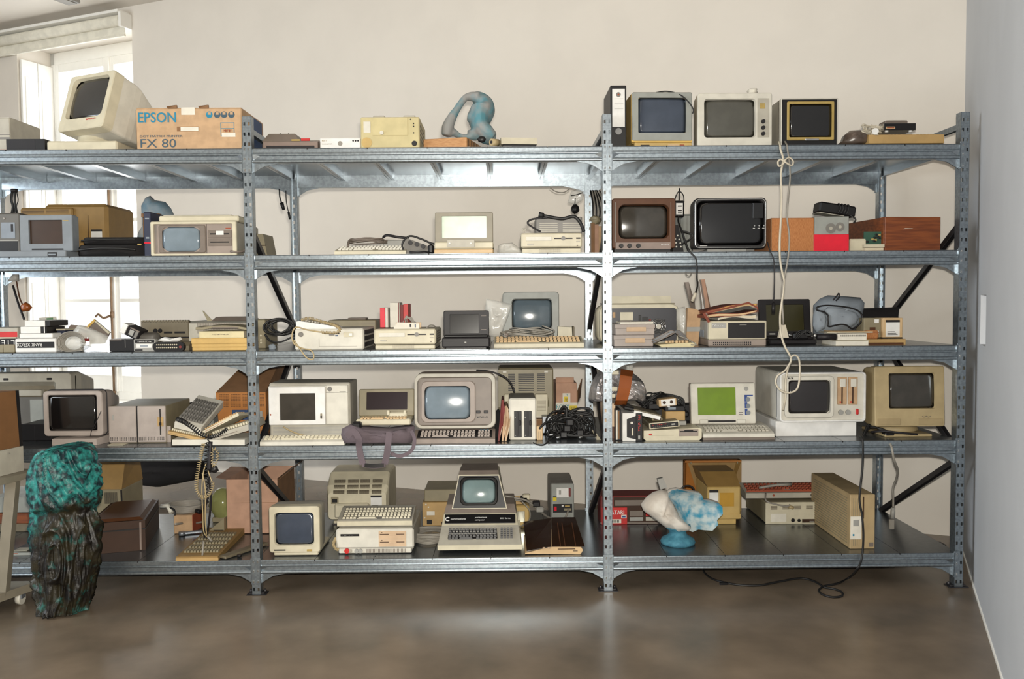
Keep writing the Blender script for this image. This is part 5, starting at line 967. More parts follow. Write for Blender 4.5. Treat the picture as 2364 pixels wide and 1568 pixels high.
# standing boards behind
for k, (pts, m, lab, Y) in enumerate((([(1579, 652), (1590, 651), (1604, 697), (1592, 700)], 'taupe_light', 'grey card strip leaning behind the cardboard', .5), ([(1612, 650), (1621, 656), (1630, 716), (1620, 716)], 'white', 'white card leaning beside the orange-brown board', .5), ([(1615, 646), (1627, 645), (1641, 712), (1627, 716)], 'card_pink', 'orange-brown board leaning behind the folders', .48))):
    o = thing('leaning_board', lab, 'board', (0, 0, 0)); P = [AT(*p, Y) for p in pts]; bt = [Vector((P[2].x+.01, Y-.05, D3)), Vector((P[3].x+.01, Y-.05, D3))]
    B().loft([[p+Vector((0, dy, 0)) for p in (P[0], P[1], P[2], bt[0], bt[1], P[3])] for dy in (0, .006)], False).obj('board', m, o); B().loft([[p+Vector((0, dy, 0)) for p in (P[0], P[0].lerp(P[1], .25), P[3].lerp(P[2], .25), P[3])] for dy in (-.002, .001)], False).obj('edge_strip', 'taupe', o)
r, w, h = it('notebook_computer', 'dark grey notebook computer with olive screen opened upright', 'laptop', 1776, 1886, 784, 3, .20); B().box(-w/2, w/2, 0, .25, .0, h, .005).obj('base', 'charcoal', r); B().box(-w/2+.005, w/2-.005, .03, .2, h, h+.012, .004).obj('key_deck', 'charcoal', r); pan(r, w, h, 'front_edge', .02, .3, .2, .9, 'black', .001)
hd = link('lid', None, r); hd.location = (AT(1814, 750, .42).x-r.location.x, .22, h); hd.rotation_euler = (rad(-8), 0, 0); p0, p1 = AT(1755, 693, .44), AT(1874, 693, .44); lw = p1.x-p0.x; lh = (p0.z-(D3+h))*1.03
B().bezel((-lw/2, lw/2, 0, lh), (-lw*.36, lw*.37, lh*.17, lh*.86), 0, .006, .008, .003, .02, .001).obj('bezel', 'charcoal', hd); B().box(-lw*.36, lw*.37, .005, .007, lh*.17, lh*.86, 0).obj('screen', 'screen_olive', hd); B().box(-lw/2+.003, lw/2-.003, .017, .028, .003, lh-.003, .006).obj('rear_cover', 'charcoal', hd); B().box(-lw*.31, -lw*.2, -.001, .002, lh*.08, lh*.12, 0).obj('badge', 'grey', hd)
o = thing('black_adapter', 'black adapter with tangled leads on the notebook computer', 'adapter', (0, 0, 0)); p = AT(1848, 776, .10); B().box(p.x-.04, p.x+.04, .08, .13, p.z-.02, p.z+.022, .012).obj('housing', 'black', o); rn = random.Random(31); b = B()
for k in range(6): b.tube(spline([AT(1838+rn.uniform(-6, 6), 782, .08), AT(1850+rn.uniform(-8, 8), 764+rn.uniform(-4, 8), .07), AT(1864+rn.uniform(-4, 6), 762+rn.uniform(0, 12), .07), AT(1880+rn.uniform(-10, 8), 780+rn.uniform(-8, 4), .06)], 5), .003, 5)
b.obj('leads', 'rubber', o); p = AT(1878, 775, .06); B().cyl(p, p+Vector((.012, .0, 0)), .012, 10).obj('plug', 'chrome', o)
X0 = AT(1935, 776, .3).x; out = opts([(1878, 770), (1880, 735), (1878, 705), (1892, 690), (1912, 682), (1950, 684), (1985, 687), (1992, 696), (1990, 730), (1988, 752), (1968, 764), (1940, 772), (1910, 776)], .3, X0, D3)
r = thing('grey_backpack', 'grey cloth backpack with black piping', 'bag', (X0, .3, D3)); B().puff(out, 0, .12, .08, 9, 22, .02).obj('body', 'fabric_grey', r)
c2 = lambda pts: [(AT(1740+x/6.22, 640+y/6.22, .17)-Vector(r.location)) for x, y in pts]
B().tube(spline(c2([(900, 450), (940, 420), (1060, 405), (1250, 420), (1420, 450), (1520, 500), (1560, 570), (1530, 660), (1420, 740), (1330, 690), (1230, 680), (1080, 710), (1065, 650), (1070, 560), (1010, 500), (920, 480)]), 4, True), .0045, 6, True).obj('piping', 'black', r)
o2 = c2([(1100, 700), (1085, 560), (1020, 490), (1080, 430), (1260, 440), (1480, 510), (1530, 580), (1480, 670), (1400, 720)]); B().puff([(p.x, p.z) for p in o2], -.12, .02, .02, 5, 4, .008).obj('pocket', 'fabric_grey', r)
B().tube(spline(c2([(1140, 330), (1200, 260), (1220, 235), (1230, 280), (1180, 340)]), 5), .004, 6).obj('buckle', 'charcoal', r)
st = c2([(900, 430), (880, 560), (870, 700), (920, 800), (1040, 740), (1060, 600), (1040, 530)]); B().puff([(p.x, p.z) for p in st], -.11, .02, .03, 5, 9, .01).obj('shoulder_strap', 'fabric_grey', r)
X0 = AT(2030, 770, .5).x; out = opts([(1985, 775), (1985, 712), (2020, 711), (2076, 709), (2074, 730), (2072, 752), (2060, 775)], .45, X0, D3); o = solo(B().puff(out, 0, .05, .06, 6, 5, .015), 'black_mass', 'fabric_black', 'black cloth bag lying behind the grey backpack', 'bag', loc=(X0, .45, D3))
zt = D3+.001
r, w, h = it('soft_book', 'thick white paperback lying lowest beside the notebook computer', 'book', 1930, 2005, 786, 3, .04); B().box(-w/2, w/2, 0, .2, .001, h-.002, .001).obj('pages', 'paper', r); B().box(-w/2-.003, w/2+.003, -.003, .2, h-.002, h, .0005).obj('cover', 'cream', r); B().box(-w/2-.003, w/2+.003, -.003, .2, 0, .001, 0).obj('lower_cover', 'cream', r); hb = h
r, w, h = it('spiral_manual', 'spiral-bound manual on the thick white paperback', 'book', 1934, 2001, 770, 3, .04, z=D3+hb+.001); B().box(-w/2, w/2, 0, .2, .001, h, .001).obj('pages', 'paper', r); b = B()
for k in range(26): b.box(-w*.4+k*w*.034, -w*.4+k*w*.034+.002, -.001, .001, h*.55, h*.8, 0)
b.obj('binding_marks', 'charcoal', r, kind='stuff'); B().cyl((-w/2-.1, .02, h*.5), (-w/2-.005, .01, h*.5), h*.42, 12).obj('binding_tube', 'charcoal', r)
r, w, h = it('file_sheets', 'loose cream papers fanned on the spiral-bound manual', 'papers', 1910, 2015, 763, 3, .08, z=AT(1960, 769, .06).z); B().box(-w/2, w/2, 0, .16, 0, .004, 0).obj('sheet', 'cream', r); B().box(-w*.3, w*.5, -.01, .15, .005, .008, 0, Matrix.Rotation(rad(5), 4, 'Z')).obj('sheet', 'blond', r)
r, w, h = it('thin_board', 'flat tan board under the boxed component', 'board', 2000, 2091, 783, 3, .08); B().box(-w/2, w/2, 0, .25, 0, h, .001).obj('board', 'tan', r); B().box(-w/2+.01, w/2-.012, -.002, .0, .001, h*.4, 0).obj('painted_edge_shadow', 'brown', r); hb = h  # brown strip paints the shadow along the lower edge of the board
r, w, h = it('orange_block', 'orange-brown leather case between papers and boxed component', 'case', 2000, 2030, 763, 3, .10, z=D3+hb); B().box(-w/2, w/2, 0, .1, 0, h, .008).obj('body', 'hessian', r); B().box(-w/2, w/2, -.001, .0, h*.7, h*.73, 0).obj('seam', 'rust_dark', r)
r, w, h = it('component_box', 'cream boxed component with a white sticker', 'box', 2038, 2084, 734, 3, .12, z=D3+hb); B().box(-w/2, w/2, 0, .12, .006, h, .002).obj('housing', 'blond', r); B().box(-w/2-.001, w/2, .0, .119, 0, .007, 0).obj('base_edge', 'black', r); tagsticker(r, -w*.35, h*.1, w*.7, h*.8)
B().box(-w/2-.09, -w/2, .02, .12, .006, h, .002).obj('side_wing', 'olive', r)
for v in (.2, .75): B().box(-w/2-.035, -w/2-.012, .017, .021, h*v, h*v+.02, .001).obj('foam_tab', 'white', r)
B().box(-w/2-.06, -w/2-.03, .017, .021, h*.3, h*.55, .001).obj('opening', 'brown', r)
# ================================================================== fourth deck
# --- bay by the window
r, w, h = it('large_monitor', 'big grey monitor turned away in the window bay behind a smaller monitor', 'monitor', -60, 163, 862, 4, .50)
B().loft([[(x, y, z) for x, z in rrect(-w/2+e, w/2-e, e*.3, h-e, .02, 4)] for y, e in ((.05, 0), (.12, 0), (.4, .06), (.44, .1))], False).obj('housing', 'putty', r); B().bezel((-w/2, w/2, 0, h), (-w*.46, w*.34, h*.05, h*.86), 0, .05, .02, .01, .06, .03).obj('bezel', 'putty', r); B().box(-w*.46, w*.34, .045, .052, h*.05, h*.86, 0).obj('rear_recess', 'olive_dark', r)
for u in (-.2, .25): B().box(u*w, u*w+.03, -.004, .03, h*.885, h*.92, .003).obj('catch', 'charcoal', r)
B().box(-w*.46, w*.18, .01, .05, h*.62, h*.72, .003).obj('cross_rail', 'putty', r); pan(r, w, h, 'paper_label', .55, .18, .73, .56, 'bezel_grey', .002, .02); pan(r, w, h, 'dark_panel', .40, .1, .9, .6, 'slate_dark', .004, .03)
r, w, h = it('black_unit', 'black box standing behind the grey monitor on its stand', 'box', 48, 116, 980, 4, .24); body(r, w, h, .2, 'black', 'housing', .004); pan(r, w, h, 'vertical_seam', .45, .0, .47, .95, 'charcoal', .001); pan(r, w, h, 'top_ridge', .0, .96, 1, 1.02, 'charcoal', .002)
r, w, h = it('computer_monitor', 'grey flat-fronted monitor on a tilt stand by the teal sculpture', 'monitor', 98, 235, 903, 4, .10)
sb = DK[4]; zb = AT(165, 1007, .10).z-sb; a, b2 = AT(120, 1018, .08), AT(223, 1018, .08); hb = a.z-sb
B().hexa([(a.x-r.location.x, -.02, 0), (b2.x-r.location.x, -.02, 0), (b2.x-r.location.x+.055, .26, 0), (a.x-r.location.x+.04, .26, 0), (a.x-r.location.x, -.02, .034), (b2.x-r.location.x, -.02, .034), (b2.x-r.location.x+.055, .26, .05), (a.x-r.location.x+.04, .26, .05)]).obj('base', 'pink_grey', r)
B().box(b2.x-r.location.x-.04, b2.x-r.location.x-.02, -.022, .0, .0, .016, .001).obj('base_notch', 'black', r); B().lathe([(.11, .04), (.10, .055), (.06, zb+.01)], (.02, .13, 0)).obj('swivel', 'pink_grey', r)
crt(r, w, h-zb, .34, 'pink_grey', 'screen_dark', (.07, .10, .91, .92), 'pink_grey', .02, .008, zb, 0, .008, .006, .6, .05); B().tube([(x, .05, z) for x, z in rrect(-w*.505, w*.505, zb-.002, h+.002, .022, 5)], .0035, 5, True).obj('groove', 'charcoal', r)
B().tube(spline([(w*.48, .0, zb+.13), (w*.42, -.012, zb+.08), (w*.33, -.012, zb+.03), (w*.3, -.006, zb)], 5), .002, 5).obj('lead', 'charcoal', r)
r, w, h = it('twin_unit', 'wide grey twin-door computer tower with small vents along the bottom', 'computer', 249, 381, 938, 4, .13)
B().box(-w/2, w/2, .008, .36, 0, h, .003).obj('housing', 'olive', r); B().box(-w/2, -.004, 0, .012, .004, h, .004).obj('door', 'pink_grey', r); B().box(.002, w/2, 0, .012, .004, h*.998, .004).obj('door', 'pink_grey', r); pan(r, w, h, 'gap', .485, .01, .512, 1, 'black', .001, .006)
for k in range(6): slots(r, 'vents', -w*.47+k*w*.157+(.008 if k > 2 else 0), -w*.47+k*w*.157+.042+(.008 if k > 2 else 0), h*.08, h*.18, 5, 4, 'charcoal', 0, .55, .6)
pan(r, w, h, 'drive_slot', .90, .22, .92, .92, 'black', .002); pan(r, w, h, 'drive_bezel', .86, .45, .965, .70, 'tan', .0015); pan(r, w, h, 'drive_handle', .90, .48, .93, .56, 'black', .008); pan(r, w, h, 'logo', .07, .62, .10, .76, 'grey', .002); B().box(w/2, w/2+.02, .015, .02, 0, h*.45, .002).obj('side_strip', 'pink_grey', r)
B().box(-w/2+.02, -w/2+.1, -.06, .0, .0, .003, 0).obj('card', 'cream', r)
r, w, h = it('rear_printer', 'low grey printer visible between the tower and the V-shaped keyboards', 'printer', 422, 492, 934, 4, .52); body(r, w, h, .3, 'bezel_grey', 'housing', .005); B().box(-w/2-.002, w*.46, -.004, .28, h*.42, h, .004).obj('top_section', 'olive_dark', r); pan(r, w, h, 'gap', -.01, .36, .6, .44, 'black', .003)
r, w, h = it('terminal_cabinet', 'orange-brown sloping terminal cabinet behind the post', 'terminal', 498, 613, 906, 4, .42)
h2 = AT(555, 846, .75).z-DK[4]
B().hexa([(-w*.44, .0, 0), (w*.5, .0, 0), (w*.5, .45, 0), (-w*.44, .45, 0), (-w/2, -.0, h), (w/2, -.0, h), (w*.5, .45, h), (-w*.4, .45, h)]).obj('lower_body', 'ochre_orange', r); B().hexa([(-w/2, -.002, h), (w/2, -.002, h), (w*.5, .45, h), (-w*.4, .45, h), (-w*.28, .24, h2*.98), (w*.5, .24, h2*.98), (w*.5, .44, h2*.98), (-w*.28, .44, h2*.98)]).obj('hood', 'card_dark', r)
for k in range(4): slots(r, 'vents', -w*.43+k*w*.235, -w*.43+k*w*.235+w*.2, h*.66, h*.97, 9, 9, 'brown_dark', 0, .5, .5)
pan(r, w, h, 'blue_plate', .32, .34, .66, .58, 'blue', .002); pan(r, w, h, 'plate_print', .37, .44, .48, .48, 'white', .003); pan(r, w, h, 'white_plate', .82, .30, .93, .55, 'grey', .002)
# V-shaped pile of keyboards
z4 = DK[4]
def tilt_kb(name, lab, pa, pb, Y, d, th, m, mk, group='keyboards piled in a V shape', nx=16, roll=0, keys=True, led=None):
    A, Bp = AT(*pa, Y), AT(*pb, Y); v = Bp-A; L = v.length; ang = math.atan2(v.z, v.x); r = thing(name, lab, 'keyboard', A, 0, group); r.rotation_euler = (rad(roll), -ang, 0); r.location.z += .006
    B().prismx([(0, 0), (d, 0), (d, th*1.25), (0, th)], 0, L).obj('housing', m, r)
    if keys:
        bb = B(); nx2 = nx
        for i in range(nx2):
            for j in range(5): x = L*.04+i*L*.92/nx2; y = d*.12+j*d*.15; bb.box(x, x+L*.92/nx2*.78, y, y+d*.12, th*1.05, th*1.25+.008, .0015)
        bb.obj('keycaps', mk, r, kind='stuff')
    if led: B().box(L*.06, L*.6, -.001, .001, th*.35, th*.45, 0).obj('front_line', led, r)
    return r
tilt_kb('keyboard', 'white keyboard lying flat at the bottom of the V-shaped pile', (398, 1031), (565, 1031), .02, .2, .028, 'offwhite', 'putty', keys=False)
tilt_kb('keyboard', 'cream keyboard sloping up to the window side just above the flat one', (387, 1005), (470, 1023), .03, .2, .016, 'tan', 'cream', led='olive')
tilt_kb('keyboard', 'grey keyboard sloping up to the post just above the flat one', (488, 1022), (590, 992), .04, .19, .030, 'putty', 'cream', led='taupe')
tilt_kb('keyboard', 'grey-keyed white keyboard topmost on the window side of the pile', (402, 990), (463, 1005), .05, .30, .034, 'offwhite', 'midgrey', roll=20, nx=9)
tilt_kb('keyboard', 'slim cream keyboard standing on edge towards the post', (470, 1004), (552, 962), .05, .16, .014, 'cream', 'blond', led='rust', roll=-8)
A = AT(406, 982, .04); B().cyl((0, 0, 0), (0, -.004, 0), .010, 14).obj('end_knob', 'grey', None) if False else None
o = thing('black_curly_cord', 'black curly cord looping over the V-shaped keyboard pile', 'cable', (0, 0, 0))
B().tube(helix([AT(409, 968, .06), AT(425, 974, .02), AT(445, 987, .0), AT(462, 1000, -.01), AT(485, 1010, -.015)], .010, 17), .0032, 5).obj('coil', 'rubber', o)
B().tube(helix([AT(480, 1010, -.01), AT(505, 1004, -.01), AT(525, 990, .01)], .008, 10), .0028, 5).obj('far_coil', 'rubber', o)
B().tube(helix([AT(485, 1012, -.02), AT(478, 1030, -.03), AT(477, 1062, -.03), AT(476, 1110, -.02), AT(477, 1160, .0)], .009, 17), .003, 5).obj('hanging_coil', 'rubber', o)
B().tube(spline([AT(486, 1020, -.02), AT(484, 1060, -.03), AT(483, 1085, -.03)], 4), .011, 8).tube(spline([AT(478, 1150, -.01), AT(472, 1180, .0), AT(470, 1210, .02), AT(474, 1240, .05)], 5), .007, 6).tube(spline([AT(481, 1095, -.02), AT(487, 1150, .0), AT(483, 1200, .02), AT(478, 1235, .05)], 5), .0055, 6).obj('leads', 'charcoal', o)
p = AT(493, 1084, -.02); B().blob(tuple(p), .022, .014, .018, 7, .25).obj('clump', 'black', o)
o = thing('tan_curly_cord', 'tan curly cords dangling in loops from the keyboard pile', 'cable', (0, 0, 0))
B().tube(helix([AT(470, 1024, -.03), AT(463, 1055, -.035), AT(455, 1100, -.035), AT(454, 1130, -.03), AT(465, 1147, -.03), AT(480, 1144, -.03), AT(490, 1125, -.03), AT(490, 1113, -.03)], .0085, 34), .0024, 5).obj('coil', 'cord_tan', o)
B().tube(helix([AT(490, 1036, -.03), AT(497, 1037, -.03), AT(502, 1048, -.03), AT(499, 1066, -.03), AT(491, 1076, -.03), AT(489, 1060, -.03), AT(490, 1040, -.03)], .0065, 14), .0022, 5).obj('small_coil', 'cord_tan', o)
B().tube(spline([AT(476, 1070, -.03), AT(470, 1090, -.03), AT(466, 1130, -.03), AT(468, 1180, -.01), AT(470, 1225, .02), AT(478, 1240, .04)], 5), .0035, 5).tube(spline([AT(490, 1113, -.03), AT(484, 1098, -.03), AT(480, 1085, -.03)], 4), .003, 5).tube(spline([AT(467, 1092, -.03), AT(474, 1130, -.03), AT(474, 1200, .0), AT(477, 1235, .03)], 5), .0035, 5).obj('tails', 'cord_tan', o)
p, q = AT(478, 1237, .05), AT(489, 1250, .05); B().cyl(p, q, .006, 8).obj('plug', 'cord_grey', o)
p, q = AT(470, 1250, .03), AT(466, 1295, .01); B().cyl(p, q, .005, 8).obj('lead_end', 'cord_grey', o)
# --- middle bay
r, w, h = it('luggable_computer', 'white portable computer with flip-down screen and separate keyboard', 'computer', 621, 808, 884, 4, .14)
B().box(-w/2, w/2, 0, .22, .0, h, .006).obj('housing', 'putty', r); B().box(-w*.5, w*.45, -.018, .0, h*.29, h*.955, .004).obj('front_panel', 'offwhite', r)
B().bezel((-w*.485, w*.205, h*.30, h*.94), (-w*.355, w*.085, h*.375, h*.835), -.034, -.022, .004, .003, -.016).obj('screen_frame', 'white', r); B().box(-w*.355, w*.085, -.0225, -.019, h*.375, h*.835, 0).obj('screen', 'screen_grey_d', r)
B().box(w*.215, w*.485, -.028, -.016, h*.30, h*.965, .003).obj('side_door', 'offwhite', r); pan(r, w, h, 'door_line', .715, .84, .985, .845, 'charcoal', .0005, -.028); knob(r, 'logo', w*.26, h*.90, .013, 'midgrey', .002, -.028); pan(r, w, h, 'door_catch', .88, .845, .96, .855, 'black', .002, -.028); pan(r, w, h, 'contrast_switch', .645, .40, .665, .49, 'olive', .005, -.034); pan(r, w, h, 'switch_tip', .645, .42, .665, .45, 'charcoal', .007, -.034); pan(r, w, h, 'red_latch', .025, .46, .04, .49, 'rust', .002, -.034)
slots(r, 'vents', -w*.46, w*.4, h*.13, h*.26, 1, 6, 'grey', 0, 1, .4)
B().tube(spline([(-w*.32, -.02, h*.26), (-w*.2, -.03, h*.18), (-w*.05, -.04, h*.12), (w*.1, -.05, h*.10)], 5), .004, 6).obj('lead', 'cord_tan', r)
r, w, h = it('keyboard', 'cream keyboard before the white portable computer', 'keyboard', 600, 795, 1020, 4, .015)
keyboard(r, w, .085, .022, .038, 'offwhite', 'cream', 19, 4, .03, .97)
r, w, h = it('notebook_computer', 'olive laptop with a plum screen sitting in a purple-grey bag', 'laptop', 822, 948, 980, 4, .06, z=z4+.092)
B().box(-w/2, w/2, -.0, .24, .0, .032, .006).obj('base', 'cream', r); keyrows(r, -w*.42, w*.42, .0, .06, .033, .036, 14, 2, 'blond', hk=.006)
hd = link('lid', None, r); hd.location = (.0, .12, .032); hd.rotation_euler = (rad(-12), 0, 0); p0, p1 = AT(825, 900, .2), AT(953, 900, .2); lw = p1.x-p0.x; lh = (p0.z-(z4+.124))*1.04
B().bezel((-lw/2, lw/2, 0, lh), (-lw*.365, lw*.375, lh*.23, lh*.88), 0, .006, .008, .003, .025, .001).obj('bezel', 'olive', hd); B().box(-lw*.365, lw*.375, .005, .007, lh*.23, lh*.88, 0).obj('screen', 'screen_plum', hd); B().box(-lw/2+.003, lw/2-.003, .02, .036, .003, lh-.003, .006).obj('rear_cover', 'olive', hd); B().box(lw*.05, lw*.38, -.03, .0, -.01, lh*.12, .006).obj('hinge_cover', 'cream', hd); B().box(-lw*.0, -lw*.0+.002, -.001, .001, lh*.06, lh*.08, 0).obj('badge', 'taupe', hd)
for u in (.02, .32): B().box(lw*u, lw*(u+.05), -.035, .0, .0, lh*.2, .004).obj('hinge', 'cream', hd)
X0 = AT(870, 1024, .02).x; zb = z4; out = opts([(795, 1022), (787, 1005), (790, 990), (808, 980), (832, 988), (900, 992), (945, 988), (957, 984), (956, 1005), (950, 1026), (900, 1026), (830, 1025)], .02, X0, zb)
r = thing('carry_bag', 'purple-grey cloth carry bag hanging its handles over the deck edge', 'bag', (X0, .02, zb)); B().puff(out, .0, .05, .16, 8, 14, .014).obj('body', 'fabric_purple', r)
def strap(pts, wd=.016, m='fabric_purple', name='handle', th=.003):
    P = spline(pts, 6); b = B(); R = []
    for i, p in enumerate(P):
        t = (P[min(i+1, len(P)-1)]-P[max(i-1, 0)]).normalized(); s = Vector((0, 1, 0)).cross(t); s = s.normalized() if s.length > .05 else Vector((1, 0, 0)); n = t.cross(s)
        R.append([p+s*wd+n*th, p-s*wd+n*th, p-s*wd-n*th, p+s*wd-n*th])
    b.loft(R, False); return b.obj(name, m, r)
L_ = lambda px, py, Y: AT(px, py, Y)-Vector(r.location)
strap([L_(800, 1010, -.04), L_(815, 995, -.05), L_(828, 1012, -.05), L_(829, 1030, -.035), L_(832, 1050, -.03), L_(838, 1072, -.03)]); strap([L_(899, 998, -.03), L_(896, 1025, -.04), L_(893, 1050, -.035), L_(888, 1072, -.03)])
strap([L_(836, 1073, -.03), L_(862, 1077, -.032), L_(890, 1074, -.03)], .010, 'fabric_purple', 'handle_loop'); strap([L_(842, 1074, -.036), L_(862, 1076, -.038), L_(886, 1074, -.036)], .009, 'black', 'grip', .006)
strap([L_(950, 995, .0), L_(957, 1015, -.03), L_(950, 1040, -.035), L_(925, 1053, -.035), L_(902, 1047, -.03)], .009, 'fabric_purple', 'shoulder_strap'); B().box(L_(795, 0, .02).x, L_(818, 0, .02).x, .0, .05, .075, .115, .01).obj('black_flap', 'black', r)
r, w, h = it('computer_terminal', 'large taupe terminal with a big screen that mirrors the flash', 'terminal', 955, 1144, 862, 4, .10)
zs = AT(1045, 990, .10).z-z4; hh = h-zs
hd = link('head', None, r); hd.location = (0, 0, zs); hd.rotation_euler = (rad(-6.5), 0, 0); zq = zs; zs = 0
B().loft([[(x, y, z) for x, z in rrect(-w/2+e, w/2-e, zs+e*.4, hh+u-e*.6, .05, 6)] for y, e, u in ((.03, .002, 0), (.06, .0, .012), (.22, .01, .016), (.34, .05, 0), (.36, .06, 0))], False).obj('housing', 'taupe', hd)
B().bezel((-w/2, w/2, zs, hh), (-w*.465, w*.455, zs+hh*.05, zs+hh*.93), 0, .014, .04, .032, .04, .002).obj('rim', 'putty', hd); B().box(-w*.45, w*.45, .011, .02, zs+hh*.06, zs+hh*.92, .004).obj('face_plate', 'taupe', hd)
B().bezel((-w*.42, w*.25, zs+hh*.11, zs+hh*.86), (-w*.375, w*.185, zs+hh*.17, zs+hh*.77), .004, .016, .03, .026, .014).obj('screen_surround', 'taupe_light', hd); B().dome(-w*.375, w*.185, zs+hh*.17, zs+hh*.77, .014, .018, .026).obj('screen', 'screen_blue', hd)
for u in (.755, .85): B().box((u-.5)*w, (u-.445)*w, .004, .012, zs+hh*.27, zs+hh*.325, .002).obj('switch', 'charcoal', hd)
scribble(hd, 9, w*.27, hh*.19, .009, w*.14, 'charcoal', .010, 'badge')
zs = zq
B().lathe([(.10, zs+.004), (.12, zs-.02), (.12, zs-.035)], (-.01, .2, 0)).obj('pedestal', 'taupe', r); B().box(-w*.5, w*.49, -.02+.14-.08, .36, .0, zs-.04, .008).obj('base', 'taupe', r)
B().prismx([(-.07, 0), (.055, 0), (.055, .055), (-.055, .024), (-.07, .022)], -w*.5, w*.49).obj('keyboard_housing', 'taupe_light', r); B().prismx([(-.052, .0255), (.04, .05), (.04, .052), (-.052, .0275)], -w*.46, w*.45).obj('key_bed', 'charcoal', r); keyrows(r, -w*.42, w*.25, -.045, .03, .029, .051, 15, 4, 'taupe_light'); keyrows(r, w*.28, w*.43, -.045, .03, .029, .051, 4, 4, 'taupe_light', 'number_pad', space=False); slots(r, 'blue_keycaps', w*.3, w*.42, .052, .056, 3, 1, 'print_blue', .03, .7, 1)
cable('terminal_lead', [AT(1100, 855, .22), AT(1130, 858, .2), AT(1160, 868, .2), AT(1178, 883, .2), AT(1188, 906, .2)], .005, 'charcoal', 'dark lead arching from the large terminal to the drive unit', 'cable')
for k, (x0, x1, m, lab) in enumerate(((1149, 1156, 'dark_red', 'dark red folder leaning between terminal and drive unit'), (1158, 1164, 'peach', 'pale pink folder leaning against the drive unit'), (1165, 1170, 'peach', 'cream folder next to the drive unit'))):
    o = thing('thin_folder', lab, 'folder', (0, 0, 0)); pts = [AT(x0, 1021-k*3, .08), AT(x0+4, 1020-k*3, .08), AT(x1+5+k, 985, .09), AT(x1+10, 945, .12), AT(x1+6, 923+k*14, .14), AT(x1+2, 924+k*14, .14), AT(x1-2, 965, .10)]
    for p in pts[:2]: p.z = z4+.001
    B().loft([[p+Vector((0, dy, 0)) for p in pts] for dy in (0, .2)], False).obj('cover', m, o); B().loft([[pts[1]+Vector((-.002, -.001, .002)), pts[2]+Vector((-.002, -.001, 0)), pts[2]+Vector((-.005, -.001, 0))], [pts[1]+Vector((-.002, .1, .002)), pts[2]+Vector((-.002, .1, 0)), pts[2]+Vector((-.005, .1, 0))]], False).obj('sheets', 'page', o)
p = AT(1151, 975, .2); solo(B().puff([(x, z) for x, z in ((-.02, -.09), (-.022, .05), (0, .07), (.018, .04), (.01, -.09))], 0, .02, .02, 5, 7, .01), 'black_pouch', 'fabric_black', 'black cloth pouch squeezed beside the terminal', 'pouch', loc=(p.x, .22, p.z))
r, w, h = it('laser_printer', 'olive-grey printer standing upright on its end behind the drive unit', 'printer', 1150, 1278, 851, 4, .45)
B().box(-w/2, w/2, .02, .30, .0, h, .008).obj('housing', 'olive', r); B().hexa([(-w/2, .0, h*.38), (w*.38, .0, h*.38), (w*.48, .05, h*.38), (-w/2, .05, h*.38), (-w/2, .0, h*.985), (w*.48, .0, h*.985), (w*.48, .05, h*.985), (-w/2, .05, h*.985)]).obj('vent_panel', 'olive', r)
for u0, u1 in ((-.32, -.20), (-.14, .14), (.20, .34)): slots(r, 'vents', u0*w, u1*w, h*.64, h*.93, 1, 10, 'charcoal', 0, 1, .5)
for u in (-.42, .33): B().box(u*w, u*w+.022, -.004, .004, h*.93, h*.965, .002).obj('corner_clip', 'offwhite', r)
B().box(-w*.40, -w*.16, -.03, .03, h*.06, h*.60, .006).obj('block', 'cream', r); B().box(-w*.13, w*.15, -.022, .03, h*.06, h*.585, .006).obj('block', 'cream', r); B().box(w*.16, w*.39, -.03, .03, h*.06, h*.60, .006).obj('block', 'cream', r); slots(r, 'grille', w*.2, w*.36, h*.33, h*.50, 9, 8, 'olive_dark', -.03, .5, .5); slots(r, 'grille', -w*.37, -w*.2, h*.33, h*.50, 9, 8, 'olive_dark', -.03, .5, .5); B().box(w*.19, w*.34, -.032, -.029, h*.10, h*.24, 0).obj('rating_label', 'offwhite', r); knob(r, 'lock', w*.27, h*.12, .006, 'chrome', .003, -.032)
r, w, h = it('drive_unit', 'white upright unit with two black floppy drives', 'disk drive', 1175, 1238, 920, 4, .11)
B().loft([[(x, y, z) for x, z in rrect(-w/2, w/2, 0, h, .012, 4)] for y in (.02, .27)], False).obj('housing', 'midgrey', r); B().box(-w/2, w/2, 0, .024, 0, h, .010).obj('front_panel', 'offwhite', r)
for u in (-.32, .05):
    B().box(u*w, (u+.28)*w, -.002, .004, h*.07, h*.70, .002).obj('drive', 'black', r); B().box((u+.10)*w, (u+.16)*w, -.004, .0, h*.1, h*.68, .001).obj('drive_slot', 'charcoal', r); B().box((u+.18)*w, (u+.26)*w, -.012, .0, h*.36, h*.48, .003).obj('drive_latch', 'charcoal', r)
    for v in (.12, .55): knob(r, 'drive_screw', (u+.04)*w, h*v, .003, 'grey', .002, -.002)
r, w, h = it('pink_carton', 'pink cardboard carton with white and yellow labels', 'carton', 1283, 1332, 884, 4, .62)
B().box(-w/2, w/2, 0, .25, 0, h, .003).obj('walls', 'card_pink', r); B().box(-w/2, w*.36, .01, .02, h, h+.03, .001).obj('flap', 'card_pink', r); B().hexa([(w/2, .0, h*.55), (w/2+.004, .0, h*.55), (w/2+.03, .12, h*.6), (w/2+.026, .12, h*.6), (w/2, .0, h*.8), (w/2+.004, 0, h*.8), (w/2+.04, .1, h*1.06), (w/2+.036, .1, h*1.06)]).obj('side_flap', 'card_dark', r)
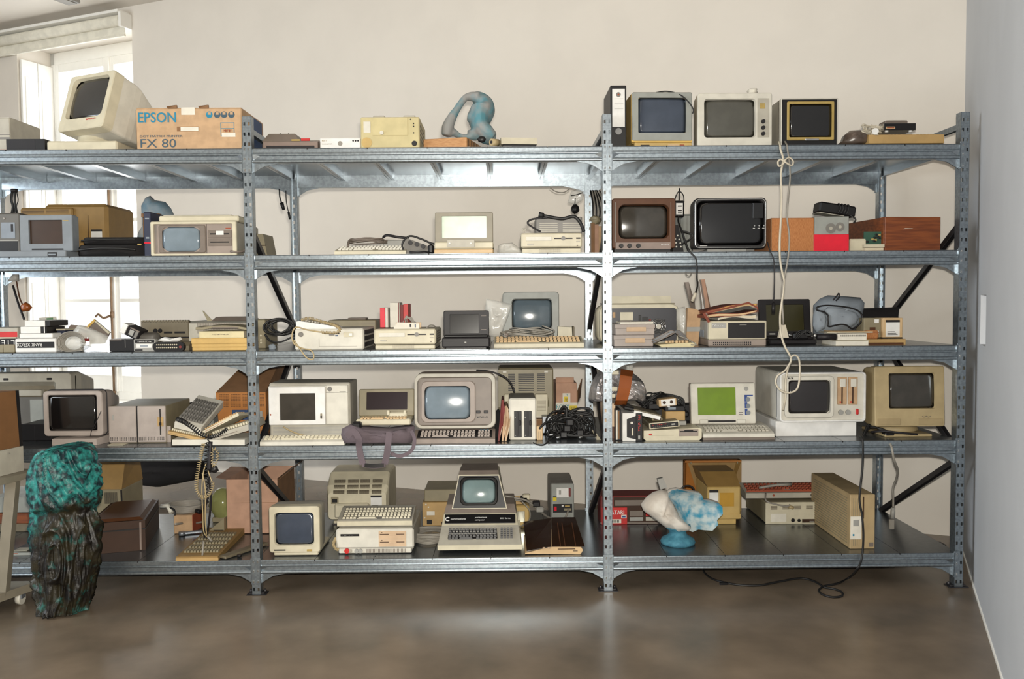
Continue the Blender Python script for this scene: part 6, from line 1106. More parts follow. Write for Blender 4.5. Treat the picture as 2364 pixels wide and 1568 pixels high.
B().box(-w/2-.001, w/2+.001, -.0015, .0, h*.36, h*.54, 0).obj('label', 'paper', r); B().box(-w*.18, w*.18, -.0015, .0, h*.54, h*.76, 0).obj('label', 'paper', r); B().box(w*.14, w/2, -.0025, -.001, h*.37, h*.47, 0).obj('yellow_label', 'yellow', r); B().box(-w*.12, w*.07, -.0025, -.001, h*.56, h*.68, 0).obj('yellow_label', 'yellow', r)
text(r, 'ROXY', -w*.49, h*.40, h*.10, 'teal_ink', -.003, bold=.02, sx=.8); text(r, 'LABEL', w*.155, h*.39, h*.06, 'charcoal', -.004, sx=.62); text(r, 'LABE', w*.04, h*.565, h*.055, 'charcoal', -.004, sx=.45, rot=(pi/2, -pi/2, 0)); text(r, 'Y', -w*.02, h*.69, h*.06, 'teal_ink', -.003)
r, w, h = it('beige_adapter', 'small beige adapter standing at the foot of the drive unit', 'adapter', 1239, 1253, 984, 4, .10); body(r, w, h, .04, 'blond', 'housing', .004); slots(r, 'vents', -w*.3, w*.35, h*.08, h*.65, 2, 14, 'olive', 0, .5, .4)
r, w, h = it('tan_wedge', 'tan cardboard wedge behind the beige adapter', 'cardboard', 1236, 1262, 968, 4, .35); body(r, w, h, .1, 'card_dark', 'board', .003); pan(r, w, h, 'edge', 0, .97, 1, 1, 'card', .001)
r, w, h = it('metal_transformer', 'black power transformer with grey metal end plate', 'transformer', 1252, 1300, 962, 4, .30, z=AT(1276, 1000, .30).z); 
B().box(-w/2, -w*.02, 0, .09, 0, h, .002).obj('end_plate', 'grey_metal', r); B().box(-w*.02, w*.5, 0, .09, -.004, h*.98, .004).obj('coil_block', 'black', r); B().box(-w*.4, w*.4, .0, .09, -(Vector(r.location).z-z4)+.001, -.002, .002).obj('foot', 'black', r); pan(r, w, h, 'plate_notch', .25, .4, .32, .55, 'charcoal', .001)
rn = random.Random(44); o = thing('black_cables', 'large tangle of black power cables by the middle post', 'cable', (0, 0, 0)); b = B(); c = AT(1322, 985, .25)
for k in range(22):
    q = rn.uniform(.05, .11); cx = c+Vector((rn.uniform(-.07, .09), rn.uniform(-.08, .08), rn.uniform(-.03, .03))); ax = rn.uniform(-.9, .9); ph = rn.uniform(0, 6.28)
    P = [cx+Vector((q*cos(a+ph), q*sin(a+ph)*.5*cos(ax*2), q*.75*sin(a+ph)+q*.35*ax*cos(a))) for a in [j*.785 for j in range(8)]]
    for p in P: p.z = max(p.z, z4+.016); p.x = min(p.x, -.05); p.y = max(p.y, .05)
    b.tube(spline(P, 4, True), .0058, 6, True)
b.tube(spline([AT(1245, 990, .08), AT(1262, 975, .1), AT(1290, 972, .15), AT(1320, 975, .2)], 5), .006, 6).tube(spline([AT(1290, 955, .22), AT(1300, 940, .2), AT(1308, 946, .2), AT(1306, 975, .2)], 5), .0075, 6).tube(spline([AT(1230, 1022, -.005), AT(1245, 1028, -.012), AT(1258, 1026, -.01), AT(1275, 1010, .05), AT(1300, 990, .1)], 5), .004, 6)
b.obj('leads', 'rubber', o)
for k, (px, py) in enumerate(((1316, 976), (1310, 990), (1340, 1000), (1302, 1008))): p = AT(px, py, .14); p.z = max(p.z, z4+.021); B().box(p.x-.02, p.x+.02, p.y, p.y+.05, p.z-.018, p.z+.018, .006).obj('plug', 'black', o)
for px, py in ((1268, 1005), (1336, 1012), (1285, 1013)): p = AT(px, py, .12); p.z = max(p.z, z4+.01); B().cyl(p, p+Vector((.02, .0, .004)), .007, 10).obj('metal_connector', 'chrome', o)
r, w, h = it('white_strip', 'narrow cream card strip beside the black cable tangle at the post', 'card', 1374, 1384, 1000, 4, .1); B().hexa([(-w*.2, 0, 0), (w*.8, 0, 0), (w*.8, .01, 0), (-w*.2, .01, 0), (-w*.8, .1, h), (-w*.2, .1, h), (-w*.2, .11, h), (-w*.8, .11, h)]).obj('board', 'cream', r); pan(r, w, h, 'edge', .2, .1, .3, .4, 'taupe', .003)
# --- corner bay
r, w, h = it('archive_carton', 'low cream carton under the foil parcel behind the post', 'carton', 1396, 1421, 934, 4, .14); carton(r, w, h, .22, 'peach', True); pan(r, w, h, 'lower_band', 0, 0, 1, .35, 'brown', .001); zc = h
X0 = AT(1425, 930, .22).x; z0 = z4+zc+.004; out = opts([(1366, 934), (1362, 905), (1368, 880), (1385, 858), (1410, 850), (1440, 852), (1462, 862), (1482, 880), (1492, 905), (1488, 925), (1470, 936), (1420, 937)], .22, X0, z0)
r = thing('foil_parcel', 'crinkled silver foil parcel bound with brown tape', 'parcel', (X0, .22, z0)); b = B(); so = [(q_.x, q_.y) for q_ in spline([Vector((x, z, 0)) for x, z in out], 4, True)]; b.puff(so, 0, .10, .08, 12, 33, .035); b.sm = [False]*len(b.f); b.obj('foil', 'foil', r)
q = lambda px, py, Y=.27: AT(px, py, Y-.2)-Vector(r.location); 
B().loft([[q(1433, 852, .37), q(1462, 856, .37)], [q(1432, 866, .29), q(1460, 870, .29)], [q(1428, 895, .262), q(1456, 898, .262)], [q(1421, 925, .275), q(1449, 925, .275)], [q(1417, 935, .32), q(1446, 935, .32)]], False, False).obj('tape', 'brown_tape', r)
for k, (x0, y0, x1, y1) in enumerate(((1405, 858, 1428, 862), (1403, 895, 1425, 900), (1403, 915, 1420, 912))): p0, p1 = q(x0, y0, .30), q(x1, y1, .29); B().box(min(p0.x, p1.x), max(p0.x, p1.x), p0.y-.02, p0.y, min(p0.z, p1.z)-.006, max(p0.z, p1.z)+.006, .002).obj('wrapped_slat', 'cream', r)
r, w, h = it('plastic_lump', 'clear plastic scrap hanging above the foil parcel', 'plastic', 1446, 1462, 842, 4, .40, pyb=860); B().puff(rrect(-w/2, w/2, 0, h, .01), 0, .02, .02, 4, 3, .01, c=(0, h/2)).obj('film', 'plastic_wrap', r); pan(r, w, h, 'fold', .4, .1, .5, .9, 'paper', .02)
r, w, h = it('software_box', 'white box with black printed panel standing next to the post', 'box', 1437, 1468, 954, 4, .05); B().box(-w/2, w/2, 0, .18, 0, h, .002).obj('walls', 'white', r); B().prism([(-w*.18, h*.14), (w*.5, h*.06), (w*.5, h*.9), (-w*.18, h*.78)], -.001, .0).obj('black_print', 'charcoal', r); pan(r, w, h, 'white_bar', .68, .2, .80, .46, 'cream', .002); B().cyl((w*.19, -.001, h*.65), (w*.19, -.002, h*.65), .007, 12).obj('dot_print', 'offwhite', r)
r, w, h = it('disk_sleeve', 'narrow glittering sleeve edge beside the white software box', 'sleeve', 1421, 1434, 946, 4, .08); B().box(-w/2, w/2, 0, .15, 0, h, .001).obj('sleeve', 'charcoal', r); pan(r, w, h, 'foil_edge', .05, .02, .35, .98, 'paper', .001); pan(r, w, h, 'brown_edge', .45, .05, .7, .95, 'card_dark', .001)
r, w, h = it('black_book', 'black book with red spine letters standing by the disk drive', 'book', 1468, 1483, 954, 4, .05); B().box(-w/2, w/2, 0, .18, 0, h, .002).obj('cover', 'black', r); B().box(-w/2+.002, w/2-.002, .003, .178, h-.001, h+.0008, 0).obj('pages', 'taupe', r); scribble(r, 9, -w*.14, h*.92, w*.32, h*.58, 'red', -.001, 'spine_print', (0, pi/2, 0)); pan(r, w, h, 'spine_mark', .35, .06, .65, .2, 'grey', .001)
r, w, h = it('disk_drive', 'cream floppy disk drive below the modem with red lamp', 'disk drive', 1486, 1620, 989, 4, .06)
B().prism([(-w/2, .01), (-w*.46, 0), (w*.46, 0), (w/2, .012), (w/2, h*.92), (w*.46, h), (-w/2, h*.82)], 0, .30).obj('housing', 'cream', r); pan(r, w, h, 'drive_panel', .605, .35, .94, .92, 'taupe_light', .003); pan(r, w, h, 'drive_slot', .62, .68, .92, .78, 'black', .004); pan(r, w, h, 'drive_lip', .70, .76, .85, .86, 'charcoal', .006); pan(r, w, h, 'badge', .09, .45, .14, .58, 'red', .002); pan(r, w, h, 'front_seam', .1, .42, .52, .44, 'olive', .001); hdk = h
r, w, h = it('modem', 'flat beige modem with red and black front sitting on the disk drive', 'modem', 1499, 1569, 974, 4, .07, z=z4+hdk+.001, ry=-5); B().box(-w/2, w/2, .0, .22, 0, h, .004).obj('housing', 'olive', r); B().bezel((-w/2, w/2, 0, h), (-w*.46, w*.46, h*.14, h*.86), -.006, .0, .004, .003, .01).obj('rim', 'cream', r); B().box(-w*.46, w*.46, -.002, .001, h*.14, h*.86, 0).obj('face', 'black', r); scribble(r, 9, -w*.38, h*.54, h*.16, w*.46, 'red', -.003); 
for k in range(8): B().box(-w*.36+k*w*.065, -w*.36+k*w*.065+.004, -.003, -.001, h*.26, h*.32, 0).obj('lamp', 'putty', r)
B().box(w*.24, w*.36, -.003, -.001, h*.35, h*.6, 0).obj('badge', 'grey', r); hmd = h
r, w, h = it('notebook', 'grey-brown hardback notebook tilted over the software box and modem', 'book', 1462, 1528, 948, 4, .05, z=AT(1500, 963, .05).z); r.rotation_euler = (0, rad(14), 0); B().box(-w*.55, w*.45, 0, .2, h*.55, h*.75, .001).obj('cover', 'olive_dark', r); B().box(-w*.5, w*.45, .002, .19, 0, h*.55, .001).obj('pages', 'white', r); B().box(-w*.9, -w*.5, .0, .2, h*.3, h*.9, .006).obj('black_spine', 'black', r)
r, w, h = it('connector_shell', 'small beige connector shell lying on the modem', 'connector', 1505, 1530, 964, 4, .08, z=z4+hdk+hmd+.004); B().box(-w/2, w/2, 0, .05, 0, h, .004).obj('housing', 'olive', r); pan(r, w, h, 'slot', .15, .25, .85, .7, 'brown_dark', .002)
z1 = z4+hdk+.0015
r, w, h = it('tape_drive', 'cream slab lying on a grey tray above the disk drive', 'drive', 1537, 1582, 950, 4, .16, z=z1+.012); B().box(-w/2, w/2, 0, .12, .012, h, .003).obj('housing', 'tan', r); B().box(-w*.46, w*.54, -.012, .12, -.012, .011, .003).obj('tray', 'grey', r); B().cyl((0, -.01, .002), (0, -.016, .002), .010, 12).obj('thumb_wheel', 'white', r); z2 = z1+.012+h
r, w, h = it('black_cartridge', 'black cartridge with pale blue label on the cream slab', 'cartridge', 1536, 1580, 938, 4, .16, z=z2+.001); B().box(-w/2, w/2, 0, .11, 0, h, .002).obj('housing', 'black', r); pan(r, w, h, 'label', .15, .3, .55, .85, 'fabric_grey', .002); z3 = z2+h
r, w, h = it('stereo_viewer', 'small cream box with two round dark eyes topmost in the pile', 'box', 1522, 1563, 921, 4, .15, z=z3+.002, ry=-5); B().box(-w/2, w/2, 0, .08, 0, h, .003).obj('housing', 'blond', r); pan(r, w, h, 'face', .12, .12, .92, .95, 'white', .001); B().box(-w*.45, w*.45, -.004, .06, -.0, h*.08, .001).obj('foot', 'taupe', r); B().box(-w*.05, w*.1, -.004, .0, -.004, h*.2, .002).obj('nose_tab', 'white', r)
for u in (-.2, .2): B().cyl((u*w, .0, h*.55), (u*w, -.003, h*.55), .0085, 14).obj('eye', 'brown_dark', r)
rn = random.Random(9); o = thing('black_adapters', 'black adapters and cables heaped behind the small two-eyed box', 'cable', (0, 0, 0)); b = B()
for k in range(12): b.tube(spline([AT(1480+rn.uniform(0, 20), 935+rn.uniform(-10, 14), .22), AT(1500+rn.uniform(-5, 20), 912+rn.uniform(-6, 12), .2), AT(1530+rn.uniform(-10, 15), 910+rn.uniform(-2, 10), .24), AT(1565+rn.uniform(-8, 12), 922+rn.uniform(-4, 12), .24), AT(1578+rn.uniform(-6, 6), 940+rn.uniform(0, 30), .22)], 5), .0042, 5)
b.obj('leads', 'rubber', o)
for px, py, s in ((1492, 927, .04), (1508, 937, .036), (1480, 922, .03), (1576, 955, .03), (1530, 935, .03), (1586, 980, .028)): p = AT(px, py, .26); B().box(p.x-s, p.x+s, p.y-.03, p.y+.05, p.z-s*.6, p.z+s*.6, .01).obj('adapter', 'black', o)
p = AT(1493, 985, .30); B().box(p.x-.02, p.x+.25, .29, .36, z4+.001, z4+.16, .004).obj('under_block', 'black', o)
r, w, h = it('speaker_roll', 'olive rounded lump seen between the pile and the green-screen laptop', 'lump', 1583, 1607, 938, 4, .5); B().puff(rrect(-w/2, w/2, 0, h, .03), 0, .05, .06, 6, 2, .02, c=(0, h/2)).obj('body', 'olive_dark', r); B().cyl((0, -.05, h*.7), (0, -.056, h*.7), .015, 12).obj('cap', 'taupe', r)
r, w, h = it('green_laptop', 'white laptop with a bright green screen and blue labels', 'laptop', 1624, 1788, 990, 4, .055)
B().prismx([(0, 0), (.26, 0), (.26, .06), (.12, .055), (.01, .034), (0, .03)], -w/2, w/2).obj('base', 'offwhite', r); B().prismx([(-.002, 0), (.1, 0), (.1, .014), (-.002, .014)], -w*.502, w*.502).obj('lower_base', 'taupe', r); keyrows(r, -w*.45, w*.45, .025, .115, .040, .056, 17, 5, 'putty')
hd = link('lid', None, r); hd.location = (-.04, .15, .05); hd.rotation_euler = (rad(-7), 0, 0); p0, p1 = AT(1610, 887, .20), AT(1760, 887, .20); lw = p1.x-p0.x; lh = (p0.z-(z4+.05))*1.015
B().bezel((-lw/2, lw/2, .012, lh), (-lw*.395, lw*.195, lh*.26, lh*.90), 0, .006, .008, .003, .025, .001).obj('bezel', 'offwhite', hd); B().box(-lw*.395, lw*.195, .005, .007, lh*.26, lh*.90, 0).obj('screen', 'screen_green', hd); B().box(-lw/2-.003, lw/2+.002, .02, .036, .003, lh+.003, .005).obj('rear_cover', 'taupe', hd)
B().cyl((lw*.36, .001, lh*.86), (lw*.36, -.001, lh*.86), .012, 16).obj('emblem', 'grey', hd)
for v in (.60, .445, .29): B().box(lw*.33, lw*.37, -.0015, .001, lh*v-.008, lh*v+.024, 0).obj('blue_label', 'blue_label', hd); B().cyl((lw*.38, .001, lh*v+.004), (lw*.38, -.004, lh*v+.004), .012, 16).obj('round_sticker', 'slate', hd)
B().box(lw*.33, lw*.46, -.0015, .001, lh*.69, lh*.72, 0).obj('blue_bar', 'blue_label', hd); B().box(lw*.235, lw*.30, -.0015, .001, lh*.3, lh*.32, 0).obj('small_print', 'fabric_purple', hd); B().box(lw*.235, lw*.30, -.0015, .001, lh*.26, lh*.275, 0).obj('small_print', 'fabric_purple', hd)
B().box(-lw*.3, lw*.18, -.008, .0, lh*.10, lh*.135, .001).obj('hinge_slot', 'charcoal', hd)
for u in (-.38, .2): B().box(lw*u, lw*(u+.13), -.016, .004, lh*.06, lh*.16, .003).obj('hinge', 'offwhite', hd)
r, w, h = it('allinone_computer', 'white computer with tube screen and two upright floppy drives', 'computer', 1802, 2000, 860, 4, .12)
zs = AT(1900, 973, .12).z-z4; hh = h-zs
B().loft([[(x, y, z) for x, z in rrect(-w/2-e, w/2-e, zs, h-.0, .016, 4)] for y, e in ((.06, 0), (.45, .0))], False).obj('housing', 'offwhite', r); B().bezel((-w/2, w/2, zs-.004, h), (-w*.49, w*.48, zs+hh*.02, zs+hh*.97), -.002, .014, .018, .016, .07, .002).obj('rim', 'white', r); B().box(-w*.49, w*.48, .008, .02, zs+hh*.02, zs+hh*.97, .002).obj('face_plate', 'offwhite', r)
B().bezel((-w*.45, w*.12, zs+hh*.08, zs+hh*.93), (-w*.415, w*.08, zs+hh*.17, zs+hh*.85), -.012, .012, .02, .014, .01).obj('screen_surround', 'offwhite', r); B().dome(-w*.415, w*.08, zs+hh*.17, zs+hh*.85, .010, .016, .014).obj('screen', 'screen_dark2', r)
for u in (.17, .295):
    B().box(u*w, (u+.105)*w, -.002, .01, zs+hh*.34, zs+hh*.90, .002).obj('drive', 'card', r); B().box((u+.04)*w, (u+.055)*w, -.004, .0, zs+hh*.36, zs+hh*.75, 0).obj('drive_slot', 'brown_dark', r); B().box((u+.02)*w, (u+.085)*w, -.012, .0, zs+hh*.70, zs+hh*.87, .003).obj('drive_handle', 'offwhite', r); B().box((u+.02)*w, (u+.035)*w, -.004, .0, zs+hh*.38, zs+hh*.41, 0).obj('drive_lamp', 'red', r)
for u in (.21, .295): B().cyl((u*w, .01, zs+hh*.18), (u*w, -.004, zs+hh*.18), .013, 16).obj('knob', 'grey', r)
B().box(.385*w, .415*w, -.006, .01, zs+hh*.13, zs+hh*.25, .004).obj('red_switch', 'red', r); scribble(r, 4, -w*.42, zs+hh*.87, .009, .028, 'charcoal', -.013, 'badge')
B().box(-w*.53, w*.42, .03, .42, 0, zs-.002, .004).obj('plinth', 'white', r)
for v in (.1, .2, .3, .4): B().box(w/2-.002, w/2+.006, .09, .12, zs+hh*v, zs+hh*(v+.05), .001).obj('side_rib', 'putty', r)
r, w, h = it('beige_monitor', 'sand-coloured monitor with dark screen on swivel foot at the end upright', 'monitor', 2022, 2184, 846, 4, .10)
zs = AT(2100, 985, .10).z-z4
hd = link('head', None, r); hd.location = (0, 0, zs); hd.rotation_euler = (rad(-3), 0, rad(0)); B().box(0, .001, .1, .101, .0, .001, 0).obj('seam', 'tan_grey', hd)
crt(hd, w, h-zs, .36, 'tan_grey', 'screen_grey_d', (.20, .29, .87, .89), 'tan_grey', .012, .012, 0, 0, .012, .01, .66, .06)
b = B().box(-w*.47, -w*.14, -.003, .001, (h-zs)*.03, (h-zs)*.13, .001); b.obj('control_flap', 'tan_grey2', hd); B().box(w*.12, w*.46, -.003, .001, (h-zs)*.03, (h-zs)*.13, .001).obj('control_flap', 'tan_grey2', hd); B().tube(spline([(w*.17, -.002, (h-zs)*.17), (w*.2, -.002, (h-zs)*.155), (w*.23, -.002, (h-zs)*.17), (w*.26, -.002, (h-zs)*.155), (w*.29, -.002, (h-zs)*.17)], 4), .0015, 5).obj('logo', 'taupe', hd)
B().lathe([(.09, .012), (.11, .022), (.10, .04), (.05, zs+.02)], (-.0, .16, 0)).obj('swivel', 'tan_grey', r); B().box(-w*.36, w*.32, .0, .30, 0, .014, .005).obj('base', 'tan_grey', r)
B().tube(spline([(-w*.5, .05, .02), (-w*.4, -.02, .035), (-w*.2, -.05, .03), (w*.05, -.04, .02)], 5), .006, 6).obj('lead', 'charcoal', r)
o = thing('black_mains_lead', 'black mains lead looped behind the sand-coloured monitor foot', 'cable', (0, 0, 0)); b = B(); rn = random.Random(77)
for k in range(4): b.tube(spline([AT(1990+rn.uniform(-6, 6), 1008, .2), AT(2010+rn.uniform(-6, 6), 988-4*k, .22), AT(2040, 992+3*k, .2), AT(2062+rn.uniform(-6, 6), 1007, .14), AT(2030, 1011, .12)], 5), .0055, 6)
b.obj('lead', 'rubber', o); p = AT(2055, 1003, .1); p.z = z4+.014; B().box(p.x-.025, p.x+.025, p.y, p.y+.05, p.z-.012, p.z+.012, .006).obj('plug', 'black', o)

# ================================================================== bottom deck
z5 = DK[5]
r, w, h = it('crt_monitor', 'cream monitor with slate screen standing by the window-side post', 'monitor', 620, 737, 1170, 5, .055); r['label'] = 'cream monitor with a slate blue screen standing alone on the bottom deck'
zs = AT(680, 1276, .055).z-z5; crt(r, w, h-zs, .36, 'cream', 'screen_slate', (.10, .15, .89, .87), 'putty', .014, .02, zs, 0, .014, .014, .62, .06, lift=.05); B().box(-w*.42, w*.46, .004, .3, .004, zs+.002, .004).obj('base', 'cream', r); pan(r, w, h, 'badge', .09, .115, .32, .14, 'black', .002); pan(r, w, h, 'button', .74, .10, .84, .14, 'gold', .003); pan(r, w, h, 'flap_line', .1, .085, .85, .088, 'olive', .001)
for u in (-.36, .4): B().box(u*w-.012, u*w+.012, .01, .04, 0, .006, .001).obj('foot', 'charcoal', r)
r, w, h = it('rear_monitor', 'cream monitor turned to show its vented back and socket', 'monitor', 752, 895, 1098, 5, .66)
B().loft([[(x, y, z) for x, z in rrect(-w/2+a, w/2-a, .02+b0, h-c, .02, 4)] for y, a, b0, c in ((.0, .012, .02, .10), (.03, .0, .01, .06), (.12, .0, 0, .0), (.34, -.005, -.01, -.0))], False).obj('housing', 'cream', r); B().box(-w*.36, w*.2, -.03, .02, .05, h*.46, .01).obj('tube_cover', 'cream', r); pan(r, w, h, 'type_label', .35, .25, .60, .38, 'white', .001, -.03)
for j, (v, y) in enumerate(((.86, .050), (.77, .026), (.68, .004))):
    for u0, u1 in ((-.38, -.20), (-.16, .02), (.04, .20), (.24, .40)): slots(r, 'vents', u0*w, u1*w, h*v-.012, h*v+.008, 14, 1, 'olive_dark', y, .6, 1, .012)
pan(r, w, h, 'socket_plate', .08, .44, .20, .58, 'olive', .004, .0); pan(r, w, h, 'socket', .10, .47, .18, .54, 'black', .006, .0); knob(r, 'screw', -w*.36, h*.39, .006, 'brown_dark', .004, .0); tagsticker(r, w*.22, h*.32, w*.18, h*.28, .0); B().box(-w*.4, w*.4, .02, .3, 0, .024, .004).obj('base', 'cream', r)
for u in (-.4, .4): B().box(u*w-.015, u*w+.015, .05, .09, h*.93, h, .004).obj('lug', 'cream', r) if False else None
r, w, h = it('desktop_computer', 'putty desktop computer with two peach floppy drives and red switch', 'computer', 775, 955, 1222, 5, .07)
B().box(-w/2+.004, w/2-.004, .02, .42, .02, h, .006).obj('housing', 'putty', r); B().box(-w/2, w/2, 0, .026, h*.24, h, .008).obj('front_panel', 'offwhite', r); B().box(-w*.47, w*.465, .012, .40, 0.004, h*.24, .004).obj('foot_section', 'offwhite', r)
for u in (-.45, .43): B().box(u*w-.012, u*w+.012, .02, .05, 0, .006, .001).obj('foot', 'charcoal', r)
for v0, v1 in ((.31, .60), (.615, .92)): pan(r, w, h, 'drive', .55, v0, .90, v1, 'peach', .003); pan(r, w, h, 'drive_slot', .565, v0+.17, .88, v0+.20, 'brown_dark', .004); pan(r, w, h, 'drive_lip', .68, v0+.165, .78, v0+.225, 'peach', .008); pan(r, w, h, 'drive_lamp', .58, v0+.24, .60, v0+.265, 'brown_dark', .004)
pan(r, w, h, 'badge', .06, .73, .30, .82, 'black', .002); scribble(r, 5, -w*.42, h*.755, h*.035, w*.06, 'grey', -.003); scribble(r, 4, -w*.33, h*.755, h*.03, w*.05, 'midgrey', -.003)
B().box(-w*.40, -w*.30, .008, .016, h*.07, h*.20, .006).obj('switch_rim', 'putty', r); B().cyl((-w*.365, .012, h*.14), (-w*.365, .002, h*.14), .013, 14).obj('red_switch', 'red', r)
for u in (-.24, -.19): B().cyl((u*w, .014, h*.13), (u*w, .004, h*.13), .011, 14).obj('knob', 'grey', r)
slots(r, 'grille', -w*.12, w*.40, h*.05, h*.20, 30, 1, 'taupe', .012, .5, 1); hp = h
B().tube(helix([(-w*.51, .02, h*.62), (-w*.53, -.005, h*.45), (-w*.5, -.01, h*.28), (-w*.47, .0, h*.2)], .006, 16), .0024, 5).obj('curly_lead', 'cord_tan', r)
r, w, h = it('keyboard', 'cream-keyed grey keyboard lying on the putty desktop computer', 'keyboard', 778, 952, 1200, 5, .12, z=z5+hp+.003)
keyboard(r, w, .20, .030, .062, 'putty', 'cream', 19, 5, .06, .97, 'midgrey'); B().box(-w*.56, -w*.48, .0, .012, .006, .014, .002).obj('folding_foot', 'charcoal', r); pan(r, w, h, 'front_rail', 0, .1, 1, .8, 'cream', .003)
r, w, h = it('fan_unit', 'tan metal unit with fan behind the black-faced computer', 'power unit', 975, 1058, 1160, 5, .64)
B().box(-w/2, w/2+.06, .0, .30, .0, h, .003).obj('housing', 'tan', r); B().box(-w/2+.01, w/2+.06, .02, .28, h-.001, h+.07, .004).obj('upper_cover', 'olive', r); pan(r, w, h, 'label', .12, .45, .34, .62, 'paper', .001); pan(r, w, h, 'socket', .12, .07, .26, .26, 'black', .003); pan(r, w, h, 'socket', .52, .05, .64, .15, 'brown_dark', .003)
for u, v in ((-.4, .92), (-.33, .8), (-.44, .35)): knob(r, 'screw', u*w, h*v, .005, 'offwhite', .003)
b = B()
for q in (.045, .034, .022): b.tube([(w*.34+q*cos(2*pi*k/24), -.003, h*.56+q*1.0*sin(2*pi*k/24)) for k in range(24)], .0022, 5, True)
b.obj('fan_guard', 'charcoal', r); B().cyl((w*.34, .001, h*.56), (w*.34, -.001, h*.56), .047, 24).obj('fan_opening', 'black', r)
r = thing('pet_computer', 'black-faced all-in-one computer with built-in keyboard on the bottom deck', 'computer', (AT(1105, 1270, .08).x, .10, z5))
p0, p1 = AT(1010, 1270, .06), AT(1205, 1266, .06); w = p1.x-p0.x; X = (p0.x+p1.x)/2; r.location.x = X
def rl(px, py, Y): q = AT(px, py, Y); return (q.x-X, Y-.10, q.z-z5)
zf0, zf1 = rl(1105, 1270, .06)[2], rl(1105, 1259, .06)[2]; zk = rl(1105, 1213, .20)[2]; zt2 = rl(1105, 1187, .26)[2]
wl = w/2; wk = (rl(1196, 1213, .20)[0]-rl(1020, 1214, .20)[0])/2; wt = (rl(1192, 1185, .27)[0]-rl(1025, 1188, .27)[0])/2
cx1 = (rl(1196, 1213, .2)[0]+rl(1020, 1214, .2)[0])/2; cx2 = (rl(1192, 1185, .27)[0]+rl(1025, 1188, .27)[0])/2
B().box(-wl*.9, wl*.86, .03, .5, .004, zf0+.002, .004).obj('black_base', 'black', r)
B().hexa([(-wl, -.04, zf0), (wl, -.04, zf0), (wl, .5, zf0), (-wl, .5, zf0), (-wl, -.04, zf1), (wl, -.04, zf1), (wl, .5, zf1), (-wl, .5, zf1)]).obj('front_lip', 'cream', r)
B().hexa([(-wl+.002, -.036, zf1-.001), (wl-.002, -.036, zf1-.001), (cx1+wk, .10, zf1), (cx1-wk, .10, zf1), (-wl+.002, -.036, zf1+.001), (wl-.002, -.036, zf1+.001), (cx1+wk, .10, zk), (cx1-wk, .10, zk)]).obj('keyboard_deck', 'putty', r)
B().hexa([(cx1-wk, .10, zf1), (cx1+wk, .10, zf1), (cx1+wk, .5, zf1), (cx1-wk, .5, zf1), (cx1-wk, .10, zk), (cx1+wk, .10, zk), (cx1+wk, .5, zk), (cx1-wk, .5, zk)]).hexa([(cx1-wk, .10, zk), (cx1+wk, .10, zk), (cx2+wt, .5, zk), (cx2-wt, .5, zk), (cx2-wt, .17, zt2), (cx2+wt, .17, zt2), (cx2+wt, .5, zt2), (cx2-wt, .5, zt2)]).obj('body', 'cream', r)
B().hexa([(cx2-wt, .18, zt2), (cx2+wt, .18, zt2), (cx2+wt, .5, zt2), (cx2-wt, .5, zt2), (cx2-wt*.95, .24, zt2+.035), (cx2+wt*.95, .24, zt2+.035), (cx2+wt*.95, .5, zt2+.035), (cx2-wt*.95, .5, zt2+.035)]).obj('rear_deck', 'taupe_light', r)
# sloping name plate
npl = link('name_plate', None, r); npl.location = (cx1, .0985, zk); sl = math.atan2(.07, zt2-zk); npl.rotation_euler = (-sl, 0, 0); ln = math.hypot(.07, zt2-zk)
B().box(-wk*.93, wk*.93, -.003, .001, ln*.16, ln*.93, .001).obj('plate', 'black', npl)
text(npl, 'commodore', -wk*.78, ln*.46, ln*.14, 'white', -.004, sx=1.0, bold=.005); B().tube([( -wk*.85+.012*cos(a), -.004, ln*.51+.012*sin(a)) for a in [rad(50+26*k) for k in range(11)]], .0028, 5).obj('emblem', 'white', npl)
text(npl, 'professional', -wk*.14, ln*.58, ln*.13, 'white', -.004, sx=.9); text(npl, 'computer', -wk*.14, ln*.36, ln*.13, 'white', -.004, sx=.9); text(npl, '8001 Series', wk*.53, ln*.48, ln*.12, 'white', -.004, sx=.85)
# keys follow the sloping deck
sk = (zk-zf1)/.136
B().hexa([(-wl*.77, .006, zf1+.042*sk-.004), (wl*.42, .006, zf1+.042*sk-.004), (wl*.40, .075, zf1+.111*sk-.004), (-wl*.75, .075, zf1+.111*sk-.004), (-wl*.77, .006, zf1+.042*sk+.002), (wl*.42, .006, zf1+.042*sk+.002), (wl*.40, .075, zf1+.111*sk+.002), (-wl*.75, .075, zf1+.111*sk+.002)]).obj('key_bed', 'black', r)
keyrows(r, -wl*.76, wl*.41, -.002, .076, zf1+.036*sk, zf1+.112*sk, 14, 5, 'key_black', f=.84, hk=.010); keyrows(r, wl*.49, wl*.80, .004, .076, zf1+.042*sk, zf1+.112*sk, 4, 5, 'key_black', 'number_pad', f=.84, hk=.010, space=False, stag=0)
b = B()
for i in range(13):
    for j in range(3): x = -wl*.70+i*wl*.084+(j % 2)*.008; y = .026+j*.0155; z = zf1+(y+.036)*sk+.0105; b.box(x, x+.009, y, y+.006, z, z+.001, 0)
for i in range(4):
    for j in range(5): x = wl*.505+i*wl*.0775; y = .007+j*.0145; z = zf1+(y+.036)*sk+.0105; b.box(x, x+.010, y, y+.006, z, z+.001, 0)
b.obj('key_tops', 'offwhite', r, kind='stuff')
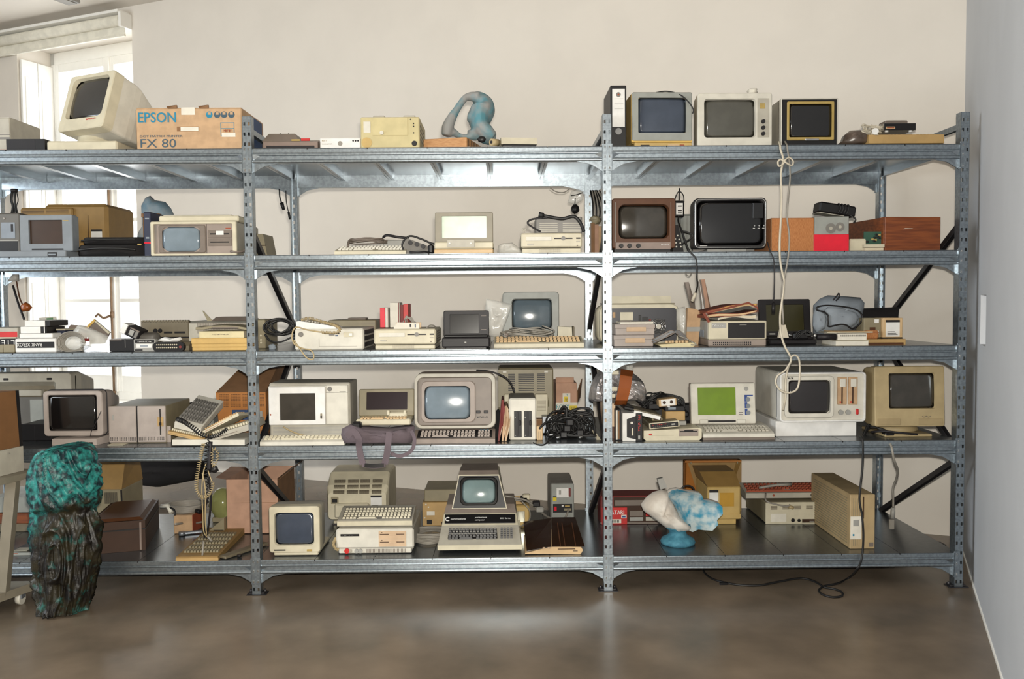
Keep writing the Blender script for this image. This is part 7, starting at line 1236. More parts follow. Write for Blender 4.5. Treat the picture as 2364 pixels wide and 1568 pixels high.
# screen hood
h0 = rl(1105, 1175, .30)[2]; h1 = rl(1105, 1096, .36)[2]; xa, xb = rl(1043, 1176, .30)[0], rl(1171, 1173, .30)[0]; xc, xd = rl(1059, 1097, .36)[0], rl(1152, 1094, .36)[0]
B().hexa([(xa+.03, .22, zt2+.02), (xb-.04, .22, zt2+.02), (xb-.04, .45, zt2+.02), (xa+.03, .45, zt2+.02), (xa+.03, .215, h0), (xb-.04, .215, h0), (xb-.04, .45, h0), (xa+.03, .45, h0)]).obj('neck', 'cream', r)
B().hexa([(xa, .20, h0), (xb, .20, h0), (xb-.05, .5, h0+.03), (xa+.05, .5, h0+.03), (xc, .26, h1), (xd, .26, h1), (xd, .5, h1), (xc, .5, h1)]).obj('hood', 'cream', r); B().hexa([(xc+.002, .262, h1), (xd-.002, .262, h1), (xd-.01, .5, h1), (xc+.01, .5, h1), (xc+.004, .29, h1+.018), (xd-.004, .29, h1+.018), (xd-.01, .5, h1+.018), (xc+.01, .5, h1+.018)]).obj('hood_top', 'taupe_light', r)
fa = math.atan2(.06, h1-h0); fh = math.hypot(.06, h1-h0); fc = link('face', None, r); fc.location = ((xa+xb)/2, .198, h0); fc.rotation_euler = (-fa, 0, 0); fw0 = (xb-xa)/2; fw1 = (xd-xc)/2; dx = (xc+xd)/2-(xa+xb)/2
B().prism([(-fw0*.955, fh*.025), (fw0*.955, fh*.025), (dx+fw1*.965, fh*.965), (dx-fw1*.965, fh*.965)], -.002, .001).obj('face_plate', 'black', fc)
sx0, sx1, sz0, sz1 = -fw0*.62, fw0*.58, fh*.16, fh*.86
B().bezel((sx0-.012, sx1+.012, sz0-.012, sz1+.012), (sx0, sx1, sz0, sz1), -.010, .002, .03, .026, -.001).obj('screen_surround', 'gloss_black', fc); B().dome(sx0, sx1, sz0, sz1, -.001, .022, .028).obj('screen', 'screen_teal', fc)
rn = random.Random(61); o = thing('grey_cables', 'loops of grey cable lying beside the black-faced computer', 'cable', (0, 0, 0)); b = B(); c = AT(992, 1232, .35); c.z = z5+.01
for k in range(7): b.tube(spline([c+Vector((q*(.09+.008*k)*1.0*cos(a), .13*sin(a)*(1-.06*k), .006*k+.004*rn.random())) for q, a in [(1, j*.785) for j in range(8)]], 4, True), .005, 6, True)
b.obj('lead', 'cord_grey', o); p = AT(1000, 1222, .5); B().cyl(p, p+Vector((.03, 0, 0)), .012, 10).obj('plug', 'grey', o)
r, w, h = it('yellowed_unit', 'yellowed unit with glossy lens behind the black-faced computer', 'unit', 1188, 1214, 1168, 5, .58); body(r, w+.04, h, .15, 'yellowed', 'housing', .006); pan(r, w, h, 'glossy_plate', .1, .25, .9, .75, 'chrome_dull', .004); pan(r, w, h, 'upper_block', -.3, .8, .7, 1.35, 'tan', .004, .05)
o = thing('pale_leads', 'pale leads with plugs trailing behind the black-faced computer', 'cable', (0, 0, 0)); b = B()
b.tube(spline([AT(1165, 1145, .5), AT(1190, 1150, .5), AT(1215, 1156, .5), AT(1240, 1175, .55), AT(1262, 1192, .6), AT(1280, 1200, .68)], 5), .006, 6).tube(spline([AT(1168, 1152, .5), AT(1200, 1156, .52), AT(1230, 1160, .55), AT(1250, 1178, .58)], 5), .005, 6).tube(spline([AT(1205, 1158, .52), AT(1222, 1178, .5), AT(1222, 1200, .45), AT(1205, 1214, .4), AT(1195, 1216, .38)], 5), .004, 6); b.obj('lead', 'cord_grey', o)
for px, py, m in ((1215, 1147, 'cream'), (1210, 1152, 'charcoal'), (1238, 1163, 'charcoal'), (1246, 1176, 'grey')): p = AT(px, py, .54); B().box(p.x-.022, p.x+.022, p.y-.02, p.y+.02, p.z-.016, p.z+.016, .006).obj('plug', m, o)
r, w, h = it('external_drive', 'light grey upright box with black socket panel and white sticker', 'power unit', 1272, 1325, 1117, 5, .75)
B().box(-w/2, w/2, 0, .014, 0, h, .006).obj('front_panel', 'bezel_grey', r); B().box(-w/2-.004, w/2, .014, .34, .0, h, .008).obj('housing', 'midgrey', r); pan(r, w, h, 'socket_panel', .08, .20, .92, .44, 'black', .002); pan(r, w, h, 'red_switch', .12, .25, .24, .37, 'bright_red', .004); pan(r, w, h, 'port', .55, .26, .88, .32, 'olive', .004); pan(r, w, h, 'port', .46, .37, .55, .41, 'white', .004); pan(r, w, h, 'port', .6, .36, .82, .40, 'gold', .004); pan(r, w, h, 'white_sticker', .24, .62, .80, .88, 'white', .001); pan(r, w, h, 'sticker_band', .76, .64, .86, .88, 'dark_red', .0015); pan(r, w, h, 'sticker_print', .34, .70, .44, .82, 'grey', .0015); pan(r, w, h, 'yellow_sticker', .08, .52, .24, .62, 'yellow', .001); pan(r, w, h, 'yellow_sticker_band', .08, .62, .24, .65, 'black', .001)
B().tube(spline([(w*.25, -.004, h*.29), (w*.18, -.03, h*.2), (w*.02, -.06, h*.06), (-w*.1, -.1, .012)], 5), .006, 6).obj('lead', 'cord_grey', r)
r, w, h = it('typewriter', 'tan electronic typewriter under a dark smoked plastic lid', 'typewriter', 1212, 1347, 1262, 5, .04)
B().prism([(-w/2, .004), (-w*.5, h*.2), (-w*.1, h*.9), (w*.05, h), (w*.46, h*.9), (w*.49, h*.5), (w*.46, h*.1), (w*.44, 0)], 0, .34).obj('housing', 'blond', r); pan(r, w, h, 'card_slot', .56, .62, .86, .72, 'brown_dark', .002); pan(r, w, h, 'badge', .82, .38, .90, .46, 'charcoal', .002)
zl = AT(1285, 1200, .36).z-z5
B().hexa([(-w*.47, -.006, h*.45), (-w*.06, -.006, h*.98), (w*.02, .34, h*1.3+.04), (-w*.5, .34, h*1.1+.03), (-w*.47, -.006, h*.52), (-w*.06, -.006, h*1.05), (w*.02, .34, h*1.3+.05), (-w*.5, .34, h*1.1+.04)]).obj('smoked_lid', 'smoke', r); B().hexa([(-w*.04, -.006, h*1.0), (w*.52, -.006, h*.98), (w*.45, .34, h*1.3+.04), (w*.02, .34, h*1.3+.04), (-w*.04, -.006, h*1.07), (w*.52, -.006, h*1.04), (w*.45, .34, h*1.4+.05), (w*.02, .34, h*1.4+.05)]).obj('smoked_lid', 'smoke', r)
for u in (.1, .18, .36): B().hexa([(u*w, .0, h*1.07), (u*w+.004, 0, h*1.07), (u*w+.004, .25, h*1.35+.04), (u*w, .25, h*1.35+.04), (u*w, .0, h*1.1), (u*w+.004, 0, h*1.1), (u*w+.004, .25, h*1.35+.045), (u*w, .25, h*1.35+.045)]).obj('lid_rib', 'brown', r)
for u in (-.2, -.12): B().box(u*w, u*w+.014, -.010, .0, h*.75, h*.95, .002).obj('clip', 'peach', r)
# --- corner bay
r, w, h = it('game_carton', 'red and grey game carton with white lettering behind the middle post', 'carton', 1386, 1540, 1145, 5, .63)
B().box(-w/2, w/2, 0, .16, 0, h, .003).obj('walls', 'dark_red', r); B().box(-w*.30, w*.5, -.0015, .0, h*.02, h*.95, 0).obj('picture', 'brown_dark', r); B().box(-w*.28, w*.5, -.0025, -.001, h*.66, h*.85, 0).obj('picture_band', 'taupe', r); B().box(-w*.5, w*.5, -.0025, -.001, .002, h*.08, 0).obj('lower_band', 'taupe', r)
B().box(-w*.48, -w*.10, -.004, .0, .0, h*.60, .001).obj('red_label', 'red', r); B().tube([(-w*.41, -.005, h*.42), (-w*.385, -.005, h*.375), (-w*.355, -.005, h*.365)], .003, 5).obj('emblem', 'white', r); text(r, 'ATARI', -w*.345, h*.36, h*.15, 'white', -.005, bold=.015, sx=.82)
b = B()
for k in range(7): b.box(-w*.34+k*.007, -w*.34+k*.007+.003+.001*(k % 2), -.006, -.005, h*.07, h*.17, 0)
B().box(-w*.36, -w*.19, -.005, -.004, h*.05, h*.19, 0).obj('barcode_panel', 'paper', r); b.obj('barcode', 'charcoal', r, kind='stuff'); B().box(-w*.19, -w*.11, -.005, -.004, h*.22, h*.34, 0).obj('stamp', 'paper', r); B().box(-w*.175, -w*.125, -.006, -.005, h*.25, h*.31, 0).obj('stamp_print', 'blue_label', r)
for k, (m, u0, u1) in enumerate((('taupe', -.06, .14), ('red', .18, .42))): B().box(u0*w, u1*w, -.003, -.001, h*.28, h*.48, 0).obj('picture_tile', m, r)
for u0, u1, m in ((-.06, .14, 'grey'), (.18, .34, 'putty'), (.36, .48, 'peach')): B().box(u0*w, u1*w, -.003, -.001, h*.12, h*.25, 0).obj('picture_tile', m, r)
# shell sculpture on its pedestal
p = ON(1570, 1262, z5); Ysc = p.y+.06; r = thing('shell_sculpture', 'white and blue shell-like sculpture on a turned blue pedestal', 'sculpture', (p.x, Ysc, z5))
sc = .0021; B().lathe([(.088, 0), (.093, .012), (.086, .028), (.060, .042), (.046, .054), (.044, .066), (.058, .080), (.070, .090), (.066, .105)], (0, 0, 0), 36).obj('pedestal', 'pedestal_blue', r)
sq = lambda pts, Y=Ysc: [(q.x-p.x, q.z-z5) for q in (AT(1450+x/7.468, 1080+y/7.468, Y) for x, y in pts)]
wo = sq([(660, 380), (550, 360), (420, 400), (300, 480), (205, 610), (250, 720), (400, 830), (520, 920), (620, 1000), (780, 1050), (860, 1090), (1040, 1060), (1060, 1000), (960, 910), (870, 820), (800, 680), (740, 560), (670, 470)])
B().puff(wo, -.03, .075, .06, 9, 3, .012, c=sq([(560, 700)])[0]).obj('white_shell', 'plaster', r)
bo_ = sq([(640, 420), (720, 360), (820, 340), (960, 372), (1080, 385), (1200, 410), (1245, 450), (1262, 520), (1380, 530), (1520, 580), (1590, 650), (1595, 760), (1500, 870), (1520, 950), (1420, 1050), (1290, 1040), (1180, 1030), (1080, 1070), (990, 1030), (900, 900), (850, 780), (760, 600), (650, 470)])
dn = [(x, z) for x, z in bo_]
b = B(); c0 = sq([(1120, 700)])[0]; rings = []
for k, (q_, dy) in enumerate(((1.0, -.045), (1.035, -.03), (1.03, -.01), (.9, .03), (.6, .06), (.05, .075))): rings.append([(c0[0]+(x-c0[0])*q_, dy+.012*mnoise.noise(Vector((x*20, z*20, 2))), c0[1]+(z-c0[1])*q_) for x, z in dn])
ins = []
for q_, dy in ((1.0, -.045), (.93, -.035), (.8, -.010), (.55, .015), (.3, .026), (.03, .03)): ins.append([(c0[0]+(x-c0[0])*q_, dy+.012*mnoise.noise(Vector((x*20*q_, z*20*q_, 4))), c0[1]+(z-c0[1])*q_) for x, z in dn])
B().loft(rings, True, False).obj('outer_shell', 'plaster', r); B().loft([[(x, y-.001, z) for x, y, z in R] for R in ins][::-1], True, False).obj('blue_petal', 'petal_blue', r)
a_ = sq([(505, 200), (600, 175), (680, 340), (560, 380)]); B().prism(a_[::-1], .0, .03).obj('wedge', 'grey', r)
r, w, h = it('yellowed_terminal', 'yellowed computer box with hooded upper casing and a white sticker', 'computer', 1633, 1710, 1124, 5, .60)
zu = AT(1640, 1062, .72).z-z5; xa = AT(1578, 1062, .72).x-r.location.x; xb = AT(1708, 1060, .72).x-r.location.x
B().box(-w/2, w/2, 0, .30, .03, h, .006).obj('housing', 'yellowed', r); B().box(-w*.45, w*.38, .01, .28, 0, .032, .003).obj('base', 'yellowed', r); pan(r, w, h, 'front_step', .3, .16, 1.0, .28, 'yellowed', .006); pan(r, w, h, 'amber_label', .38, .48, .80, .84, 'amber', .001); tagsticker(r, -w*.44, h*.42, w*.27, h*.50, 0)
B().hexa([(-w/2, .0, h), (w/2, .0, h), (w/2, .3, h), (-w/2, .3, h), (-w*.62, .10, h+.07), (w*.46, .10, h+.07), (w*.46, .3, h+.07), (-w*.62, .3, h+.07)]).obj('sloped_top', 'ochre', r)
r2, w2, h2 = it('hooded_monitor', 'ochre hooded monitor housing standing behind the yellowed computer box', 'monitor', 1578, 1708, 1061, 5, .96)
B().box(-w2/2, w2/2, .0, .02, 0, h2, .003).obj('rear_wall', 'ochre', r2); B().hexa([(-w2/2, -.04, .0), (-w2/2+.12, -.0, .0), (-w2/2+.12, .01, .0), (-w2/2, .01, .0), (-w2/2, -.04, h2), (-w2/2+.02, .0, h2), (-w2/2+.02, .01, h2), (-w2/2, .01, h2)]).obj('side_wall', 'ochre_orange', r2); B().hexa([(w2/2-.1, -.0, .0), (w2/2, -.04, .0), (w2/2, .01, .0), (w2/2-.1, .01, .0), (w2/2-.02, .0, h2), (w2/2, -.04, h2), (w2/2, .01, h2), (w2/2-.02, .01, h2)]).obj('side_wall', 'ochre', r2); B().box(-w2/2, w2/2, -.04, .02, h2-.012, h2, .002).obj('top_lip', 'ochre_orange', r2)
for u in (-.4, .42): B().box(u*w2, u*w2+.006, -.042, -.03, h2-.02, h2-.006, .001).obj('clip', 'olive', r2)
cable('black_loop', [AT(1571, 1130, .5), AT(1580, 1123, .5), AT(1592, 1122, .5), AT(1602, 1130, .5), AT(1606, 1150, .5)], .005, 'rubber', 'black cable loop showing above the shell sculpture', 'cable')
r, w, h = it('disk_station', 'cream disk unit seen from the rear with five vents', 'disk drive', 1768, 1908, 1160, 5, .60)
B().box(-w/2, w/2, 0, .006, 0, h, .003).obj('rear_panel', 'cream', r); B().box(-w/2, w/2, .006, .42, .004, h, .005).obj('housing', 'olive', r)
for k in range(5): slots(r, 'vents', -w*.42+k*w*.195, -w*.42+k*w*.195+w*.11, h*.68, h*.85, 1, 5, 'brown_dark', 0, 1, .5)
pan(r, w, h, 'rating_label', .08, .10, .34, .48, 'paper', .001); knob(r, 'socket', -w*.05, h*.17, .012, 'black', .004); knob(r, 'socket', w*.05, h*.16, .010, 'black', .004); pan(r, w, h, 'port', .60, .06, .94, .22, 'brown_dark', .003)
for v in (.13, .19): pan(r, w, h, 'port_pin', .72, v-.02, .80, v, 'grey', .004)
hds = h
r, w, h = it('old_keyboard', 'tilted keyboard with rusty orange keys lying on the cream disk unit', 'keyboard', 1722, 1900, 1130, 5, .66, z=z5+hds+.012)
B().prismx([(0, 0), (.16, .0), (.16, .06), (0, .03)], -w/2, w/2).obj('housing', 'putty', r); keyrows(r, -w*.46, w*.46, .02, .14, .034, .056, 18, 4, 'rust', hk=.010); pan(r, w, h, 'socket', .84, .2, .88, .42, 'charcoal', .002); pan(r, w, h, 'rust_edge', 0, .72, 1, .9, 'rust', .001); knob(r, 'screw', -w*.14, .016, .007, 'rust', .003)
b = B(); b.tube(spline([(-w*.25, -.01, .03), (-w*.28, -.07, .0), (-w*.15, -.078, -.02), (-w*.02, -.078, -.03), (w*.02, -.078, -.02)], 5), .005, 6).tube(spline([(-w*.3, .05, .05), (-w*.1, .03, .07), (w*.05, .02, .075), (w*.12, .06, .07), (-w*.05, .07, .065)], 5), .009, 6).obj('pale_leads', 'cord_grey', r)
B().cyl((w*.0, -.08, -.032), (w*.06, -.08, -.04), .010, 10).obj('plug', 'cord_tan', r)
r, w, h = it('slim_tower', 'tall narrow beige tower computer with ribbed front and paper label', 'computer', 1963, 2021, 1142, 5, .08, rz=0)
B().box(-w/2, w/2, 0, .58, 0, h, .004).obj('housing', 'beige_tower', r)
for u in (.12, .2, .28, .36): pan(r, w, h, 'rib', u, .06, u+.02, .93, 'olive', .001)
pan(r, w, h, 'drive_slot', .5, .56, .55, .96, 'brown_dark', .002); pan(r, w, h, 'paper_label', .02, .18, .46, .60, 'paper', .002); pan(r, w, h, 'label_print', .12, .42, .36, .54, 'grey', .0025); pan(r, w, h, 'label_print', .10, .24, .18, .28, 'print_blue', .0025); pan(r, w, h, 'badge', .76, .04, .94, .12, 'taupe', .001)
for k in range(18): B().box(-w/2-.001, -w/2, .04, .54, h*(.08+.048*k), h*(.095+.048*k), 0).obj('side_groove', 'olive', r)
# --- window bay
r, w, h = it('small_computer', 'tan-topped old computer behind the teal sculpture', 'computer', 215, 281, 1130, 5, .68); body(r, w, h, .3, 'olive', 'lower_body', .006); B().hexa([(-w/2, .0, h), (w/2, .0, h), (w/2, .3, h), (-w/2, .3, h), (-w/2, .06, h+.15), (w*.48, .06, h+.15), (w*.4, .3, h+.15), (-w/2, .3, h+.15)]).obj('upper_body', 'ochre', r); slots(r, 'grille', -w*.1, w*.35, h*.62, h*.92, 14, 1, 'charcoal', 0, .5, 1); B().tube([(w*.49, -.004, h*.98), (w*.51, -.006, h*.4), (w*.54, -.006, .02)], .005, 6).obj('side_lead', 'charcoal', r)
r, w, h = it('suitcase', 'dark brown leather suitcase lying flat on the bottom deck', 'suitcase', 205, 330, 1206, 5, .16)
B().hexa([(-w/2, 0, 0), (w/2, 0, 0), (w/2+.02, .50, 0), (-w/2+.05, .50, 0), (-w/2, 0, h), (w/2-.0, 0, h), (w/2+.02, .50, h), (-w/2+.05, .50, h)]).obj('shell', 'brown_dark', r); B().hexa([(-w/2-.003, -.003, h*.70), (w/2+.003, -.003, h*.70), (w/2+.023, .50, h*.70), (-w/2+.05, .50, h*.70), (-w/2-.003, -.003, h*.74), (w/2+.003, -.003, h*.74), (w/2+.023, .50, h*.74), (-w/2+.05, .50, h*.74)]).obj('seam', 'black', r); B().box(w*.40, w*.44, -.008, .01, h*.02, h*.95, .003).obj('corner_strip', 'brown_grey', r); B().hexa([(-w/2+.01, .02, h), (w/2-.01, .02, h), (w/2+.01, .48, h), (-w/2+.06, .48, h), (-w/2+.03, .04, h+.012), (w/2-.03, .04, h+.012), (w/2-.01, .46, h+.012), (-w/2+.08, .46, h+.012)]).obj('lid', 'brown', r)
r.rotation_euler = (0, 0, rad(16))
r, w, h = it('small_carton', 'small orange-brown carton under a grey cable coil', 'carton', 400, 444, 1190, 5, .52); carton(r, w, h, .2, 'card', False); B().box(w/2-.001, w/2+.001, .0, .2, 0, h, 0).obj('side_face', 'rust', r); hq = h; cb = Vector(r.location)
b = B(); rn = random.Random(66)
for k in range(6): b.tube(spline([(cb.x-.01+(.08+.006*k)*cos(a), cb.y+.1+.09*sin(a), cb.z+hq+.012+.006*k) for a in [j*.785 for j in range(8)]], 4, True), .006, 6, True)
o = thing('cable_coil', 'grey cable coil lying on the small orange-brown carton', 'cable', (0, 0, 0)); b.obj('lead', 'cord_grey', o); B().cyl((cb.x+.07, cb.y+.02, cb.z+hq+.02), (cb.x+.10, cb.y, cb.z+hq+.02), .012, 10).obj('plug', 'black', o)
o = thing('white_hook', 'white angled plug sticking up behind the suitcase', 'plug', (0, 0, 0)); B().tube([AT(372, 1170, .5), AT(388, 1168, .48), AT(396, 1184, .46)], .013, 8).obj('arm', 'offwhite', o); B().tube(spline([AT(392, 1172, .47), AT(402, 1178, .45), AT(404, 1190, .44)], 4), .006, 6).obj('lead', 'rubber', o)
o = thing('hand_lamp', 'round white disc on thin arms lying on the bottom deck', 'lamp', (0, 0, 0)); p = ON(432, 1220, z5); p.z = z5+.03; B().cyl(p, p+Vector((0, .03, .006)), .022, 20).obj('disc', 'white', o); B().tube([p+Vector((0, .01, 0)), AT(405, 1210, .36)], .006, 6).tube([p+Vector((.01, .01, -.008)), AT(470, 1205, .5)], .005, 6).obj('arms', 'cord_grey', o)
p = ON(420, 1237, z5); o = thing('spanner', 'grey metal bar with a rounded end on the bottom deck', 'tool', (p.x, p.y, z5+.003)); B().cyl((0, 0, 0), (0, 0, .02), .018, 14).obj('round_end', 'grey_metal', o); B().box(0, .2, .0, .022, .0, .016, .004, Matrix.Rotation(rad(20), 4, 'Z')).obj('bar', 'grey_metal', o)
r, w, h = it('open_carton', 'open pink-brown cardboard carton with raised flaps', 'carton', 522, 640, 1107, 5, .50)
B().box(-w/2, w/2, 0, .006, 0, h, .001).obj('front_wall', 'card_pink', r); B().box(-w/2, -w/2+.006, .006, .40, 0, h, .001).obj('side_wall', 'card_pink', r); B().box(w/2-.006, w/2, .006, .40, 0, h, .001).obj('side_wall', 'card_dark', r); B().box(-w/2, w/2, .394, .40, 0, h, .001).obj('rear_wall', 'card_pink', r); B().box(-w/2, w/2, 0, .4, 0, .006, .001).obj('bottom', 'card_pink', r); pan(r, w, h, 'fold_line', 0, .57, 1, .575, 'card_dark', .0005)
B().hexa([(w/2, .02, h*.98), (w/2+.004, .02, h*.98), (w/2+.004, .38, h), (w/2, .38, h), (w/2+.06, .06, h*1.12), (w/2+.064, .06, h*1.12), (w/2+.10, .36, h*1.22), (w/2+.096, .36, h*1.22)]).obj('flap', 'card_dark', r); B().hexa([(-w/2, .02, h*.98), (-w/2+.004, .02, h*.98), (-w/2+.004, .38, h), (-w/2, .38, h), (-w/2-.08, .06, h*1.0), (-w/2-.076, .06, h*1.0), (-w/2-.08, .36, h*1.02), (-w/2-.084, .36, h*1.02)]).obj('flap', 'card_pink', r)
r, w, h = it('glass_globe', 'pale green glass globe behind the hanging cords', 'globe', 484, 518, 1134, 5, .72); B().lathe([(.02, 0), (w*.6, .03), (w*.95, h*.45), (w*.85, h*.72), (w*.4, h*.95), (.01, h)], (0, .1, 0), 24).obj('globe', 'globe_glass', r); B().box(-.05, .05, .05, .15, 0, .03, .004).obj('stand', 'olive', r)
r, w, h = it('grille_panel', 'slanting slatted panel before the open carton', 'panel', 486, 517, 1197, 5, .46); B().hexa([(-w*.9, 0, 0), (w*.5, 0, 0), (w*.5, .08, 0), (-w*.9, .08, 0), (-w*.5, .0, h*.4), (w*.5, 0, h), (w*.5, .08, h), (-w*.5, .08, h*.4)]).obj('housing', 'olive', r); slots(r, 'slats', -w*.3, w*.45, h*.1, h*.4, 1, 4, 'charcoal', 0, 1, .4); pan(r, w, h, 'foot_block', -.3, -.01, 1, .22, 'cream', .02)
r = thing('keyboard', 'brown-yellow keyboard lying askew at the front of the bottom deck', 'keyboard', (ON(405, 1297, z5).x+.02, ON(405, 1297, z5).y+.01, z5), 0); q = ON(545, 1230, z5); A = ON(403, 1296, z5); C2 = ON(497, 1297, z5); w = C2.x-A.x
L2 = (ON(478, 1232, z5)-A).length; dirv = (ON(478, 1232, z5)-A); dirv.z = 0; dv = dirv/L2
b = B(); P = lambda u, v, z: (u*w+dv.x*L2*v-.02, dv.y*L2*v-.01+.012, z); b.hexa([P(0, 0, 0), P(1, 0, 0), P(1, 1, 0), P(0, 1, 0), P(0, 0, .022), P(1, 0, .022), P(1, 1, .034), P(0, 1, .034)]); b.obj('housing', 'ochre', r)
b = B()
for i in range(11):
    for j in range(5):
        u0 = .08+i*.078; v0 = .12+j*.14; z = .022+.012*v0; b.hexa([P(u0, v0, z), P(u0+.06, v0, z), P(u0+.06, v0+.1, z), P(u0, v0+.1, z), P(u0+.008, v0+.01, z+.009), P(u0+.052, v0+.01, z+.009), P(u0+.052, v0+.09, z+.009), P(u0+.008, v0+.09, z+.009)])
b.obj('keycaps', 'olive', r, kind='stuff'); b = B(); b.hexa([P(-.01, -.005, .0), P(1.01, -.005, 0), P(1.01, .02, 0), P(-.01, .02, 0), P(-.01, -.005, .014), P(1.01, -.005, .014), P(1.01, .02, .014), P(-.01, .02, .014)]).obj('front_rail', 'tan', r)
A2 = ON(505, 1290, z5); o = thing('loose_fittings', 'dull metal fittings lying beside the askew keyboard', 'fitting', (A2.x, A2.y, z5+.003)); B().box(0, .05, .0, .30, .0, .014, .003, Matrix.Rotation(rad(-30), 4, 'Z')).obj('bar', 'olive_dark', o); B().cyl((.17, .06, 0), (.17, .06, .012), .018, 12).obj('ring', 'taupe', o); B().cyl((.10, .02, 0), (.10, .02, .012), .012, 12).obj('dark_cap', 'black', o)
X0 = AT(370, 1120, 2.3).x; out = opts([(262, 1100), (258, 1070), (290, 1045), (350, 1034), (420, 1038), (470, 1052), (492, 1076), (480, 1102), (430, 1112), (370, 1124), (310, 1118)], 2.3, X0, 0.0)
r = thing('black_mass', 'big black rounded mass on the floor far behind the bottom deck', 'bag', (X0, 2.3, 0)); B().puff(out, 0, .2, .2, 8, 5, .03).obj('body', 'fabric_black', r); B().blob((.1, -.02, max(z for x, z in out)), .06, .05, .04, 3, .2).obj('knot', 'fabric_black', r)  # plain black rounded body with a small lump on top
# low pieces behind the sculpture and trolley
r, w, h = it('white_panel_box', 'pale grey box with an orange wooden base behind the trolley leg', 'box', -20, 70, 1148, 5, .60); B().box(-w/2, w/2, 0, .3, h*.55, h, .004).obj('upper_box', 'bezel_grey', r); B().box(-w/2, w/2+.03, -.01, .3, h*.25, h*.54, .003).obj('wooden_base', 'wood', r); B().box(-w/2, w/2, .0, .3, 0, h*.25, .003).obj('lower_box', 'olive_dark', r)
r, w, h = it('low_carton', 'grey and white carton lying low beside the trolley leg', 'carton', 25, 78, 1272, 5, .12); B().box(-w/2, w/2, 0, .2, 0, h*.6, .002).obj('walls', 'bezel_grey', r); B().box(-w/2, w*.6, .05, .26, h*.6, h, .004).obj('upper_case', 'charcoal', r); pan(r, w, h, 'foil_strip', .1, .9, .7, 1.05, 'chrome_dull', -.06); pan(r, w, h, 'red_mark', .05, .35, .3, .5, 'rust', .001)
# ================================================================== pieces before the rack, cords, wall switch
# bronze-like draped sculpture on the floor
p = ON(150, 1400, 0); Yb = -.21; A = AT(150, 1400, Yb); X0 = AT(150, 1250, Yb).x; H = AT(150, 1032, Yb).z
r = thing('draped_sculpture', 'tall draped sculpture with teal top and dark bronze folds', 'sculpture', (X0, Yb, 0))
pr = [(1408, 95, 200), (1395, 90, 205), (1370, 92, 212), (1340, 88, 216), (1300, 85, 222), (1250, 80, 226), (1200, 76, 227), (1160, 74, 230), (1120, 70, 229), (1100, 70, 230), (1080, 78, 228), (1062, 84, 222), (1048, 90, 216), (1040, 98, 212), (1034, 112, 205), (1031, 130, 190), (1030, 145, 165)]
rings = []; n = 220
SP = []
for i in range(len(pr)-1):
    for j in range(11): t = j/11; SP.append(tuple(pr[i][k]*(1-t)+pr[i+1][k]*t for k in range(3)))
SP.append(pr[-1])
NV = lambda x, y, z: mnoise.noise(Vector((x, y, z)))
for (py, x0, x1) in SP:
    z = max(0.0, AT(150, py, Yb).z); a, b2 = AT(x0, py, Yb).x-X0, AT(x1, py, Yb).x-X0; cx, rx = (a+b2)/2, (b2-a)/2; ring = []
    hz = z/H; tp = min(1, max(0, (hz-.60)/.09))
    for k in range(n):
        ph = 2*pi*k/n; dx, dy = cos(ph), sin(ph)
        wv = NV(dx*1.3, dy*1.3, hz*1.5); w2 = NV(dx*3+5, dy*3, hz*4)
        # swept folds: sheets wrapping round the top, hanging folds below
        ft = (1-abs(sin(hz*22+dx*5.5+dy*2+wv*8+w2*2)))**1.4*.13-.04+w2*.06+NV(dx*16, dy*16, hz*30)*.02
        fb = (1-abs(sin(ph*4+wv*7+hz*4+w2*3)))**1.6*.20-.07+NV(dx*3+9, dy*3, hz*6)*.16+NV(dx*9, dy*9, hz*14)*.06+NV(dx*22, dy*22, hz*30)*.025
        q = 1+ft*tp+fb*(1-tp)
        ov = 1.0
        if .54 < hz < .70: ov = 1-.16*(1-abs(hz-.62)/.08)*(1 if dx > -.5 else .1)
        if hz < .20 and dy < 0 and abs(dx-.15) < .45: ov *= .84+.16*min(1, abs(dx-.15)/.45)
        ry = .125*(1.05 if tp > .5 else .94)
        ring.append((cx+rx*.97*dx*q*ov, ry*dy*q*ov, z+(0 if z < .02 else .016*NV(dx*5, dy*5, hz*16)*(1 if z < H*.97 else .3))))
    rings.append(ring)
B().loft(rings, True, True).obj('body', 'patina', r)
# trolley with boxes
zt_ = AT(40, 1093, -.15).z
r = thing('trolley', 'grey trolley with slanted leg at the edge of the picture', 'trolley', (-3.15, -.15, 0)); TX = -3.15
def tb(x0, x1, y0, y1, z0, z1, nm, m, c=.006): return B().box(x0-TX, x1-TX, y0+.15, y1+.15, z0, z1, c).obj(nm, m, r)
xr = AT(84, 1090, -.1).x
B().hexa([(-4.0-TX, -.30+.15, zt_-.03), (xr-.07-TX, -.30+.15, zt_-.03), (xr-TX, -.03+.15, zt_-.03), (-4.0-TX, -.03+.15, zt_-.03), (-4.0-TX, -.30+.15, zt_), (xr-.07-TX, -.30+.15, zt_), (xr-TX, -.03+.15, zt_), (-4.0-TX, -.03+.15, zt_)]).obj('top_board', 'trolley_grey', r)
p0, p1 = AT(30, 1110, -.2), AT(4, 1350, -.2); B().loft([[(q.x-TX+dx, q.y+.15+dy, q.z) for dx, dy in ((-.025, -.02), (.025, -.02), (.025, .02), (-.025, .02))] for q in (Vector((p1.x, -.2, .07)), Vector((p0.x, -.2, zt_-.03)))], False).obj('leg', 'trolley_grey', r)
zb_ = AT(30, 1368, -.15).z; xb = AT(70, 1360, -.12).x; B().hexa([(-4.0-TX, -.15, .06), (xb-.10-TX, -.15, .06), (xb-TX, .10, .06), (-4.0-TX, .10, .06), (-4.0-TX, -.15, .10), (xb-.10-TX, -.15, .10), (xb-TX, .10, .10), (-4.0-TX, .10, .10)]).obj('lower_board', 'trolley_grey', r)
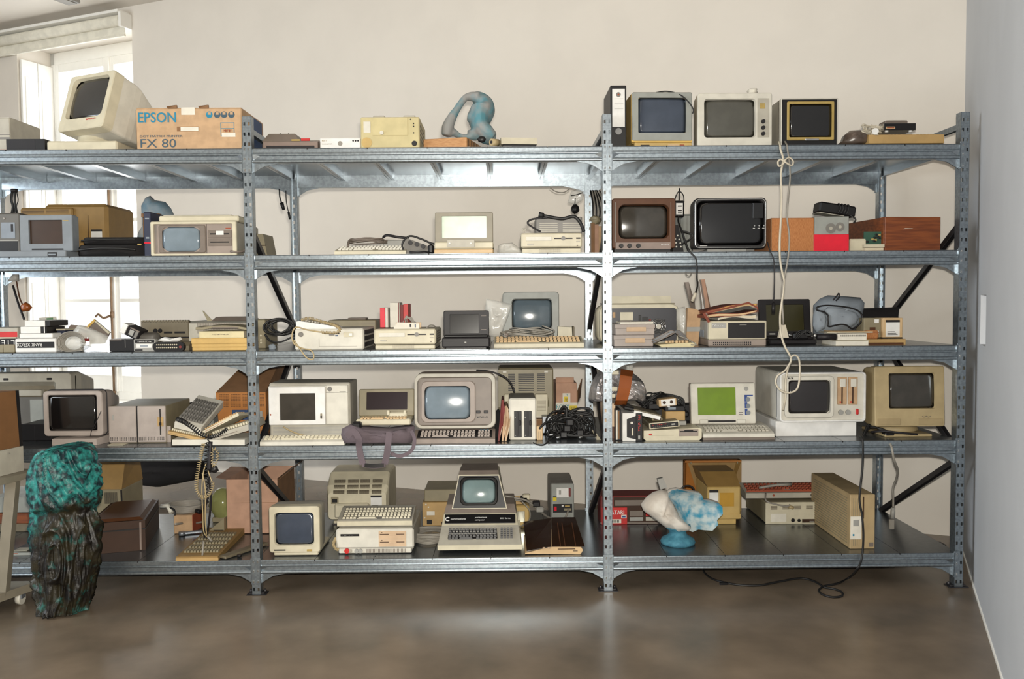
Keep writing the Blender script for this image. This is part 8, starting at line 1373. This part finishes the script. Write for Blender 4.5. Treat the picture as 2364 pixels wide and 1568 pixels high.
for x, y in ((AT(47, 1385, -.10).x, -.10), (-3.8, -.10)): B().cyl((x-TX-.012, y+.15, .03), (x-TX+.012, y+.15, .03), .03, 16).obj('castor', 'offwhite', r); B().box(x-TX-.018, x-TX+.018, y+.13, y+.17, .03, .062, .003).obj('castor_fork', 'grey_metal', r)
B().box(-3.9-TX, -3.85-TX, -.06, -.02, .08, zt_-.03, .003).obj('leg', 'trolley_grey', r)
a = AT(44, 1060, -.12); zbx = zt_+.001; h1 = AT(20, 1033, -.12).z-zbx
r = thing('plinth_box', 'pale grey box on the trolley top under a brown board', 'box', (a.x-.3, -.28, zbx)); B().hexa([(-.3, 0, 0), (.255, 0, 0), (.3, .2, 0), (-.3, .2, 0), (-.3, 0, h1), (.255, 0, h1), (.3, .2, h1), (-.3, .2, h1)]).obj('housing', 'putty', r); B().box(.27, .29, .1, .104, h1*.8, h1*.86, 0).obj('screw', 'chrome', r)
h2 = AT(20, 904, -.12).z-(zbx+h1)
r = thing('brown_carton', 'brown board-sided box on top of the pale grey trolley box', 'box', (a.x-.3, -.28, zbx+h1+.001)); B().hexa([(-.3, 0, 0), (.25, 0, 0), (.295, .2, 0), (-.3, .2, 0), (-.3, 0, h2), (.235, 0, h2), (.283, .2, h2), (-.3, .2, h2)]).obj('walls', 'card_brown', r); B().hexa([(.285, .185, 0), (.293, .185, 0), (.299, .202, 0), (.28, .202, 0), (.273, .185, h2), (.281, .185, h2), (.287, .202, h2), (.27, .202, h2)]).obj('edge_strip', 'black', r)
# white extension lead hanging in front of the corner bay
Z = CAMP
F = -.012
o = thing('white_extension_lead', 'white lead knotted and hanging down over three deck edges', 'cable', (0, 0, 0))
B().tube(spline([AT(1798, 328, .04), AT(1801, 336, F), AT(1802, 346, F), AT(1808, 368, F), AT(1803, 400, F), AT(1804, 450, F), AT(1803, 500, F), AT(1800, 560, F), AT(1801, 600, F), AT(1806, 630, F), AT(1810, 650, F), AT(1806, 690, F), AT(1801, 730, F), AT(1803, 770, F), AT(1812, 800, F), AT(1826, 828, F), AT(1819, 850, F), AT(1814, 880, F), AT(1813, 920, F), AT(1808, 947, .03)], 6), .0055, 7).obj('main_lead', 'cord_white', o)
B().tube(spline([AT(1812, 327, .04), AT(1817, 336, F), AT(1818, 346, F), AT(1822, 372, F), AT(1824, 410, F), AT(1820, 450, F), AT(1817, 500, F), AT(1822, 545, F), AT(1820, 590, F), AT(1812, 635, F), AT(1807, 660, F), AT(1806, 700, F), AT(1808, 735, F-.0), AT(1808, 750, .0)], 6), .0045, 7).obj('second_lead', 'cord_grey', o)
B().tube(spline([AT(1810, 376, F-.01), AT(1799, 384, F-.01), AT(1796, 374, F-.01), AT(1803, 368, F-.01), AT(1815, 376, F-.015), AT(1828, 382, F-.01), AT(1831, 372, F-.01), AT(1822, 364, F-.01), AT(1812, 370, F-.015)], 6, True), .0045, 6, True).obj('knot', 'cord_white', o)
B().tube(spline([AT(1825, 826, F-.01), AT(1835, 820, F-.01), AT(1845, 832, F-.01), AT(1846, 870, F-.01), AT(1840, 898, F-.01), AT(1822, 907, F-.01), AT(1803, 902, F-.01), AT(1791, 885, F-.01), AT(1795, 868, F-.01), AT(1812, 856, F-.01), AT(1824, 838, F-.01)], 6), .005, 7).obj('loop', 'cord_white', o)
p = AT(1808, 766, .01); B().hexa([(p.x-.025, p.y-.012, p.z-.03), (p.x+.025, p.y-.012, p.z-.03), (p.x+.025, p.y+.015, p.z-.03), (p.x-.025, p.y+.015, p.z-.03), (p.x-.012, p.y-.008, p.z+.035), (p.x+.010, p.y-.008, p.z+.035), (p.x+.010, p.y+.01, p.z+.035), (p.x-.012, p.y+.01, p.z+.035)]).obj('mains_plug', 'cord_white', o); B().cyl((p.x+.025, p.y, p.z-.015), (p.x+.045, p.y, p.z-.02), .004, 8).obj('plug_pin', 'chrome', o)
o = thing('thin_black_lead', 'thin dark lead hanging to a small plug over the notebook screen', 'cable', (0, 0, 0))
B().tube(spline([AT(1772, 560, .02), AT(1778, 580, -.006), AT(1786, 600, -.014), AT(1788, 640, -.012), AT(1786, 700, .0)], 6), .003, 6).obj('lead', 'charcoal', o); p, q = AT(1786, 700, .0), AT(1785, 724, .0); B().cyl(p, q, .009, 10).obj('plug', 'black', o)
# black lead from the fourth deck to the floor
z0 = .006
o = thing('floor_lead', 'black lead falling from the fourth deck and looping on the floor', 'cable', (0, 0, 0))
fp = lambda px, py: (lambda q: Vector((q.x, q.y, z0)))(ON(px, py, z0))
P = [AT(1985, 1008, .03), AT(1990, 1012, .0), AT(1992, 1030, -.014), AT(1991, 1080, -.014), AT(1984, 1150, -.016), AT(1990, 1190, -.016), AT(1993, 1240, -.018), AT(1989, 1290, -.02), AT(1978, 1315, -.03), fp(1960, 1334), fp(1935, 1347), fp(1905, 1353), fp(1891, 1362), fp(1898, 1372), fp(1920, 1379), fp(1942, 1377), fp(1944, 1368), fp(1925, 1360), fp(1903, 1356), fp(1885, 1345), fp(1862, 1337), fp(1840, 1336), fp(1790, 1345), fp(1750, 1352), fp(1700, 1350), fp(1650, 1339), fp(1628, 1324), fp(1622, 1312)]
B().tube(spline(P, 6), .0055, 7).obj('lead', 'rubber', o); p = fp(1672, 1348); B().box(p.x-.025, p.x+.02, p.y-.006, p.y+.006, .0, .012, .002).obj('clip', 'black', o)
# grey lead on the end bay
o = thing('grey_lead', 'pale grey lead hanging in the end bay to a long plug', 'cable', (0, 0, 0))
B().tube(spline([AT(2050, 1014, .05), AT(2058, 1032, -.014), AT(2064, 1062, -.012), AT(2072, 1084, .06), AT(2070, 1104, .15), AT(2062, 1125, .22), AT(2062, 1150, .22), AT(2062, 1172, .22)], 6), .006, 7).obj('lead', 'cord_grey', o); p, q = AT(2062, 1172, .22), AT(2060, 1197, .22); B().cyl(p, q, .011, 10).obj('plug', 'grey', o); p, q = AT(2060, 1199, .22), AT(2058, 1222, .22); B().box(q.x-.014, q.x+.014, q.y-.008, q.y+.008, q.z, p.z, .003).obj('socket_end', 'cord_grey', o)
# black leads by the window frame of the rack
o = thing('window_leads', 'dark leads hanging in the window bay below the top deck', 'cable', (0, 0, 0)); b = B(); rn = random.Random(10)
for k in range(5): b.tube(spline([AT(26+k*3, 442, .93), AT(24+k*4+rn.uniform(-3, 3), 462, .92), AT(28+k*2.5, 478, .92), AT(24+k*5, 500, .9)], 5), .005 if k % 2 else .003, 6)
b.obj('leads', 'rubber', o); p = AT(33, 444, .93); B().cyl(p, p+Vector((0, 0, .02)), .02, 10).obj('tie', 'charcoal', o)
# little wire loops under the second deck
cable('wire_loop', [AT(1583, 627, .9), AT(1585, 635, .9), AT(1592, 637, .9), AT(1597, 630, .9)], .003, 'cord_grey', 'small wire loop showing below the second deck of the corner bay', 'wire')
# dark vent on the floor by the end bay
p = ON(2165, 1259, 0.0); o = thing('floor_socket', 'small dark floor socket between the end upright and wall', 'socket', (p.x, p.y, 0)); B().box(-.035, .035, -.035, .035, 0, .012, .003).obj('housing', 'black', o); B().box(-.025, .025, -.025, .025, .011, .014, .001).obj('lid', 'charcoal', o)
